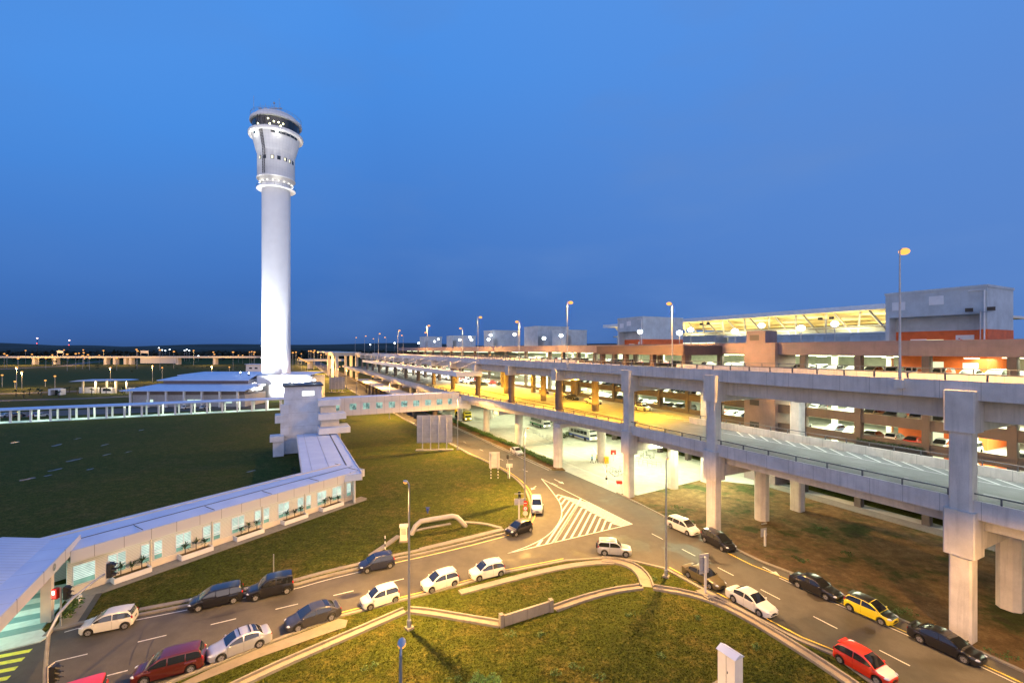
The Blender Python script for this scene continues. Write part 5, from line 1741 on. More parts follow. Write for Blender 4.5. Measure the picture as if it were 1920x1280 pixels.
street_lamp(*W(118, -17.5)[:2], 0, 12.6, A_N, 'lit street lamp just beyond the footbridge, shining on the low canopy', GR, 16000)
for k in range(5):
    s = 158 + 40 * k
    street_lamp(*W(s, -17.0 - .3 * k)[:2], 0, 12.6, A_N, ['first', 'second', 'third', 'fourth', 'fifth'][k] + ' lit street lamp in the row beyond the footbridge, counted from the bridge', GR, 13000, .5)
# lamps of the same row that stand just outside the picture
street_lamp(34.5, 26.5, 0, 12.4, R(130), 'street lamp at the kerb of the right road, out of the picture', GR, 4000)
street_lamp(-31, 18.5, 0, 12.4, R(70), 'street lamp at the kerb of the left road, out of the picture', GR, 4200)
GU = 'street lamps along the upper deck'
ORD = ['nearest', 'second', 'third', 'fourth', 'fifth', 'sixth', 'seventh', 'eighth']
for k, s in enumerate((-20.4, 33.6, 79.6, 131.5, 182, 233, 284, 330)):
    p = W(s, -.32)
    t = street_lamp(p[0], p[1], 20.7, 12.6 if k != 0 else 12.3, A_N, ORD[k] + ' tall street lamp on the near parapet of the upper deck, counted from the viewer', GU, 17000 if k < 6 else 0, .5, C_SODIUM, 172, False)
    m = MB().mat(M_CONCP).box((0, 0, .2), (.6, .6, .8)); link_mesh('bracket', m.mesh('bracket'), t)
for k, s in enumerate((20.6, 82, 131.5, 182, 233, 284, 330)):
    p = W(s, 14.3)
    street_lamp(p[0], p[1], 20.3, 12.2, A_N + math.pi, ORD[k] + ' tall street lamp on the far side of the upper deck, counted from the viewer', GU, 17000 if k < 5 else 0, .5, C_SODIUM, 172, False)
for k in range(7):
    s = 385 + 48 * k
    for n, w in ((-2, 'near'), (-32, 'outer')):
        p = W(s, n)
        street_lamp(p[0], p[1], 0 if n < -20 else 8, 12.4, A_N, f'{ORD[k]} lit lamp of the distant {w} row along the airport road', 'distant airport road lamps', 0, .7, C_SODIUM, 172, False)

for k in range(5):
    lamp_light('POINT', 'distant_road_light', W(360 + 75 * k, -20, 10), 90000, C_SODIUM, None, 1.5)
# sodium fittings under the upper deck, over the drop-off
for k in range(9):
    for n in (4.5, 15):
        s = 26 + 11.5 * k
        m = MB().mat(E_SOD); m.sn(s, s + .8, n, n + .3, 17.9, 18.03)
        o = m.build('ceiling_lamp', at=W(s, n, 17.9)); o.data.transform(Matrix.Identity(4))
        tag(o, f'{["first","second","third","fourth","fifth","sixth","seventh","eighth","ninth"][k]} sodium fitting under the upper deck, {"outer" if n < 10 else "inner"} row', 'ceiling lamp', 'sodium fittings under the upper deck')
        lamp_light('AREA', 'soffit_lamp', W(s + .4, n + .15, 17.85), 5200, (1.0, .50, .025), None, 1.2, None, (0, 0, -1))
    lamp_light('AREA', 'soffit_bounce', W(26 + 11.5 * k, 9, 12.2), 800, (1.0, .50, .025), None, 4, None, (0, 0, 1))
# greenish-white fittings under the lower deck, over the yard
for k in range(10):
    for n in (6, 14, 22):
        s = 14 + 11 * k
        m = MB().mat(E_TUBE); m.sn(s, s + 1.4, n, n + .2, 8.85, 8.97)
        tag(m.build('ceiling_lamp'), f'{["first","second","third","fourth","fifth","sixth","seventh","eighth","ninth","tenth"][k]} pale tube light under the lower deck, {"outer" if n < 10 else "middle" if n < 20 else "inner"} row', 'ceiling lamp', 'tube lights under the lower deck')
        lamp_light('AREA', 'yard_lamp', W(s + .7, n, 8.8), (1500 if s < 50 else 800), (.95, 1.0, .58), None, 2.0, None, (0, 0, -1))
lamp_light('AREA', 'yard_lamp', W(12, 14, 8.8), 1800, (.93, 1.0, .68), None, 3.0, None, (0, 0, -1))

# white floodlight masts on the parking roof
FLD = [(1200, 622, 30), (1274, 624, 30), (1295, 618, 38), (1378, 621, 33), (1428, 610, 42), (1502, 615, 36), (1565, 607, 46), (1052, 629, 34), (1020, 634, 32), (996, 632, 40), (965, 627, 33),
       (920, 628, 34), (916, 636, 31), (884, 637, 34), (881, 632, 42), (862, 637, 36), (822, 636, 40), (850, 633, 38), (815, 640, 36), (785, 643, 36), (740, 643, 40), (694, 646, 38)]
fm_p = MB().mat(M_GALV).tube([(0, 0, -7), (0, 0, 0)], .09, 6).mesh('mast')
fm_l = MB().mat(E_WHITE).ball((0, 0, 0), .66, 1, 1, .8, 12, 8).mesh('lamp', True)
for i, (px, py, n) in enumerate(FLD):
    # stands where the sight line meets the plane n = const of the roof
    k = (px - CX) / F
    s = (OX + NX * n - k * (OY + NY * n)) / (k * TY - TX)
    x, y, _ = W(s, n)
    z = H - (py - HY) / F * y
    near = ['beside the behind-gate lift block', 'right of the lift block behind the gate', 'at the left tip of the lit terminal roof', 'left of the pink stair shaft', 'above the pink stair shaft', 'over the roller shutters', 'nearest the big orange-based block'][i] if i < 7 else None
    lab = f'white floodlight mast on the parking roof, {near}' if near else f'white floodlight mast on the parking roof, {["eighth","ninth","tenth","eleventh","twelfth","thirteenth","fourteenth","fifteenth","sixteenth","seventeenth","eighteenth","nineteenth","twentieth","twenty-first","twenty-second"][i-7]} from the orange-based block'
    t = thing('floodlight_mast', lab, 'floodlight', (x, y, z), 0, 'floodlights on the parking roof')
    me = MB().mat(M_GALV).tube([(0, 0, 23.7 - z), (0, 0, 0)], .08, 6)
    link_mesh('mast', me.mesh('mast'), t); link_mesh('lamp', fm_l, t)
    if i < 9:
        lamp_light('POINT', 'floodlight_glow', (x, y, z), 1500, (.92, .98, 1.0), None, .5)
# twin dark floodlights beside the large block
for px, py, lab in ((1838, 582, 'pair of dark unlit floodlights on a pole at the corner of the orange-based block'), (1549, 598, 'pair of dark unlit floodlights on a pole before the lit terminal roof'), (1322, 608, 'pair of dark unlit floodlights on a pole at the left end of the lit roof')):
    n = 35 if px > 1800 else 52
    k = (px - CX) / F
    s = (OX + NX * n - k * (OY + NY * n)) / (k * TY - TX)
    x, y, _ = W(s, n); z = H - (py - HY) / F * y
    t = thing('unlit_floodlight', lab, 'floodlight', (x, y, 23.7), A_N)
    m = MB().mat(M_GALV).tube([(0, 0, 0), (0, 0, z - 23.7)], .06, 6).tube([(0, -1.3, z - 23.9), (0, 1.3, z - 23.9)], .05, 6); link_mesh('pole', m.mesh('pole'), t)
    for o_ in (-1.1, 1.1):
        m = MB().mat(M_BLACK).box((-.1, o_, z - 23.55), (.5, .8, .5), .3); link_mesh('lamp', m.mesh('lamp'), t)

# ------------------------------------------------------------------ signs seen from behind
def sign_back(base, w, z0, z1, ang, nposts, label, striped=False, slab=True):
    t = thing('road_sign', label, 'road sign', base, ang)
    m = MB().mat(M_SIGNBACK).box((0, 0, (z0 + z1) / 2), (w, .06, z1 - z0)); pn = link_mesh('panel', m.mesh('panel'), t)
    m = MB().mat(M_GALV)
    for k in range(max(2, int((z1 - z0) / 1.3))):
        m.box((0, -.07, z0 + .3 + k * 1.3), (w * .98, .07, .1))
    if w > 4:
        for k in range(1, 4):
            m.box((-w / 2 + k * w / 4 + .3, -.035, (z0 + z1) / 2), (.04, .03, z1 - z0))
    link_mesh('stiffener', m.mesh('stiffener'), t)
    for k in range(nposts):
        x = 0 if nposts == 1 else -w * .34 + k * w * .68 / (nposts - 1)
        m = MB()
        if striped:
            q = 7
            for j in range(q):
                m.mat(M_BLACK if j % 2 else M_WHITE); m.tube([(x, -.16, z0 * j / q), (x, -.16, z0 * (j + 1) / q)], .07, 8)
            m.mat(M_GALV).tube([(x, -.16, z0), (x, -.16, z1 - .2)], .06, 8)
        else:
            m.mat(flat_mat('pale_post', (.62, .60, .58), .5)); m.box((x, -.18, (z1 - .2) / 2), (.20, .16, z1 - .2))
        link_mesh('post', m.mesh('post'), t)
    if slab:
        m = MB().mat(M_KERB).box((0, -.3, .09), (w * 1.05, 1.6, .18)); link_mesh('slab', m.mesh('slab'), t)
    return t
rz_s = A_N
sign_back(G(815, 843), 8.4, 1.7, 8.3, R(4), 4, 'large grey back of a road sign on four posts before the footbridge')
sign_back(G(632, 735), 8.6, 1.6, 8.6, R(4), 4, 'large grey back of a road sign far off beyond the footbridge')
sign_back(G(927, 896), 1.95, 1.9, 4.9, R(6), 2, 'tall narrow sign back on two black and white striped posts at the road edge', True, False)
sign_back(G(955, 896), 1.2, 2.0, 2.7, R(6), 1, 'small grey sign back on one post beside the striped-post sign', False, False)
sign_back(G(973, 974), 1.3, 2.1, 3.0, R(4), 1, 'small sign back on a post in the grass by the curve with parked cars', False, False)
sign_back(G(1320, 1112), 1.1, 2.0, 3.9, R(20), 1, 'upright grey sign back on a post in front of the khaki saloon', False, True)
sign_back(G(1432, 1022), .9, 1.1, 2.1, R(20), 1, 'small grey sign back standing on the bare soil beneath the lower deck', False, False)
t = thing('signal_head', 'black signal head on a thin grey post at the road edge near the striped-post sign', 'signal', G(952, 896))
link_mesh('post', MB().mat(M_GALV).tube([(0, 0, 0), (0, 0, 3.9)], .05, 6).mesh('post'), t); link_mesh('head', MB().mat(M_BLACK).box((0, 0, 4.0), (.4, .35, .8)).mesh('head'), t)
t = thing('signal_head', 'black signal head on a tall thin post in the grass inside the curve', 'signal', G(974, 972))
link_mesh('post', MB().mat(M_GALV).tube([(0, 0, 0), (0, 0, 3.3)], .05, 6).mesh('post'), t); link_mesh('head', MB().mat(M_BLACK).box((0, 0, 3.5), (.35, .3, .8)).mesh('head'), t)
# round prohibition signs at the bend
t = thing('warning_sign', 'stack of red and white round signs on a post by the black hatchback', 'traffic sign', G(985, 973))
link_mesh('post', MB().mat(M_GALV).tube([(0, 0, 0), (0, 0, 2.6)], .04, 6).mesh('post'), t)
for z, mt, inner in ((2.3, M_RED, None), (1.55, M_RED, M_WHITE), (.85, M_CREAM, None)):
    m = MB().mat(mt)
    vs = [(.36 * math.cos(2 * math.pi * q / 20), -.06, z + .36 * math.sin(2 * math.pi * q / 20)) for q in range(20)]
    m.add(vs + [(a, b + .03, c) for a, b, c in vs], [tuple(range(20))] + [(q, (q + 1) % 20, 20 + (q + 1) % 20, 20 + q) for q in range(20)])
    if inner:
        m.mat(inner); m.add([(.25 * math.cos(2 * math.pi * q / 20), -.065, z + .25 * math.sin(2 * math.pi * q / 20)) for q in range(20)], [tuple(range(20))])
        m.mat(M_BLACK); m.box((0, -.07, z), (.05, .006, .26)); m.box((.06, -.07, z + .05), (.1, .006, .05))
    elif mt is M_RED:
        m.mat(M_WHITE); m.box((0, -.066, z), (.44, .006, .1))
    link_mesh('sign_plate', m.mesh('sign_plate'), t)
def striped_post(base, h, label):
    m = MB()
    for j in range(6):
        m.mat(M_BLACK if j % 2 == 0 else M_WHITE); m.tube([(0, 0, h * j / 6), (0, 0, h * (j + 1) / 6)], .06, 8)
    o = link_mesh('marker_post', m.mesh('marker_post'), None, base); tag(o, label, 'marker post'); return o
striped_post(G(722, 1034), 1.9, 'black and white striped marker post in the grass behind the dark blue hatchback')
o = link_mesh('thin_post', MB().mat(M_GALV).tube([(0, 0, 0), (0, 0, 2.3)], .05, 6).mesh('thin_post'), None, G(513, 1079)); tag(o, 'bare thin grey post in the grass behind the black van', 'post')

# ------------------------------------------------------------------ traffic signals at the crossing
def signal_body(mb, c, ang, n=3):
    ca, sa = math.cos(ang), math.sin(ang)
    mb.mat(M_BLACK); mb.box(c, (.30, .42, .36 * n), ang)
    for k in range(n):
        z = c[2] + (k - (n - 1) / 2) * .36 * -1 + .0
        pts = []
        for q in range(9):
            a = math.pi * q / 8
            pts.append((-.0, .17 * math.cos(a), .05 + .15 * math.sin(a)))
        vs = []
        for (x, y, zz) in pts:
            for dx in (.15, .46):
                vs.append((c[0] + ca * dx - sa * y, c[1] + sa * dx + ca * y, z + zz - .02 - (.08 if dx > .3 else 0)))
        mb.add(vs, [(2 * i, 2 * i + 2, 2 * i + 3, 2 * i + 1) for i in range(8)])
t = thing('traffic_signal', 'curved grey mast arm with black signal heads rising over the crossing at the lower left', 'traffic signal', (-31.5, 30.6, 0))
m = MB().mat(M_GALV)
bx, by = -31.5, 30.6
arm = [(bx, by, 0), (bx, by, 2.4), (bx + .05, by + .15, 4.6), (bx + .15, by + .7, 5.7), (bx + .3, by + 1.6, 6.35), (bx + .5, by + 3.0, 6.8), (bx + .62, by + 3.9, 7.0)]
m.tube(arm, [.14, .13, .11, .10, .09, .08, .07], 10)
m.build('mast', t, smooth=True)
m = MB(); signal_body(m, (bx + .95, by + 3.9, 7.25), R(10)); m.mat(M_CREAM).box((bx + .74, by + 3.9, 7.25), (.05, .5, 1.2), R(10)); m.build('signal_head', t)
m = MB(); signal_body(m, (bx + .5, by + .1, 2.1), R(5)); m.mat(M_CREAM).box((bx + .3, by + .1, 2.1), (.05, .5, 1.2), R(5)); m.build('signal_head', t)
t = thing('pedestrian_signal', 'short signal post with a glowing red light beside the crossing pillar', 'traffic signal', G(114, 1176))
gx, gy, _ = G(114, 1176)
m = MB().mat(M_GALV).tube([(gx, gy, 0), (gx, gy, 3.5)], .07, 8); m.build('post', t)
m = MB(); signal_body(m, (gx + .42, gy + .1, 3.0), R(8), 3); m.build('signal_head', t)
m = MB().mat(flat_mat('red_shell', (.35, .02, .015), .5)).box((gx - .34, gy - .05, 3.0), (.42, .4, .85)); m.mat(emit_mat('red_signal', (1.0, .03, .02), 6, False)); m.box((gx - .36, gy - .27, 3.05), (.34, .03, .7)); m.mat(emit_mat('red_signal_core', (1, .75, .6), 12, False)); m.box((gx - .36, gy - .30, 3.15), (.16, .02, .3)); m.build('red_light', t)
lamp_light('POINT', 'red_signal_glow', (gx - .4, gy - .7, 3.1), 12, (1, .05, .03), None, .15)

# ------------------------------------------------------------------ drains and low walls in the grass island
CLEAR = set()
def keep_clear(path, hw):
    for (x, y) in resample(path, .3):
        r_ = int(hw / .3) + 1
        for i in range(-r_, r_ + 1):
            for j in range(-r_, r_ + 1):
                if i * i + j * j <= (hw / .3) ** 2 + .5:
                    CLEAR.add((int(math.floor(x / .3)) + i, int(math.floor(y / .3)) + j))
def drain(pxs, w, label, depth=.18, name='concrete_drain'):
    p = resample(smooth_path(g2(pxs), 1), 2.5); keep_clear(p, w / 2 + .15)
    mb = MB().mat(M_KERB)
    mb.ribbon(p, .16, 0, .22, w / 2); mb.ribbon(p, .16, 0, .22, -w / 2)
    mb.mat(concrete('drain_floor', (.30, .25, .19), None, .5)); mb.ribbon(p, w - .16, .02)
    o = mb.build(name, at=(0, 0, 0)); tag(o, label, 'drain')
    return o
drain([(760, 1145), (690, 1176), (600, 1215), (520, 1250), (440, 1288), (380, 1318)], .8, 'long open concrete drain running through the grass below the parked saloons')
drain([(762, 1145), (800, 1148), (860, 1158), (938, 1171)], .8, 'open concrete drain running right from the lamp base to the low wall')
drain([(1040, 1142), (1090, 1124), (1150, 1108), (1202, 1101)], .8, 'open concrete drain rising from the low wall to the curved channel')
drain([(1225, 1102), (1290, 1113), (1340, 1128), (1400, 1158), (1460, 1194), (1530, 1238), (1600, 1285), (1680, 1340)], .8, 'open concrete drain along the right road below the khaki and white saloons')
drain([(1214, 1100), (1207, 1080), (1190, 1063), (1160, 1053), (1128, 1050)], 1.2, 'curved concrete channel from the kerb near the silver off-roader')
def slab(pxs, w, h, label, z=0):
    p = resample(smooth_path(g2(pxs), 1), 2.5); keep_clear(p, w / 2 + .1)
    o = MB().mat(M_KERB).ribbon(p, w, z, h).build('concrete_slab', at=(0, 0, 0)); tag(o, label, 'concrete slab'); return o
slab([(862, 1112), (930, 1094), (1000, 1076), (1060, 1063), (1110, 1056), (1150, 1055)], .85, .16, 'long pale concrete slab along the kerb right of the white hatchbacks')
slab([(788, 1031), (850, 1016), (910, 1001), (944, 993)], .8, .14, 'concrete slab along the far kerb behind the black hatchback')
slab([(695, 1042), (722, 1024), (748, 1005)], .7, .14, 'short sloping concrete strip leading to the control cabinet')
slab([(770, 997), (800, 990), (845, 982)], .5, .1, 'thin concrete strip under the arched pipe')
slab([(868, 979), (905, 981), (940, 990)], .55, .12, 'thin concrete strip running right from the arched pipe')
t = thing('retaining_wall', 'short stained concrete wall with end posts in the middle of the grass', 'low wall', G(985, 1160))
wp = g2([(945, 1173), (1030, 1146)])
m = MB().mat(concrete('stained_concrete', (.30, .27, .23), None, .8)); m.ribbon(wp, .2, 0, .95); m.build('panel', t)
for q, (px, py) in enumerate(((940, 1174), (1033, 1145))):
    m = MB().mat(M_KERB); x, y, _ = G(px, py); m.box((x, y, .55), (.35, .45, 1.1), .4); m.build('end_post', t)
pvr = MB().mat(concrete('block_paving', (.22, .19, .15), None, .4)).sheet(g2([(635, 1160), (652, 1163), (648, 1176), (600, 1192), (545, 1212), (480, 1235), (430, 1256), (380, 1276), (330, 1296), (300, 1300), (400, 1252), (492, 1214), (567, 1186)]), .06)
structure('block_paving', pvr)
# arched pipe and control cabinet
pp_ = [G(771, 1002), G(779, 986, 1.0), G(789, 977, 1.45), G(805, 974, 1.55), G(848, 967, 1.6), G(857, 969, 1.4), G(866, 978, .8), G(873, 986, .05)]
t = thing('arched_pipe', 'fat pale steel pipe arching out of the grass with a blue valve', 'pipe', G(820, 985))
m = MB().mat(flat_mat('pipe_paint', (.36, .34, .33), .45)); m.tube(resample3(pp_) if 'resample3' in globals() else pp_, .32, 14); m.build('pipe', t, smooth=60)
m = MB().mat(M_BLUE); x, y, _ = G(802, 985); m.box((x, y, 2.25), (.35, .35, .35)); m.tube([(x, y, 1.7), (x, y, 2.1)], .09, 6); m.tube([(x - .3, y, 2.5), (x + .3, y, 2.5)], .05, 6); m.build('valve', t)
t = thing('control_cabinet', 'white ribbed control cabinet beside the arched pipe', 'cabinet', G(757, 1014), R(10))
link_mesh('body', MB().mat(M_CREAM).box((0, 0, 1.0), (.85, .7, 1.7)).mesh('body'), t); link_mesh('roof', MB().mat(M_CREAM).box((0, 0, 1.95), (1.05, .9, .16)).mesh('roof'), t)
link_mesh('base', MB().mat(M_KERB).box((0, 0, .1), (1.1, .95, .2)).mesh('base'), t)
m = MB().mat(M_STEELD)
for k in range(7): m.box((0, -.36, 1.0 + k * .11), (.6, .02, .03))
link_mesh('louvre', m.mesh('louvre'), t)
t = thing('control_cabinet', 'tall white metal cabinet with sloping top in the grass at the bottom right', 'cabinet', (15.35, 31.9, 0), R(-62))
link_mesh('body', MB().mat(M_WHITE).box((0, 0, 1.45), (1.35, .85, 2.5)).mesh('body'), t)
m = MB().mat(M_ROOF).add([(-.76, -.52, 2.71), (.76, -.52, 2.71), (.76, .52, 2.71), (-.76, .52, 2.71), (-.76, 0, 2.98), (.76, 0, 2.98)], [(0, 1, 5, 4), (2, 3, 4, 5), (0, 4, 3), (1, 2, 5), (3, 2, 1, 0)])
link_mesh('roof', m.mesh('roof'), t)
link_mesh('base', MB().mat(M_KERB).box((0, 0, .1), (1.9, 1.3, .2)).mesh('base'), t)
link_mesh('door_seam', MB().mat(M_STEELD).box((0, -.43, 1.45), (.02, .012, 2.3)).box((.1, -.435, 1.5), (.05, .03, .16)).mesh('door_seam'), t)
for px, py, lab, s_ in ((1310, 1258, 'flat pale stone lying in the grass left of the white cabinet', .32), (290, 1087, 'pale leaf-shaped stone lying on the grass before the walkway planter', .5), (543, 1031, 'small white scrap lying on the grass above the black van', .22), (1358, 1207, 'small pale pebble in the grass above the white cabinet', .16)):
    x, y, _ = G(px, py)
    o = MB().mat(M_CREAM).ball((0, 0, s_ * .12), s_, 1, .7, .22, 9, 5, .6).build('flat_stone', at=(x, y, 0), smooth=True); tag(o, lab, 'stone')
# white block barrier at the right edge
o = MB().mat(M_WHITE).box((0, 0, .55), (.8, 2.2, 1.1), 0).build('road_barrier', at=(*G(1915, 1272)[:2], 0), bevel=.04); o.rotation_euler = (0, 0, R(25)); tag(o, 'white block barrier at the kerb ahead of the long black saloon', 'barrier')
# small leafy bush at the bottom edge
t = thing('leafy_bush', 'bright green leafy bush poking up at the bottom edge of the grass', 'bush', G(910, 1300))
bx, by, _ = G(910, 1300)
m = MB().mat(M_TRUNK)
for q in range(7): m.tube([(bx, by, 0), (bx + .22 * (q - 3), by + .1 * (q % 3), .9 + .15 * (q % 2))], [.03, .012], 5)
m.build('stem', t)
m = MB().mat(flat_mat('bright_leaf', (.10, .21, .045), .6, 0, .3, 6)); leaf_cloud(m, [(bx + .3 * (q - 3), by + .15 * ((q * 2) % 3 - 1), .75 + .33 * ((q * 3) % 4) / 3, .3, .35, .45) for q in range(7)], .085, 120, random.Random(8)); m.build('foliage', t)
# weeds scattered over the grass
rw = random.Random(12)
m = MB().mat(M_LEAF)
for (px, py) in [(960, 1190), (1045, 1265), (1120, 1270), (1010, 1190), (1225, 1085), (1085, 1253), (850, 1275), (1300, 1160), (1420, 1215), (1180, 1155), (690, 1250), (1230, 1230)]:
    x, y, _ = G(px, py)
    leaf_cloud(m, [(x + rw.uniform(-.5, .5), y + rw.uniform(-.3, .3), .12, .35, .35, .15) for _ in range(3)], .09, 26, rw)
for (px, py) in [(1500, 1050), (1265, 950), (1540, 990), (1590, 1040), (1290, 980), (1700, 1150), (1880, 1230)]:
    x, y, _ = G(px, py)
    leaf_cloud(m, [(x + rw.uniform(-.8, .8), y + rw.uniform(-.5, .5), .12, .45, .45, .18) for _ in range(4)], .10, 26, rw)
o = m.build('weeds'); tag(o, 'low weeds scattered in the lit grass', 'weeds', None, 'stuff')
# grass tufts on the near verges, as one mass
gt_ = MB().mat(MATS['grass'])
rg = random.Random(99)
def box_of(p): return min(a for a, _ in p), max(a for a, _ in p), min(b for _, b in p), max(b for _, b in p)
rb = box_of(road_poly)
kerbs_near = [(resample(q, 2), .8) for q in (far_a_s, near_a, near_b, smooth_path(inner_curve, 2))]
wall_line = [C(-1, .5)[:2], C(LW + 3, .5)[:2]]
for q in (far_a_s, near_a, near_b, smooth_path(inner_curve, 2), left_c[:3]):
    keep_clear(offset(q, .25), .35)
keep_clear(offset(gp, 1.25), .35)
keep_clear(g2([(635, 1160), (560, 1192), (480, 1222), (380, 1262), (300, 1295)]), 1.0)
count = 0
while count < 34000:
    u = rg.random()
    py = 880 + 400 * u ** .75; px = rg.uniform(180, 1640)
    x, y, _ = G(px, py)
    if (int(math.floor(x / .3)), int(math.floor(y / .3))) in CLEAR:
        continue
    if inside((x, y), road_poly) or inside((x, y), dirt) or inside((x, y), plaza):
        continue
    dw = (x - A_[0]) * un[0] + (y - A_[1]) * un[1]
    if dw < 2.2 and px < 700:
        continue
    count += 1
    for _ in range(2):
        a = rg.uniform(0, 6.28); h_ = rg.uniform(.03, .09); w_ = rg.uniform(.02, .05); l_ = rg.uniform(-.1, .1)
        gt_.add([(x - w_ * math.cos(a), y - w_ * math.sin(a), 0), (x + w_ * math.cos(a), y + w_ * math.sin(a), 0), (x + l_, y + l_, h_)], [(0, 1, 2)])
        x += rg.uniform(-.1, .1); y += rg.uniform(-.1, .1)
o = gt_.build('grass_tufts'); tag(o, 'short rough grass on the lit verges', 'grass', None, 'stuff')
# hedge on the median: separate bushes in a row
hp = resample(g2([(700, 735), (785, 765), (850, 792), (950, 834), (1040, 874)]), 1.0)
L_ = length(hp); d = .6; i = 0
hm = []
for q in range(4):
    mb = MB().mat(M_HEDGE); leaf_cloud(mb, [(0, 0, .62, .75, .75, .55), (.4, .2, .5, .5, .5, .4), (-.4, -.2, .5, .5, .5, .4)], .15, 130, random.Random(30 + q)); hm.append(mb.mesh('median_bush'))
while d < L_ and i < 90:
    (x, y), a = along(hp, L_ - d)
    o = link_mesh('median_bush', hm[i % 4], None, (x, y, .1), rw.uniform(0, 6)); o.scale = (1, 1, rw.uniform(.8, 1.15))
    tag(o, 'rounded green bush in the clipped row on the median beside the yard', 'bush', 'bushes on the road median')
    d += 1.45; i += 1

# ------------------------------------------------------------------ cars on the roads
pw_, psil, pblk, pgry, pred, pblu, pbei = (p for _, p in PAINTS)
white2 = car_paint('cream_white', (.64, .63, .58), 0); maroon = car_paint('maroon', (.10, .012, .008), .3); dgrey = car_paint('dark_grey', (.055, .055, .062), .5)
navy = car_paint('navy', (.018, .022, .05), .4); khaki = car_paint('khaki', (.17, .14, .075), .5); yellow = car_paint('yellow', (.78, .62, .02), 0); redc = car_paint('bright_red', (.56, .028, .012), 0)
silver2 = car_paint('bright_silver', (.56, .57, .60), .6); black2 = car_paint('deep_black', (.008, .008, .011), .1)
park('hatch', (164, 1193), (235, 1179), white2, 'white hatchback parked nearest the crossing canopy on the far side of the left road')
park('mpv', (375, 1146), (435, 1132), black2, 'black people carrier parked between the crossing-end white hatchback and the black van', spoiler=False)
park('van', (482, 1126), (535, 1114), black2, 'black high-roofed van parked by the far kerb below the thin post')
park('hatch', (688, 1075), (732, 1065), navy, 'dark blue hatchback parked at the far kerb beside the striped marker post')
park('mpv', (272, 1284), (355, 1262), maroon, 'maroon hatchback at the near kerb of the left road, in front of the silver saloon')
park('sedan', (417, 1240), (484, 1215), silver2, 'silver saloon with two black roof bars at the near kerb', bars=True)
park('coupe', (560, 1184), (620, 1164), dgrey, 'dark grey saloon with sloping roof beside the block paving', spoiler=False)
park('mini', (694, 1144), (742, 1129), white2, 'boxy little white hatchback parked left of the tall lamp post')
park('hatch', (809, 1112), (853, 1099), white2, 'white hatchback parked just right of the tall lamp post')
park('hatch', (898, 1090), (940, 1080), pw_, 'white hatchback parked foremost in the near row beside the long slab')
park('hatch', (968, 1006), (994, 997), black2, 'black hatchback parked on the inside of the bend under the round signs')
car('van', (*G(1006, 956)[:2], .012), toward(G(1004, 945), G(1006, 967)), pw_, 'white van parked nose-on at the bend behind the black hatchback')
park('suv', (1174, 1045), (1133, 1042), silver2, 'silver off-roader with a spare wheel on its tail at the junction')
park('mpv', (1289, 1004), (1257, 989.5), pw_, 'white people carrier parked at the right kerb in front of the square column')
park('mpv', (1355, 1034), (1320, 1015), black2, 'black people carrier parked at the foot of the square column', spoiler=False)
park('sedan', (1330, 1104), (1291, 1083), khaki, 'khaki saloon parked behind the upright sign back')
park('sedan', (1422, 1155), (1376, 1129), pw_, 'white saloon parked in front of the khaki saloon on the right road')
park('sedan', (1547, 1124.5), (1497, 1102), black2, 'black saloon parked at the far kerb behind the yellow hatchback')
park('hatch', (1651, 1171), (1594, 1145), yellow, 'yellow hatchback with black roof and black bonnet', roof=pblk, hood=pblk)
park('coupe', (1802, 1241), (1729, 1207), black2, 'long black saloon with tail wing in front of the tallest square column')
park('hatch', (1642, 1282), (1576, 1244), redc, 'red hatchback with a white bonnet at the lower right', hood=pw_)
park('sedan', (1835, 1388), (1758, 1343), pw_, 'white car cut off by the bottom edge, only its roof edge showing')
park('van', (88, 1366), (150, 1346), redc, 'bright red car cut off by the bottom edge at the left, only its roof showing')
park('sedan', (972, 856), (954, 846), pw_, 'white saloon on the road beside the median bushes', name='driving_car')
# on the lower deck
zl = ZL + .012
def deck_park(kind, px, py, hd, paint, label):
    car(kind, (*G(px, py, ZL)[:2], zl), hd, paint, label)
deck_park('pickup', 1112, 757, A_T + math.pi + .1, pw_, 'white pickup truck standing on the yellow-lit drop-off deck')
deck_park('sedan', 1073, 749, A_T + math.pi, pblk, 'dark saloon parked on the drop-off deck behind the white pickup')
deck_park('sedan', 1050, 743, A_T + math.pi, yellow, 'yellow taxi-like saloon on the drop-off deck')
deck_park('hatch', 1020, 738, A_T + math.pi, maroon, 'dark red hatchback at the far end of the yellow-lit drop-off deck')
deck_park('sedan', 1205, 769, A_T + math.pi, pw_, 'white saloon on the drop-off deck right of the third square column')

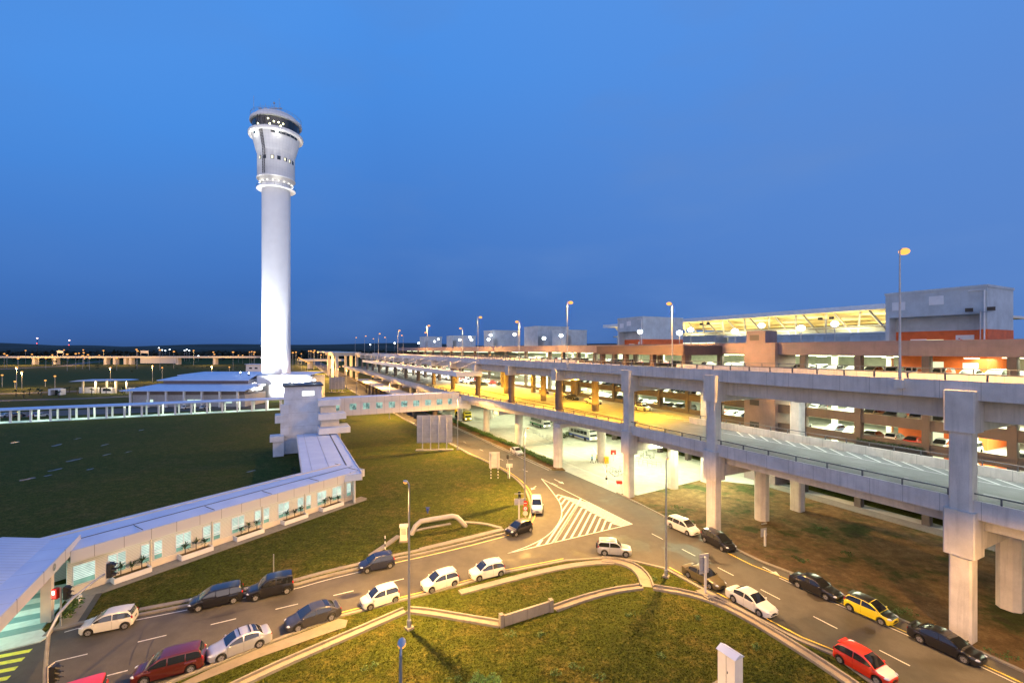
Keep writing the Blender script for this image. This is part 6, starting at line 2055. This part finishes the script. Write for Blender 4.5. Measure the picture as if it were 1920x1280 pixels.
# buses in the yard
def bus(loc, hd, body, band_m, label, L=9.5):
    t = thing('bus', label, 'bus', loc, hd)
    bm_ = MB().mat(body)
    pr = [(-L / 2, .35), (L / 2 - .05, .35), (L / 2, .9), (L / 2 - .12, 2.2), (L / 2 - .4, 3.0), (L / 2 - .8, 3.12), (-L / 2 + .2, 3.12), (-L / 2, 2.9)]
    vs = [(x, y, z) for y in (-1.22, 1.22) for x, z in pr]
    n = len(pr)
    bm_.add(vs, [tuple(range(n)), tuple(range(n, 2 * n))[::-1]] + [(i, n + i, n + (i + 1) % n, (i + 1) % n) for i in range(n)])
    link_mesh('body', bm_.mesh('body'), t)
    m = MB().mat(band_m).box((0, 1.225, .8), (L * .96, .012, .5)).box((0, -1.225, .8), (L * .96, .012, .5)); link_mesh('colour_band', m.mesh('colour_band'), t)
    for k in range(5):
        for sg in (1, -1):
            m = MB().mat(M_DARKGLASS).box((-L / 2 + 1.2 + k * (L - 2.2) / 5 + .5, sg * 1.228, 2.05), ((L - 2.6) / 5, .014, .95)); link_mesh('side_window', m.mesh('side_window'), t)
    m = MB().mat(M_DARKGLASS).add([(L / 2 + .012, -1.08, 1.35), (L / 2 + .012, 1.08, 1.35), (L / 2 - .30, 1.05, 2.9), (L / 2 - .30, -1.05, 2.9)], [(0, 1, 2, 3)]); link_mesh('windscreen', m.mesh('windscreen'), t)
    wm = MB().mat(M_RUBBER); K = 16
    vs = [(.48 * math.cos(2 * math.pi * q / K), y, .48 * math.sin(2 * math.pi * q / K)) for y in (-.14, .14) for q in range(K)]
    wm.add(vs, [tuple(range(K)), tuple(range(K, 2 * K))] + [(q, (q + 1) % K, K + (q + 1) % K, K + q) for q in range(K)])
    wme = wm.mesh('wheel')
    for x in (L / 2 - 2.0, -L / 2 + 2.2):
        for sg in (1, -1): link_mesh('wheel', wme, t, (x, sg * 1.1, .48))
    for sg in (1, -1):
        link_mesh('headlight', MB().mat(emit_mat('bus_headlight', (1, .95, .75), 8, False)).ball((L / 2 + .02, sg * .85, .85), .16).mesh('headlight'), t)
    return t
bus((*G(1092, 822)[:2], .01), R(-62), pw_, M_BLUE, 'white and blue bus with lit headlights standing under the lower deck')
bus((*G(868, 786)[:2], .01), R(-62), yellow, M_BLACK, 'yellow bus seen nose-on under the end of the footbridge')
bus((*G(1012, 799)[:2], .01), R(-66), pw_, flat_mat('green_paint', (.02, .20, .08), .5), 'white and green bus far back under the lower deck')

hr = random.Random(41)
hp_ = g2([(1052, 823), (1080, 812), (1108, 806), (1140, 800)])
mh = MB().mat(M_LEAFD)
for (x, y) in resample(hp_, 1.2): leaf_cloud(mh, [(x, y, .8, .9, .9, .8)], .22, 60, hr)
o = mh.build('yard_hedge'); tag(o, 'dark clipped hedge beside the white and blue bus in the yard', 'hedge')
# ------------------------------------------------------------------ yard furniture
def trolley_mesh():
    m = MB().mat(M_GALV)
    for sg in (-.28, .28):
        m.tube([(-.45, sg, .12), (.45, sg, .12)], .025, 5); m.tube([(-.45, sg, .12), (-.55, sg, 1.0)], .025, 5)
        m.ball((.4, sg, .08), .08); m.ball((-.4, sg, .08), .08)
    m.tube([(-.55, -.28, 1.0), (-.55, .28, 1.0)], .03, 5); m.tube([(-.5, -.28, .5), (-.5, .28, .5)], .02, 5)
    m.box((0, 0, .16), (.9, .5, .03)); m.tube([(.45, -.28, .12), (.45, .28, .12)], .025, 5)
    return m.mesh('luggage_trolley')
tm = trolley_mesh()
rt = random.Random(2)
for k in range(7):
    x, y, _ = G(1003 + k * 6, 812 + k * 3)
    o = link_mesh('luggage_trolley', tm, None, (x, y, .01), rt.uniform(0, 6)); tag(o, 'grey luggage trolley in the untidy line before the round column', 'trolley', 'trolleys before the round column')
for k in range(6):
    x, y, _ = G(1144 + k * 5, 884 + (k % 3) * 4)
    o = link_mesh('luggage_trolley', tm, None, (x, y, .01), rt.uniform(0, 6)); tag(o, 'grey luggage trolley in the cluster left of the third square column', 'trolley', 'trolleys by the third square column')
for k in range(5):
    x, y, _ = G(1198 + k * 6, 858 - (k % 2) * 4)
    o = link_mesh('luggage_trolley', tm, None, (x, y, .01), rt.uniform(0, 6)); tag(o, 'grey luggage trolley standing behind the pedestrian barriers', 'trolley', 'trolleys behind the barriers')
bmh = MB().mat(M_GALV)
bmh.tube([(-.9, 0, 0), (-.9, 0, 1.0), (.9, 0, 1.0), (.9, 0, 0)], .03, 5); bmh.tube([(-.9, 0, .55), (.9, 0, .55)], .02, 5)
bme = bmh.mesh('pedestrian_barrier')
for k in range(5):
    x, y, _ = G(1197 + k * 8.5, 869 + k * 1.6)
    o = link_mesh('pedestrian_barrier', bme, None, (x, y, .01), R(-8)); tag(o, 'low tubular pedestrian barrier in the curved line on the bright yard', 'barrier', 'barriers on the bright yard')
t = thing('ticket_machine', 'yellow ticket machine on the kerb beside the grey column in the yard', 'machine', G(1137, 868))
link_mesh('body', MB().mat(M_YELLOW).box((0, 0, .7), (.8, .7, 1.4)).mesh('body'), t); link_mesh('panel', MB().mat(M_ORANGE).box((-.42, 0, .8), (.05, .5, .8)).mesh('panel'), t)
t = thing('notice_board', 'small red notice board on a post in the bright yard', 'notice board', G(1150, 864))
link_mesh('panel', MB().mat(M_RED).box((0, 0, 1.9), (1.15, .1, 1.0)).mesh('panel'), t); link_mesh('sheet', MB().mat(M_WHITE).box((0, -.07, 1.65), (.35, .02, .4)).mesh('sheet'), t); link_mesh('post', MB().mat(M_GALV).tube([(0, .08, 0), (0, .08, 2)], .05, 6).mesh('post'), t)
t = thing('parking_barrier', 'red and white barrier box on legs at the foot of the third column', 'barrier', G(1161, 917))
link_mesh('cap', MB().mat(M_RED).box((0, 0, 1.25), (.9, .6, .5)).mesh('cap'), t)
m = MB().mat(M_WHITE)
for a, b in ((-.35, -.2), (.35, -.2), (-.35, .2), (.35, .2)): m.tube([(a, b, 0), (a, b, 1.0)], .06, 6)
link_mesh('leg', m.mesh('leg'), t)
t = thing('barrier_arm', 'thin orange striped barrier arm standing upright in the yard', 'barrier', G(1137, 899))
m = MB()
for j in range(6): m.mat(M_ORANGE if j % 2 == 0 else M_WHITE); m.tube([(.02 * j, 0, .3 + j * .5), (.02 * j + .02, 0, .8 + j * .5)], .05, 6)
link_mesh('arm', m.mesh('arm'), t); link_mesh('foot', MB().mat(M_STEELD).box((0, 0, .2), (.3, .3, .4)).mesh('foot'), t)
o = MB().mat(M_ORANGE).lathe([(.28, 0), (.3, .06), (.16, .1), (.04, .8), (.0, .82)], (0, 0, 0), 14).build('traffic_cone', at=G(1056, 873, .12), smooth=True); tag(o, 'orange cone standing at the tip of the median by the round column', 'cone')
# barriers and yellow posts at the dark gate on the upper level
for k in range(7):
    s = 24 + k * 3.3
    o = MB().mat(M_YELLOW).lathe([(.32, 0), (.32, 1.5), (.2, 1.6)], (0, 0, 0), 10).build('yellow_bollard', at=W(s, 16.6 + .4 * (k % 2), 20.3), smooth=True)
    tag(o, 'stout yellow bollard at the dark gate of the parking building', 'bollard', 'yellow bollards at the gate')
o = MB().mat(M_RED).box((0, 0, .5), (1.2, .4, 1.0)).build('road_block', at=W(26, 13.0, ZU)); tag(o, 'small red road block on the upper deck under the far lamp', 'road block')
# long blue sign banner under the far right
o = MB().mat(M_BLUE).box((0, 0, 0), (.5, .5, 4.6)).build('blue_banner', at=W(-21.5, 21.0, 9.8)); tag(o, 'tall dark blue banner column beside the far right column', 'banner')

# two people walking across the yard
def person(loc, hd, shirt, trousers, label, stride=.25):
    t = thing('person', label, 'person', loc, hd)
    bm = bmesh.new()
    lay = bm.verts.layers.skin.verify()
    def V(p, r):
        v = bm.verts.new(p); v[lay].radius = (r, r); return v
    pel = V((0, 0, .95), .15); ch = V((.02, 0, 1.28), .17); nk = V((.03, 0, 1.47), .065); hd_ = V((.05, 0, 1.58), .09); hd2 = V((.06, 0, 1.70), .085)
    bm.verts.ensure_lookup_table()
    for a, b in ((pel, ch), (ch, nk), (nk, hd_), (hd_, hd2)): bm.edges.new((a, b))
    for sg in (1, -1):
        h = V((0, sg * .10, .88), .095); k = V((stride * .55 * sg, sg * .10, .50), .065); an = V((stride * sg - .05, sg * .10, .09), .045); to = V((stride * sg + .13, sg * .11, .05), .04)
        sh = V((.02, sg * .20, 1.40), .065); el = V((-stride * .35 * sg, sg * .25, 1.13), .045); wr = V((-stride * .55 * sg + .08, sg * .25, .90), .035); hn = V((-stride * .6 * sg + .11, sg * .25, .80), .03)
        for a, b in ((pel, h), (h, k), (k, an), (an, to), (ch, sh), (sh, el), (el, wr), (wr, hn)): bm.edges.new((a, b))
    pel[lay].use_root = True
    me = bpy.data.meshes.new('body'); bm.to_mesh(me); bm.free()
    m, nt, b = new_mat('person_skin_and_clothes_' + str(len(MATS)))
    tc = nd(nt, 'ShaderNodeTexCoord'); sp = nd(nt, 'ShaderNodeSeparateXYZ'); nt.links.new(tc.outputs['Object'], sp.inputs[0])
    c = ramp(nt, maprange(nt, sp.outputs['Z'], 0, 2, 0, 1), [(0, (.02, .02, .02)), (.05, trousers), (.48, shirt), (.735, (.36, .20, .13))])
    nt.nodes[-1].color_ramp.interpolation if False else None
    for n in nt.nodes:
        if n.type == 'VALTORGB': n.color_ramp.interpolation = 'CONSTANT'
    nt.links.new(c, b.inputs['Base Color']); b.inputs['Roughness'].default_value = .8
    me.materials.append(m)
    o = link_mesh('body', me, t)
    o.modifiers.new('skin', 'SKIN'); s_ = o.modifiers.new('smooth', 'SUBSURF'); s_.levels = 2; s_.render_levels = 2
    hm_ = MB().mat(M_BLACK).ball((.045, 0, 1.745), .105, 1.0, .92, .72, 10, 6); link_mesh('hair', hm_.mesh('hair', True), t)
    return t
x, y, _ = G(1110, 868); person((x, y, .01), R(-60), (.10, .22, .40), (.05, .07, .12), 'person in a blue shirt walking across the bright yard')
x, y, _ = G(1119, 868); person((x, y, .01), R(-60), (.45, .40, .20), (.10, .10, .09), 'person in a pale yellow top walking beside the one in blue')

# ------------------------------------------------------------------ the far left: guard post, control building, trees, lamps, roads
def rd(pxs, w, name, mat=None, z=.012):
    structure(name, MB().mat(mat or MATS['asphalt']).ribbon(resample(g2(pxs), 25), w, z))
rd([(-300, 742), (0, 738), (150, 733), (300, 729), (520, 722)], 9, 'access_road')
rd([(-200, 757), (0, 751), (150, 747), (285, 741)], 7, 'access_road')
rd([(-300, 700), (0, 692), (120, 686), (160, 680), (200, 676)], 16, 'approach_road')
rd([(265, 759), (300, 742), (330, 731)], 9, 'service_road')
car_lot = MB().mat(MATS['asphalt']).sheet(g2([(-80, 786), (500, 765), (500, 757), (330, 762), (-80, 776)]), .01)
structure('car_park_paving', car_lot)
# shallow puddles on the dark field
mp_, nt, b = new_mat('puddle'); b.inputs['Base Color'].default_value = (.012, .015, .014, 1); b.inputs['Roughness'].default_value = .3; MATS['puddle'] = mp_
rp = random.Random(4)
pm = MB().mat(mp_)
for px, py, w, h in ((108, 834, 14, 2.5), (28, 829, 12, 2), (140, 862, 22, 2), (200, 852, 12, 1.6), (105, 880, 20, 2.2), (170, 879, 9, 2), (50, 898, 22, 2), (195, 834, 12, 1.5), (470, 883, 12, 2), (240, 847, 10, 1), (90, 891, 10, 1.4), (265, 806, 7, 1), (145, 822, 9, 1)):
    pts = []
    for q in range(14):
        a = 2 * math.pi * q / 14; r_ = rp.uniform(.65, 1.1)
        pts.append(G(px + .85 * w * r_ * math.cos(a), py + .55 * h * r_ * math.sin(a) - w * .16 * math.cos(a))[:2])
    pm.sheet(pts, .008)
structure('rain_water', pm)
# guard post canopy
gx, gy, _ = G(195, 737)
t = thing('guard_post', 'open guard post with a thin winged roof and yellow-lit columns by the access road', 'guard post', (gx, gy, 0))
m = MB().mat(M_ROOF).add([(gx - 15.5, gy - 4, 6.6), (gx + 15.5, gy - 4, 7.2), (gx + 15.5, gy + 5, 7.2), (gx - 15.5, gy + 5, 6.6), (gx - 11, gy - 4, 7.4), (gx + 11, gy - 4, 7.6), (gx + 11, gy + 5, 7.6), (gx - 11, gy + 5, 7.4)], [(0, 4, 7, 3), (4, 5, 6, 7), (5, 1, 2, 6), (0, 1, 5, 4), (3, 2, 1, 0), (3, 7, 6, 2)]); m.build('roof', t)
for k, x in enumerate((-11.5, -4.5, 1.5, 6.5, 12.5)):
    m = MB().mat(M_CREAM).box((gx + x, gy, 3.3), (.7, .7, 6.6)); m.build('column', t)
m = MB().mat(M_WHITE).box((gx - 9, gy + 1, 1.6), (11, .3, 3.2)); m.build('wall', t)
m = MB().mat(M_WHITE).box((gx + 16, gy + 2, 1.5), (8, .3, 3.0)); m.build('wall', t)
m = MB().mat(M_WHITE).box((gx + 2, gy + 1, 1.5), (6, 3, 3.0)); m.mat(M_DARKGLASS).box((gx + 2, gy - .52, 1.9), (4.5, .05, 1.2)); m.build('booth', t)
for x in (-4, 5, 12):
    lamp_light('POINT', 'guard_post_lamp', (gx + x, gy - 1.5, 5.2), 1500, C_WARM, None, .3)
t = thing('gate_hut', 'small white gate hut with a dark opening left of the guard post', 'hut', G(107, 740))
x, y, _ = G(107, 740)
m = MB().mat(M_WHITE); m.box((x - 2.6, y, 1.6), (1.2, 3, 3.2)); m.box((x + 2.6, y, 1.6), (1.2, 3, 3.2)); m.box((x, y, 3.0), (4.0, 3, .7)); m.build('wall', t)
m = MB().mat(M_BLACK).box((x, y + 1, 1.3), (4.0, .2, 2.6)); m.build('door', t)
# control building beside the tower
t = thing('control_building', 'low long building with stepped blue-white metal roofs beside the control tower', 'building', (-137, 198, 0))
def bb(mb, x0, x1, y0, y1, z0, z1): mb.box(((x0 + x1) / 2, (y0 + y1) / 2, (z0 + z1) / 2), (x1 - x0, y1 - y0, z1 - z0))
m = MB().mat(flat_mat('grey_render', (.48, .47, .47), .7)); bb(m, -159, -112, 190, 206, 0, 5.0); bb(m, -156, -118, 203, 216, 5.0, 10.3); bb(m, -152, -95, 216, 230, 0, 11.2); m.build('wall', t)
m = MB().mat(flat_mat('dark_band', (.16, .13, .13), .5)); bb(m, -158.9, -112.1, 189.9, 190.0, 5.0, 6.9); bb(m, -155.9, -118.1, 202.8, 203, 8.2, 10.2); m.build('window_band', t)
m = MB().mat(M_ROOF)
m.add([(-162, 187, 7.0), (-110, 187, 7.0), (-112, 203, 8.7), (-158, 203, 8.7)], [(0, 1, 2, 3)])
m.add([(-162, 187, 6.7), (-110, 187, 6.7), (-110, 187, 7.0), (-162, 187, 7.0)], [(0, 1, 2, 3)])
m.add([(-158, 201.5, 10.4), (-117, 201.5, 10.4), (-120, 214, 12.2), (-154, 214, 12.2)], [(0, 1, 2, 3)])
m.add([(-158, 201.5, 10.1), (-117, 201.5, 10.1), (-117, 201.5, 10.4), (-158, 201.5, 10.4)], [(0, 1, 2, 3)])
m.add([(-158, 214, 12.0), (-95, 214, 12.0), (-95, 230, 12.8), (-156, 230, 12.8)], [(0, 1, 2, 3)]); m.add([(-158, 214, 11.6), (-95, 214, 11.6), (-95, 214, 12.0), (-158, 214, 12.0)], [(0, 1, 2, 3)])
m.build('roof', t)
for k in range(7):
    m = MB().mat(M_WHITE); bb(m, -158.5 + k * 7.4, -157.8 + k * 7.4, 187.6, 188.3, 0, 6.69); m.build('column', t)
m = MB().mat(emit_mat('building_window', (.75, 1.0, .85), 1.0, False))
for x in (-153, -136, -133, -120): bb(m, x, x + 2.6, 189.85, 189.98, 1.6, 3.0)
m.build('lit_window', t)
m = MB().mat(M_WHITE); bb(m, -116, -109, 206, 214, 8, 12); bb(m, -128, -112, 200, 206, 7.5, 8.6); m.build('stair_head', t)
# parked cars behind the open walkway
for k, (px, kd, pt, nm) in enumerate(((13, 'sedan', pw_, 'white saloon behind the open walkway, left end of the field'), (66, 'hatch', redc, 'red hatchback glimpsed between the open walkway columns'), (78, 'hatch', pw_, 'white hatchback right of the red one behind the open walkway'), (350, 'sedan', pw_, 'white saloon parked behind the open walkway before the low building'), (385, 'sedan', psil, 'silver saloon parked before the low building by the tower'), (33, 'mpv', pgry, 'grey people carrier left of the red hatchback behind the open walkway'))):
    x, y, _ = G(px, 781 if px < 100 else 766)
    o = link_mesh('parked_car', deck_mesh[kd], None, (x, y, .01), rt.choice((1.4, 1.5, -1.6)), {0: pt, 1: pt, 2: pt}); tag(o, nm, 'car')
# palms by the guard post
def far_palm(seed):
    r_ = random.Random(seed)
    tr = MB().mat(M_TRUNK).tube([(0, 0, 0), (.1, 0, 2.6)], [.2, .13], 6).mesh('trunk')
    cr = MB().mat(M_LEAFD)
    for q in range(18):
        a = 2 * math.pi * q / 18 + r_.uniform(-.2, .2); e = r_.uniform(.0, .9); l = r_.uniform(1.5, 2.1)
        b0 = Vector((.1, 0, 2.6)); d = Vector((math.cos(a) * math.cos(e), math.sin(a) * math.cos(e), math.sin(e))); sd = Vector((-math.sin(a), math.cos(a), 0)) * .28
        p1 = b0 + d * l * .55; p2 = b0 + d * l - Vector((0, 0, .7 * l * .5))
        cr.add([b0, p1 + sd, p2, p1 - sd], [(0, 1, 2, 3)])
    return tr, cr.mesh('crown')
fp_ = [far_palm(1), far_palm(2)]
for k, (px, py) in enumerate(((30, 741), (55, 739), (72, 738), (78, 741), (94, 737), (121, 736), (130, 734), (145, 737), (172, 738), (199, 737), (229, 736), (255, 737), (258, 735), (273, 731), (285, 731), (297, 728), (110, 744), (45, 744))):
    x, y, _ = G(px, py + 1.5)
    t = thing('palm_tree', 'small palm with a drooping crown in the row by the access road', 'palm tree', (x, y, 0), k * 1.3, 'palms along the access road')
    link_mesh('trunk', fp_[k % 2][0], t); link_mesh('crown', fp_[k % 2][1], t)
# tall far lamps
far_lamps = [(41, 697, 728), (31, 689, 735), (4, 703, 725), (207, 689, 718), (286, 686, 716), (304, 689, 712), (397, 686, 715), (430, 688, 708), (103, 705, 727), (28, 715, 728), (85, 713, 725), (396, 710, 716)]
fl_h = MB().mat(E_FAR).ball((0, 0, 0), .62, 1, 1, .7, 10, 6).mesh('lamp', True)
fl_w = MB().mat(E_FAR).ball((0, 0, 0), 1.0, 1.2, 1, .7, 10, 6).mesh('lamp', True)
for k, (px, pt, pb) in enumerate(far_lamps):
    x, y, _ = G(px, pb); h = H - (pt - HY) / F * y
    t = thing('street_lamp', 'tall slim orange lamp near the guard post, ' + ['behind the left palms', 'left of the tallest lamp', 'at the left edge of the picture', 'directly over the guard post roof', 'right of the guard post', 'between the guard post and low building', 'behind the low building', 'left of the control tower', 'over the gate hut', 'low one at the far left', 'short one above the palms', 'lowest one over the building roof'][k], 'street lamp', (x, y, 0), 0, 'tall lamps around the guard post')
    link_mesh('pole', MB().mat(M_GALV).tube([(0, 0, 0), (0, 0, h)], .13, 6).mesh('pole'), t); link_mesh('lamp', fl_h, t, (0, 0, h))
    if k in (0, 4, 6, 1, 3):
        lamp_light('POINT', 'far_lamp_light', (x, y - .5, h - .8), 16000, C_SODIUM, None, .5)
# elevated expressway across the distance
x0, x1 = G(-260, 672)[0], None
ey = 720.0
t = thing('expressway_viaduct', 'long pale elevated expressway crossing the distance on short piers', 'viaduct', (-420, ey, 0))
def at_y(px, y): return (px - CX) / F * y
m = MB().mat(M_CREAM); bb(m, at_y(-250, ey), at_y(480, ey), ey, ey + 14, 10.6, 13.2); m.build('deck', t)
for px in (195, 212, 232, 242, 100, 60, 330, 400):
    m = MB().mat(M_CREAM); bb(m, at_y(px, ey) - 2, at_y(px, ey) + 2, ey + 2, ey + 9, 0, 10.59); m.build('pier', t)
m = MB().mat(flat_mat('grey_render', (.48, .47, .47), .7)); bb(m, at_y(262, ey), at_y(330, ey), ey + 1, ey + 9, 2, 10.59); m.build('abutment', t)
m = MB().mat(M_CREAM); bb(m, at_y(560, 560), at_y(640, 560), 560, 572, 9.5, 12); bb(m, at_y(575, 560), at_y(580, 560), 562, 570, 0, 9.49); bb(m, at_y(615, 560), at_y(620, 560), 562, 570, 0, 9.49)
o = m.build('flyover_ramp'); tag(o, 'pale flyover ramp in the distance just right of the control tower', 'flyover')
# gantry signs over it
for px, w in ((114, 12), (272, 15)):
    x = at_y(px, ey); t = thing('gantry_sign', 'back of a gantry sign over the distant expressway, ' + ('left one' if px < 200 else 'right one'), 'gantry sign', (x, ey - 1, 13.2))
    link_mesh('panel', MB().mat(M_SIGNBACK).box((0, 0, 7.0), (w * .85, .3, 4.0)).mesh('panel'), t); link_mesh('frame', MB().mat(M_GALV).box((-w * .4, 0, 3.5), (.4, .4, 7)).box((w * .4, 0, 3.5), (.4, .4, 7)).mesh('frame'), t)
# scatter of distant lamps
rl = random.Random(77)
DL = [(48, 657), (8, 663, 1), (13, 666), (33, 672), (34, 672), (60, 664), (61, 672), (72, 672), (86, 671), (98, 665), (99, 671), (120, 656), (126, 664), (128, 671), (142, 663), (148, 662), (157, 661), (158, 672), (155, 667), (165, 665), (168, 671), (156, 656), (194, 657), (256, 655), (258, 658), (300, 656), (326, 659), (363, 657), (400, 660), (402, 664), (437, 660), (455, 666), (447, 666), (468, 660), (472, 659), (476, 664), (477, 660), (555, 660), (549, 661), (565, 663), (579, 658), (583, 658), (590, 657), (596, 661), (602, 665), (588, 660), (543, 664), (219, 671), (186, 666), (206, 673)]
wl = [(298, 652), (304, 656), (310, 657), (318, 655), (355, 657), (346, 657), (350, 655), (372, 667)]
for k, e in enumerate(DL):
    px, py = e[0], e[1]
    y = rl.uniform(500, 820); x = at_y(px, y); z = H - (py - HY) / F * y
    t = thing('distant_lamp', 'tiny orange street lamp among the distant road lights', 'street lamp', (x, y, 0), 0, 'distant orange road lights')
    link_mesh('pole', MB().mat(M_GALV).tube([(0, 0, 0), (0, 0, z)], .15, 5).mesh('pole'), t); link_mesh('lamp', fl_w, t, (0, 0, z))
e_w = emit_mat('far_white_lens', (.9, .97, 1.0), 8, False)
flw = MB().mat(e_w).ball((0, 0, 0), 1.0, 1.2, 1, .7, 8, 6).mesh('lamp', True)
for px, py in wl:
    y = 900; x = at_y(px, y); z = H - (py - HY) / F * y
    t = thing('distant_lamp', 'tiny white lamp in the dark trees of the distance', 'street lamp', (x, y, 0), 0, 'distant white lights')
    link_mesh('pole', MB().mat(M_GALV).tube([(0, 0, 0), (0, 0, z)], .15, 5).mesh('pole'), t); link_mesh('lamp', flw, t, (0, 0, z))
for px, py in ((60, 668), (150, 676), (20, 680), (240, 668), (400, 672), (560, 675)):
    y = 690; lamp_light('POINT', 'distant_road_light', (at_y(px, y), y - 6, 17), 60000, C_SODIUM, None, 1.5)
# radio masts
for px, py, pb in ((70, 634, 655), (130, 638, 658)):
    y = 1500; x = at_y(px, y); z = H - (py - HY) / F * y
    t = thing('radio_mast', 'thin radio mast with a red-white beacon on the horizon, ' + ('left one' if px < 100 else 'right one'), 'mast', (x, y, 0))
    link_mesh('lattice', MB().mat(M_STEELD).tube([(0, 0, 0), (0, 0, z)], [1.3, .5], 5).mesh('lattice'), t); link_mesh('beacon', MB().mat(emit_mat('beacon', (1, .6, .55), 9, False)).ball((0, 0, z), 1.6).mesh('beacon'), t)
    link_mesh('lower_beacon', MB().mat(emit_mat('red_beacon', (1, .1, .08), 5, False)).ball((0, -1.5, z * .72), 1.2).mesh('lower_beacon'), t)

# ------------------------------------------------------------------ woods, hills
rh = random.Random(6)
def ridge(y, depth, x0, x1, hfun, mat, name, step=12):
    mb = MB().mat(mat)
    n = int((x1 - x0) / step)
    vs = []
    for i in range(n + 1):
        x = x0 + (x1 - x0) * i / n
        h = hfun(x)
        vs += [(x, y, -1), (x, y + depth * .25, h * .8), (x, y + depth * .5, h), (x, y + depth, -1)]
    mb.add(vs, [(i * 4 + k, i * 4 + 4 + k, i * 4 + 5 + k, i * 4 + 1 + k) for i in range(n) for k in range(3)])
    structure(name, mb, smooth=True)
M_WOOD = flat_mat('wood_green', (.012, .020, .014), .9, 0, .5, .03)
def hh(seed, base, amp, w):
    r_ = random.Random(seed); ph = [(r_.uniform(0, 6), r_.uniform(.6, 2.4) / w, r_.uniform(.3, 1)) for _ in range(6)]
    return lambda x: base + amp * sum(a * math.sin(x * f + p) for p, f, a in ph) / 3
ridge(2900, 900, -6000, 3000, hh(3, 42, 26, 420), M_WOOD, 'hills', 40)
ridge(5200, 1500, -9000, 6000, hh(5, 85, 60, 900), M_WOOD, 'hills', 80)
ridge(1500, 300, -2600, 400, hh(8, 33, 4, 150), M_WOOD, 'hills', 20)
# the far wood as one mass of crowns
wd = MB().mat(M_WOOD)
for k in range(1500):
    y = rh.uniform(900, 1450); x = rh.uniform(-1.25, .05) * y
    r_ = rh.uniform(5, 9)
    c = (x, y, rh.uniform(6, 13))
    for _ in range(5):
        a, b = rh.uniform(0, 6.28), rh.uniform(-.4, 1.2)
        p = Vector((c[0] + r_ * math.cos(a) * .7, c[1] + r_ * math.sin(a) * .7, c[2] + r_ * b * .7))
        u = Vector((rh.gauss(0, 1), rh.gauss(0, .5), rh.gauss(0, 1))).normalized() * r_ * .7; v = u.cross(Vector((rh.gauss(0, 1), rh.gauss(0, 1), rh.gauss(0, 1)))).normalized() * r_ * .55
        wd.add([p - u, p + v * .8, p + u * .9, p - v], [(0, 1, 2, 3)])
o = wd.build('far_wood'); tag(o, 'dark far wood along the horizon', 'wood', None, 'stuff')
# scattered shrubs and young trees in the middle distance
def tree_meshes(seed, h):
    r_ = random.Random(seed)
    tr = MB().mat(M_TRUNK).tube([(0, 0, 0), (.1, .05, h * .45), (.2, 0, h * .7)], [.18, .13, .05], 6)
    for q in range(4):
        a = q * 1.6; tr.tube([(.1, .05, h * .42), (math.cos(a) * h * .2, math.sin(a) * h * .2, h * .68)], [.08, .03], 5)
    cr = MB().mat(M_LEAFD)
    leaf_cloud(cr, [(r_.uniform(-.25, .25) * h, r_.uniform(-.25, .25) * h, h * r_.uniform(.55, .85), h * .2, h * .2, h * .15) for _ in range(7)], .35, 45, r_)
    return tr.mesh('trunk', True), cr.mesh('crown')
TM = [tree_meshes(1, 6), tree_meshes(2, 8), tree_meshes(3, 5)]
for k in range(60):
    px, py = rh.uniform(-20, 130), rh.uniform(676, 684)
    if k > 25: px, py = rh.uniform(140, 480), rh.uniform(686, 700)
    x, y, _ = G(px, py)
    t = thing('young_tree', 'dark young tree in the scattered planting of the distant field', 'tree', (x, y, 0), rh.uniform(0, 6), 'young trees in the distant field')
    t.scale = (1, 1, 1) if k <= 25 else (.55, .55, .55)
    a, b = TM[k % 3]; link_mesh('trunk', a, t); link_mesh('crown', b, t)
# low building left of the tower, distant
t = thing('substation', 'small white flat-roofed building in the distant field left of the control tower', 'building', (*G(475, 697)[:2], 0))
x, y, _ = G(475, 697)
m = MB().mat(M_WHITE).box((x, y + 5, 4), (16, 10, 8)); m.build('wall', t); m = MB().mat(M_ROOF).box((x, y + 5, 8.2), (18, 12, .4)); m.build('roof', t); m = MB().mat(M_DARKGLASS).box((x - 3, y - .05, 4), (3, .08, 1.5)).box((x + 3, y - .05, 4), (3, .08, 1.5)); m.build('window', t)
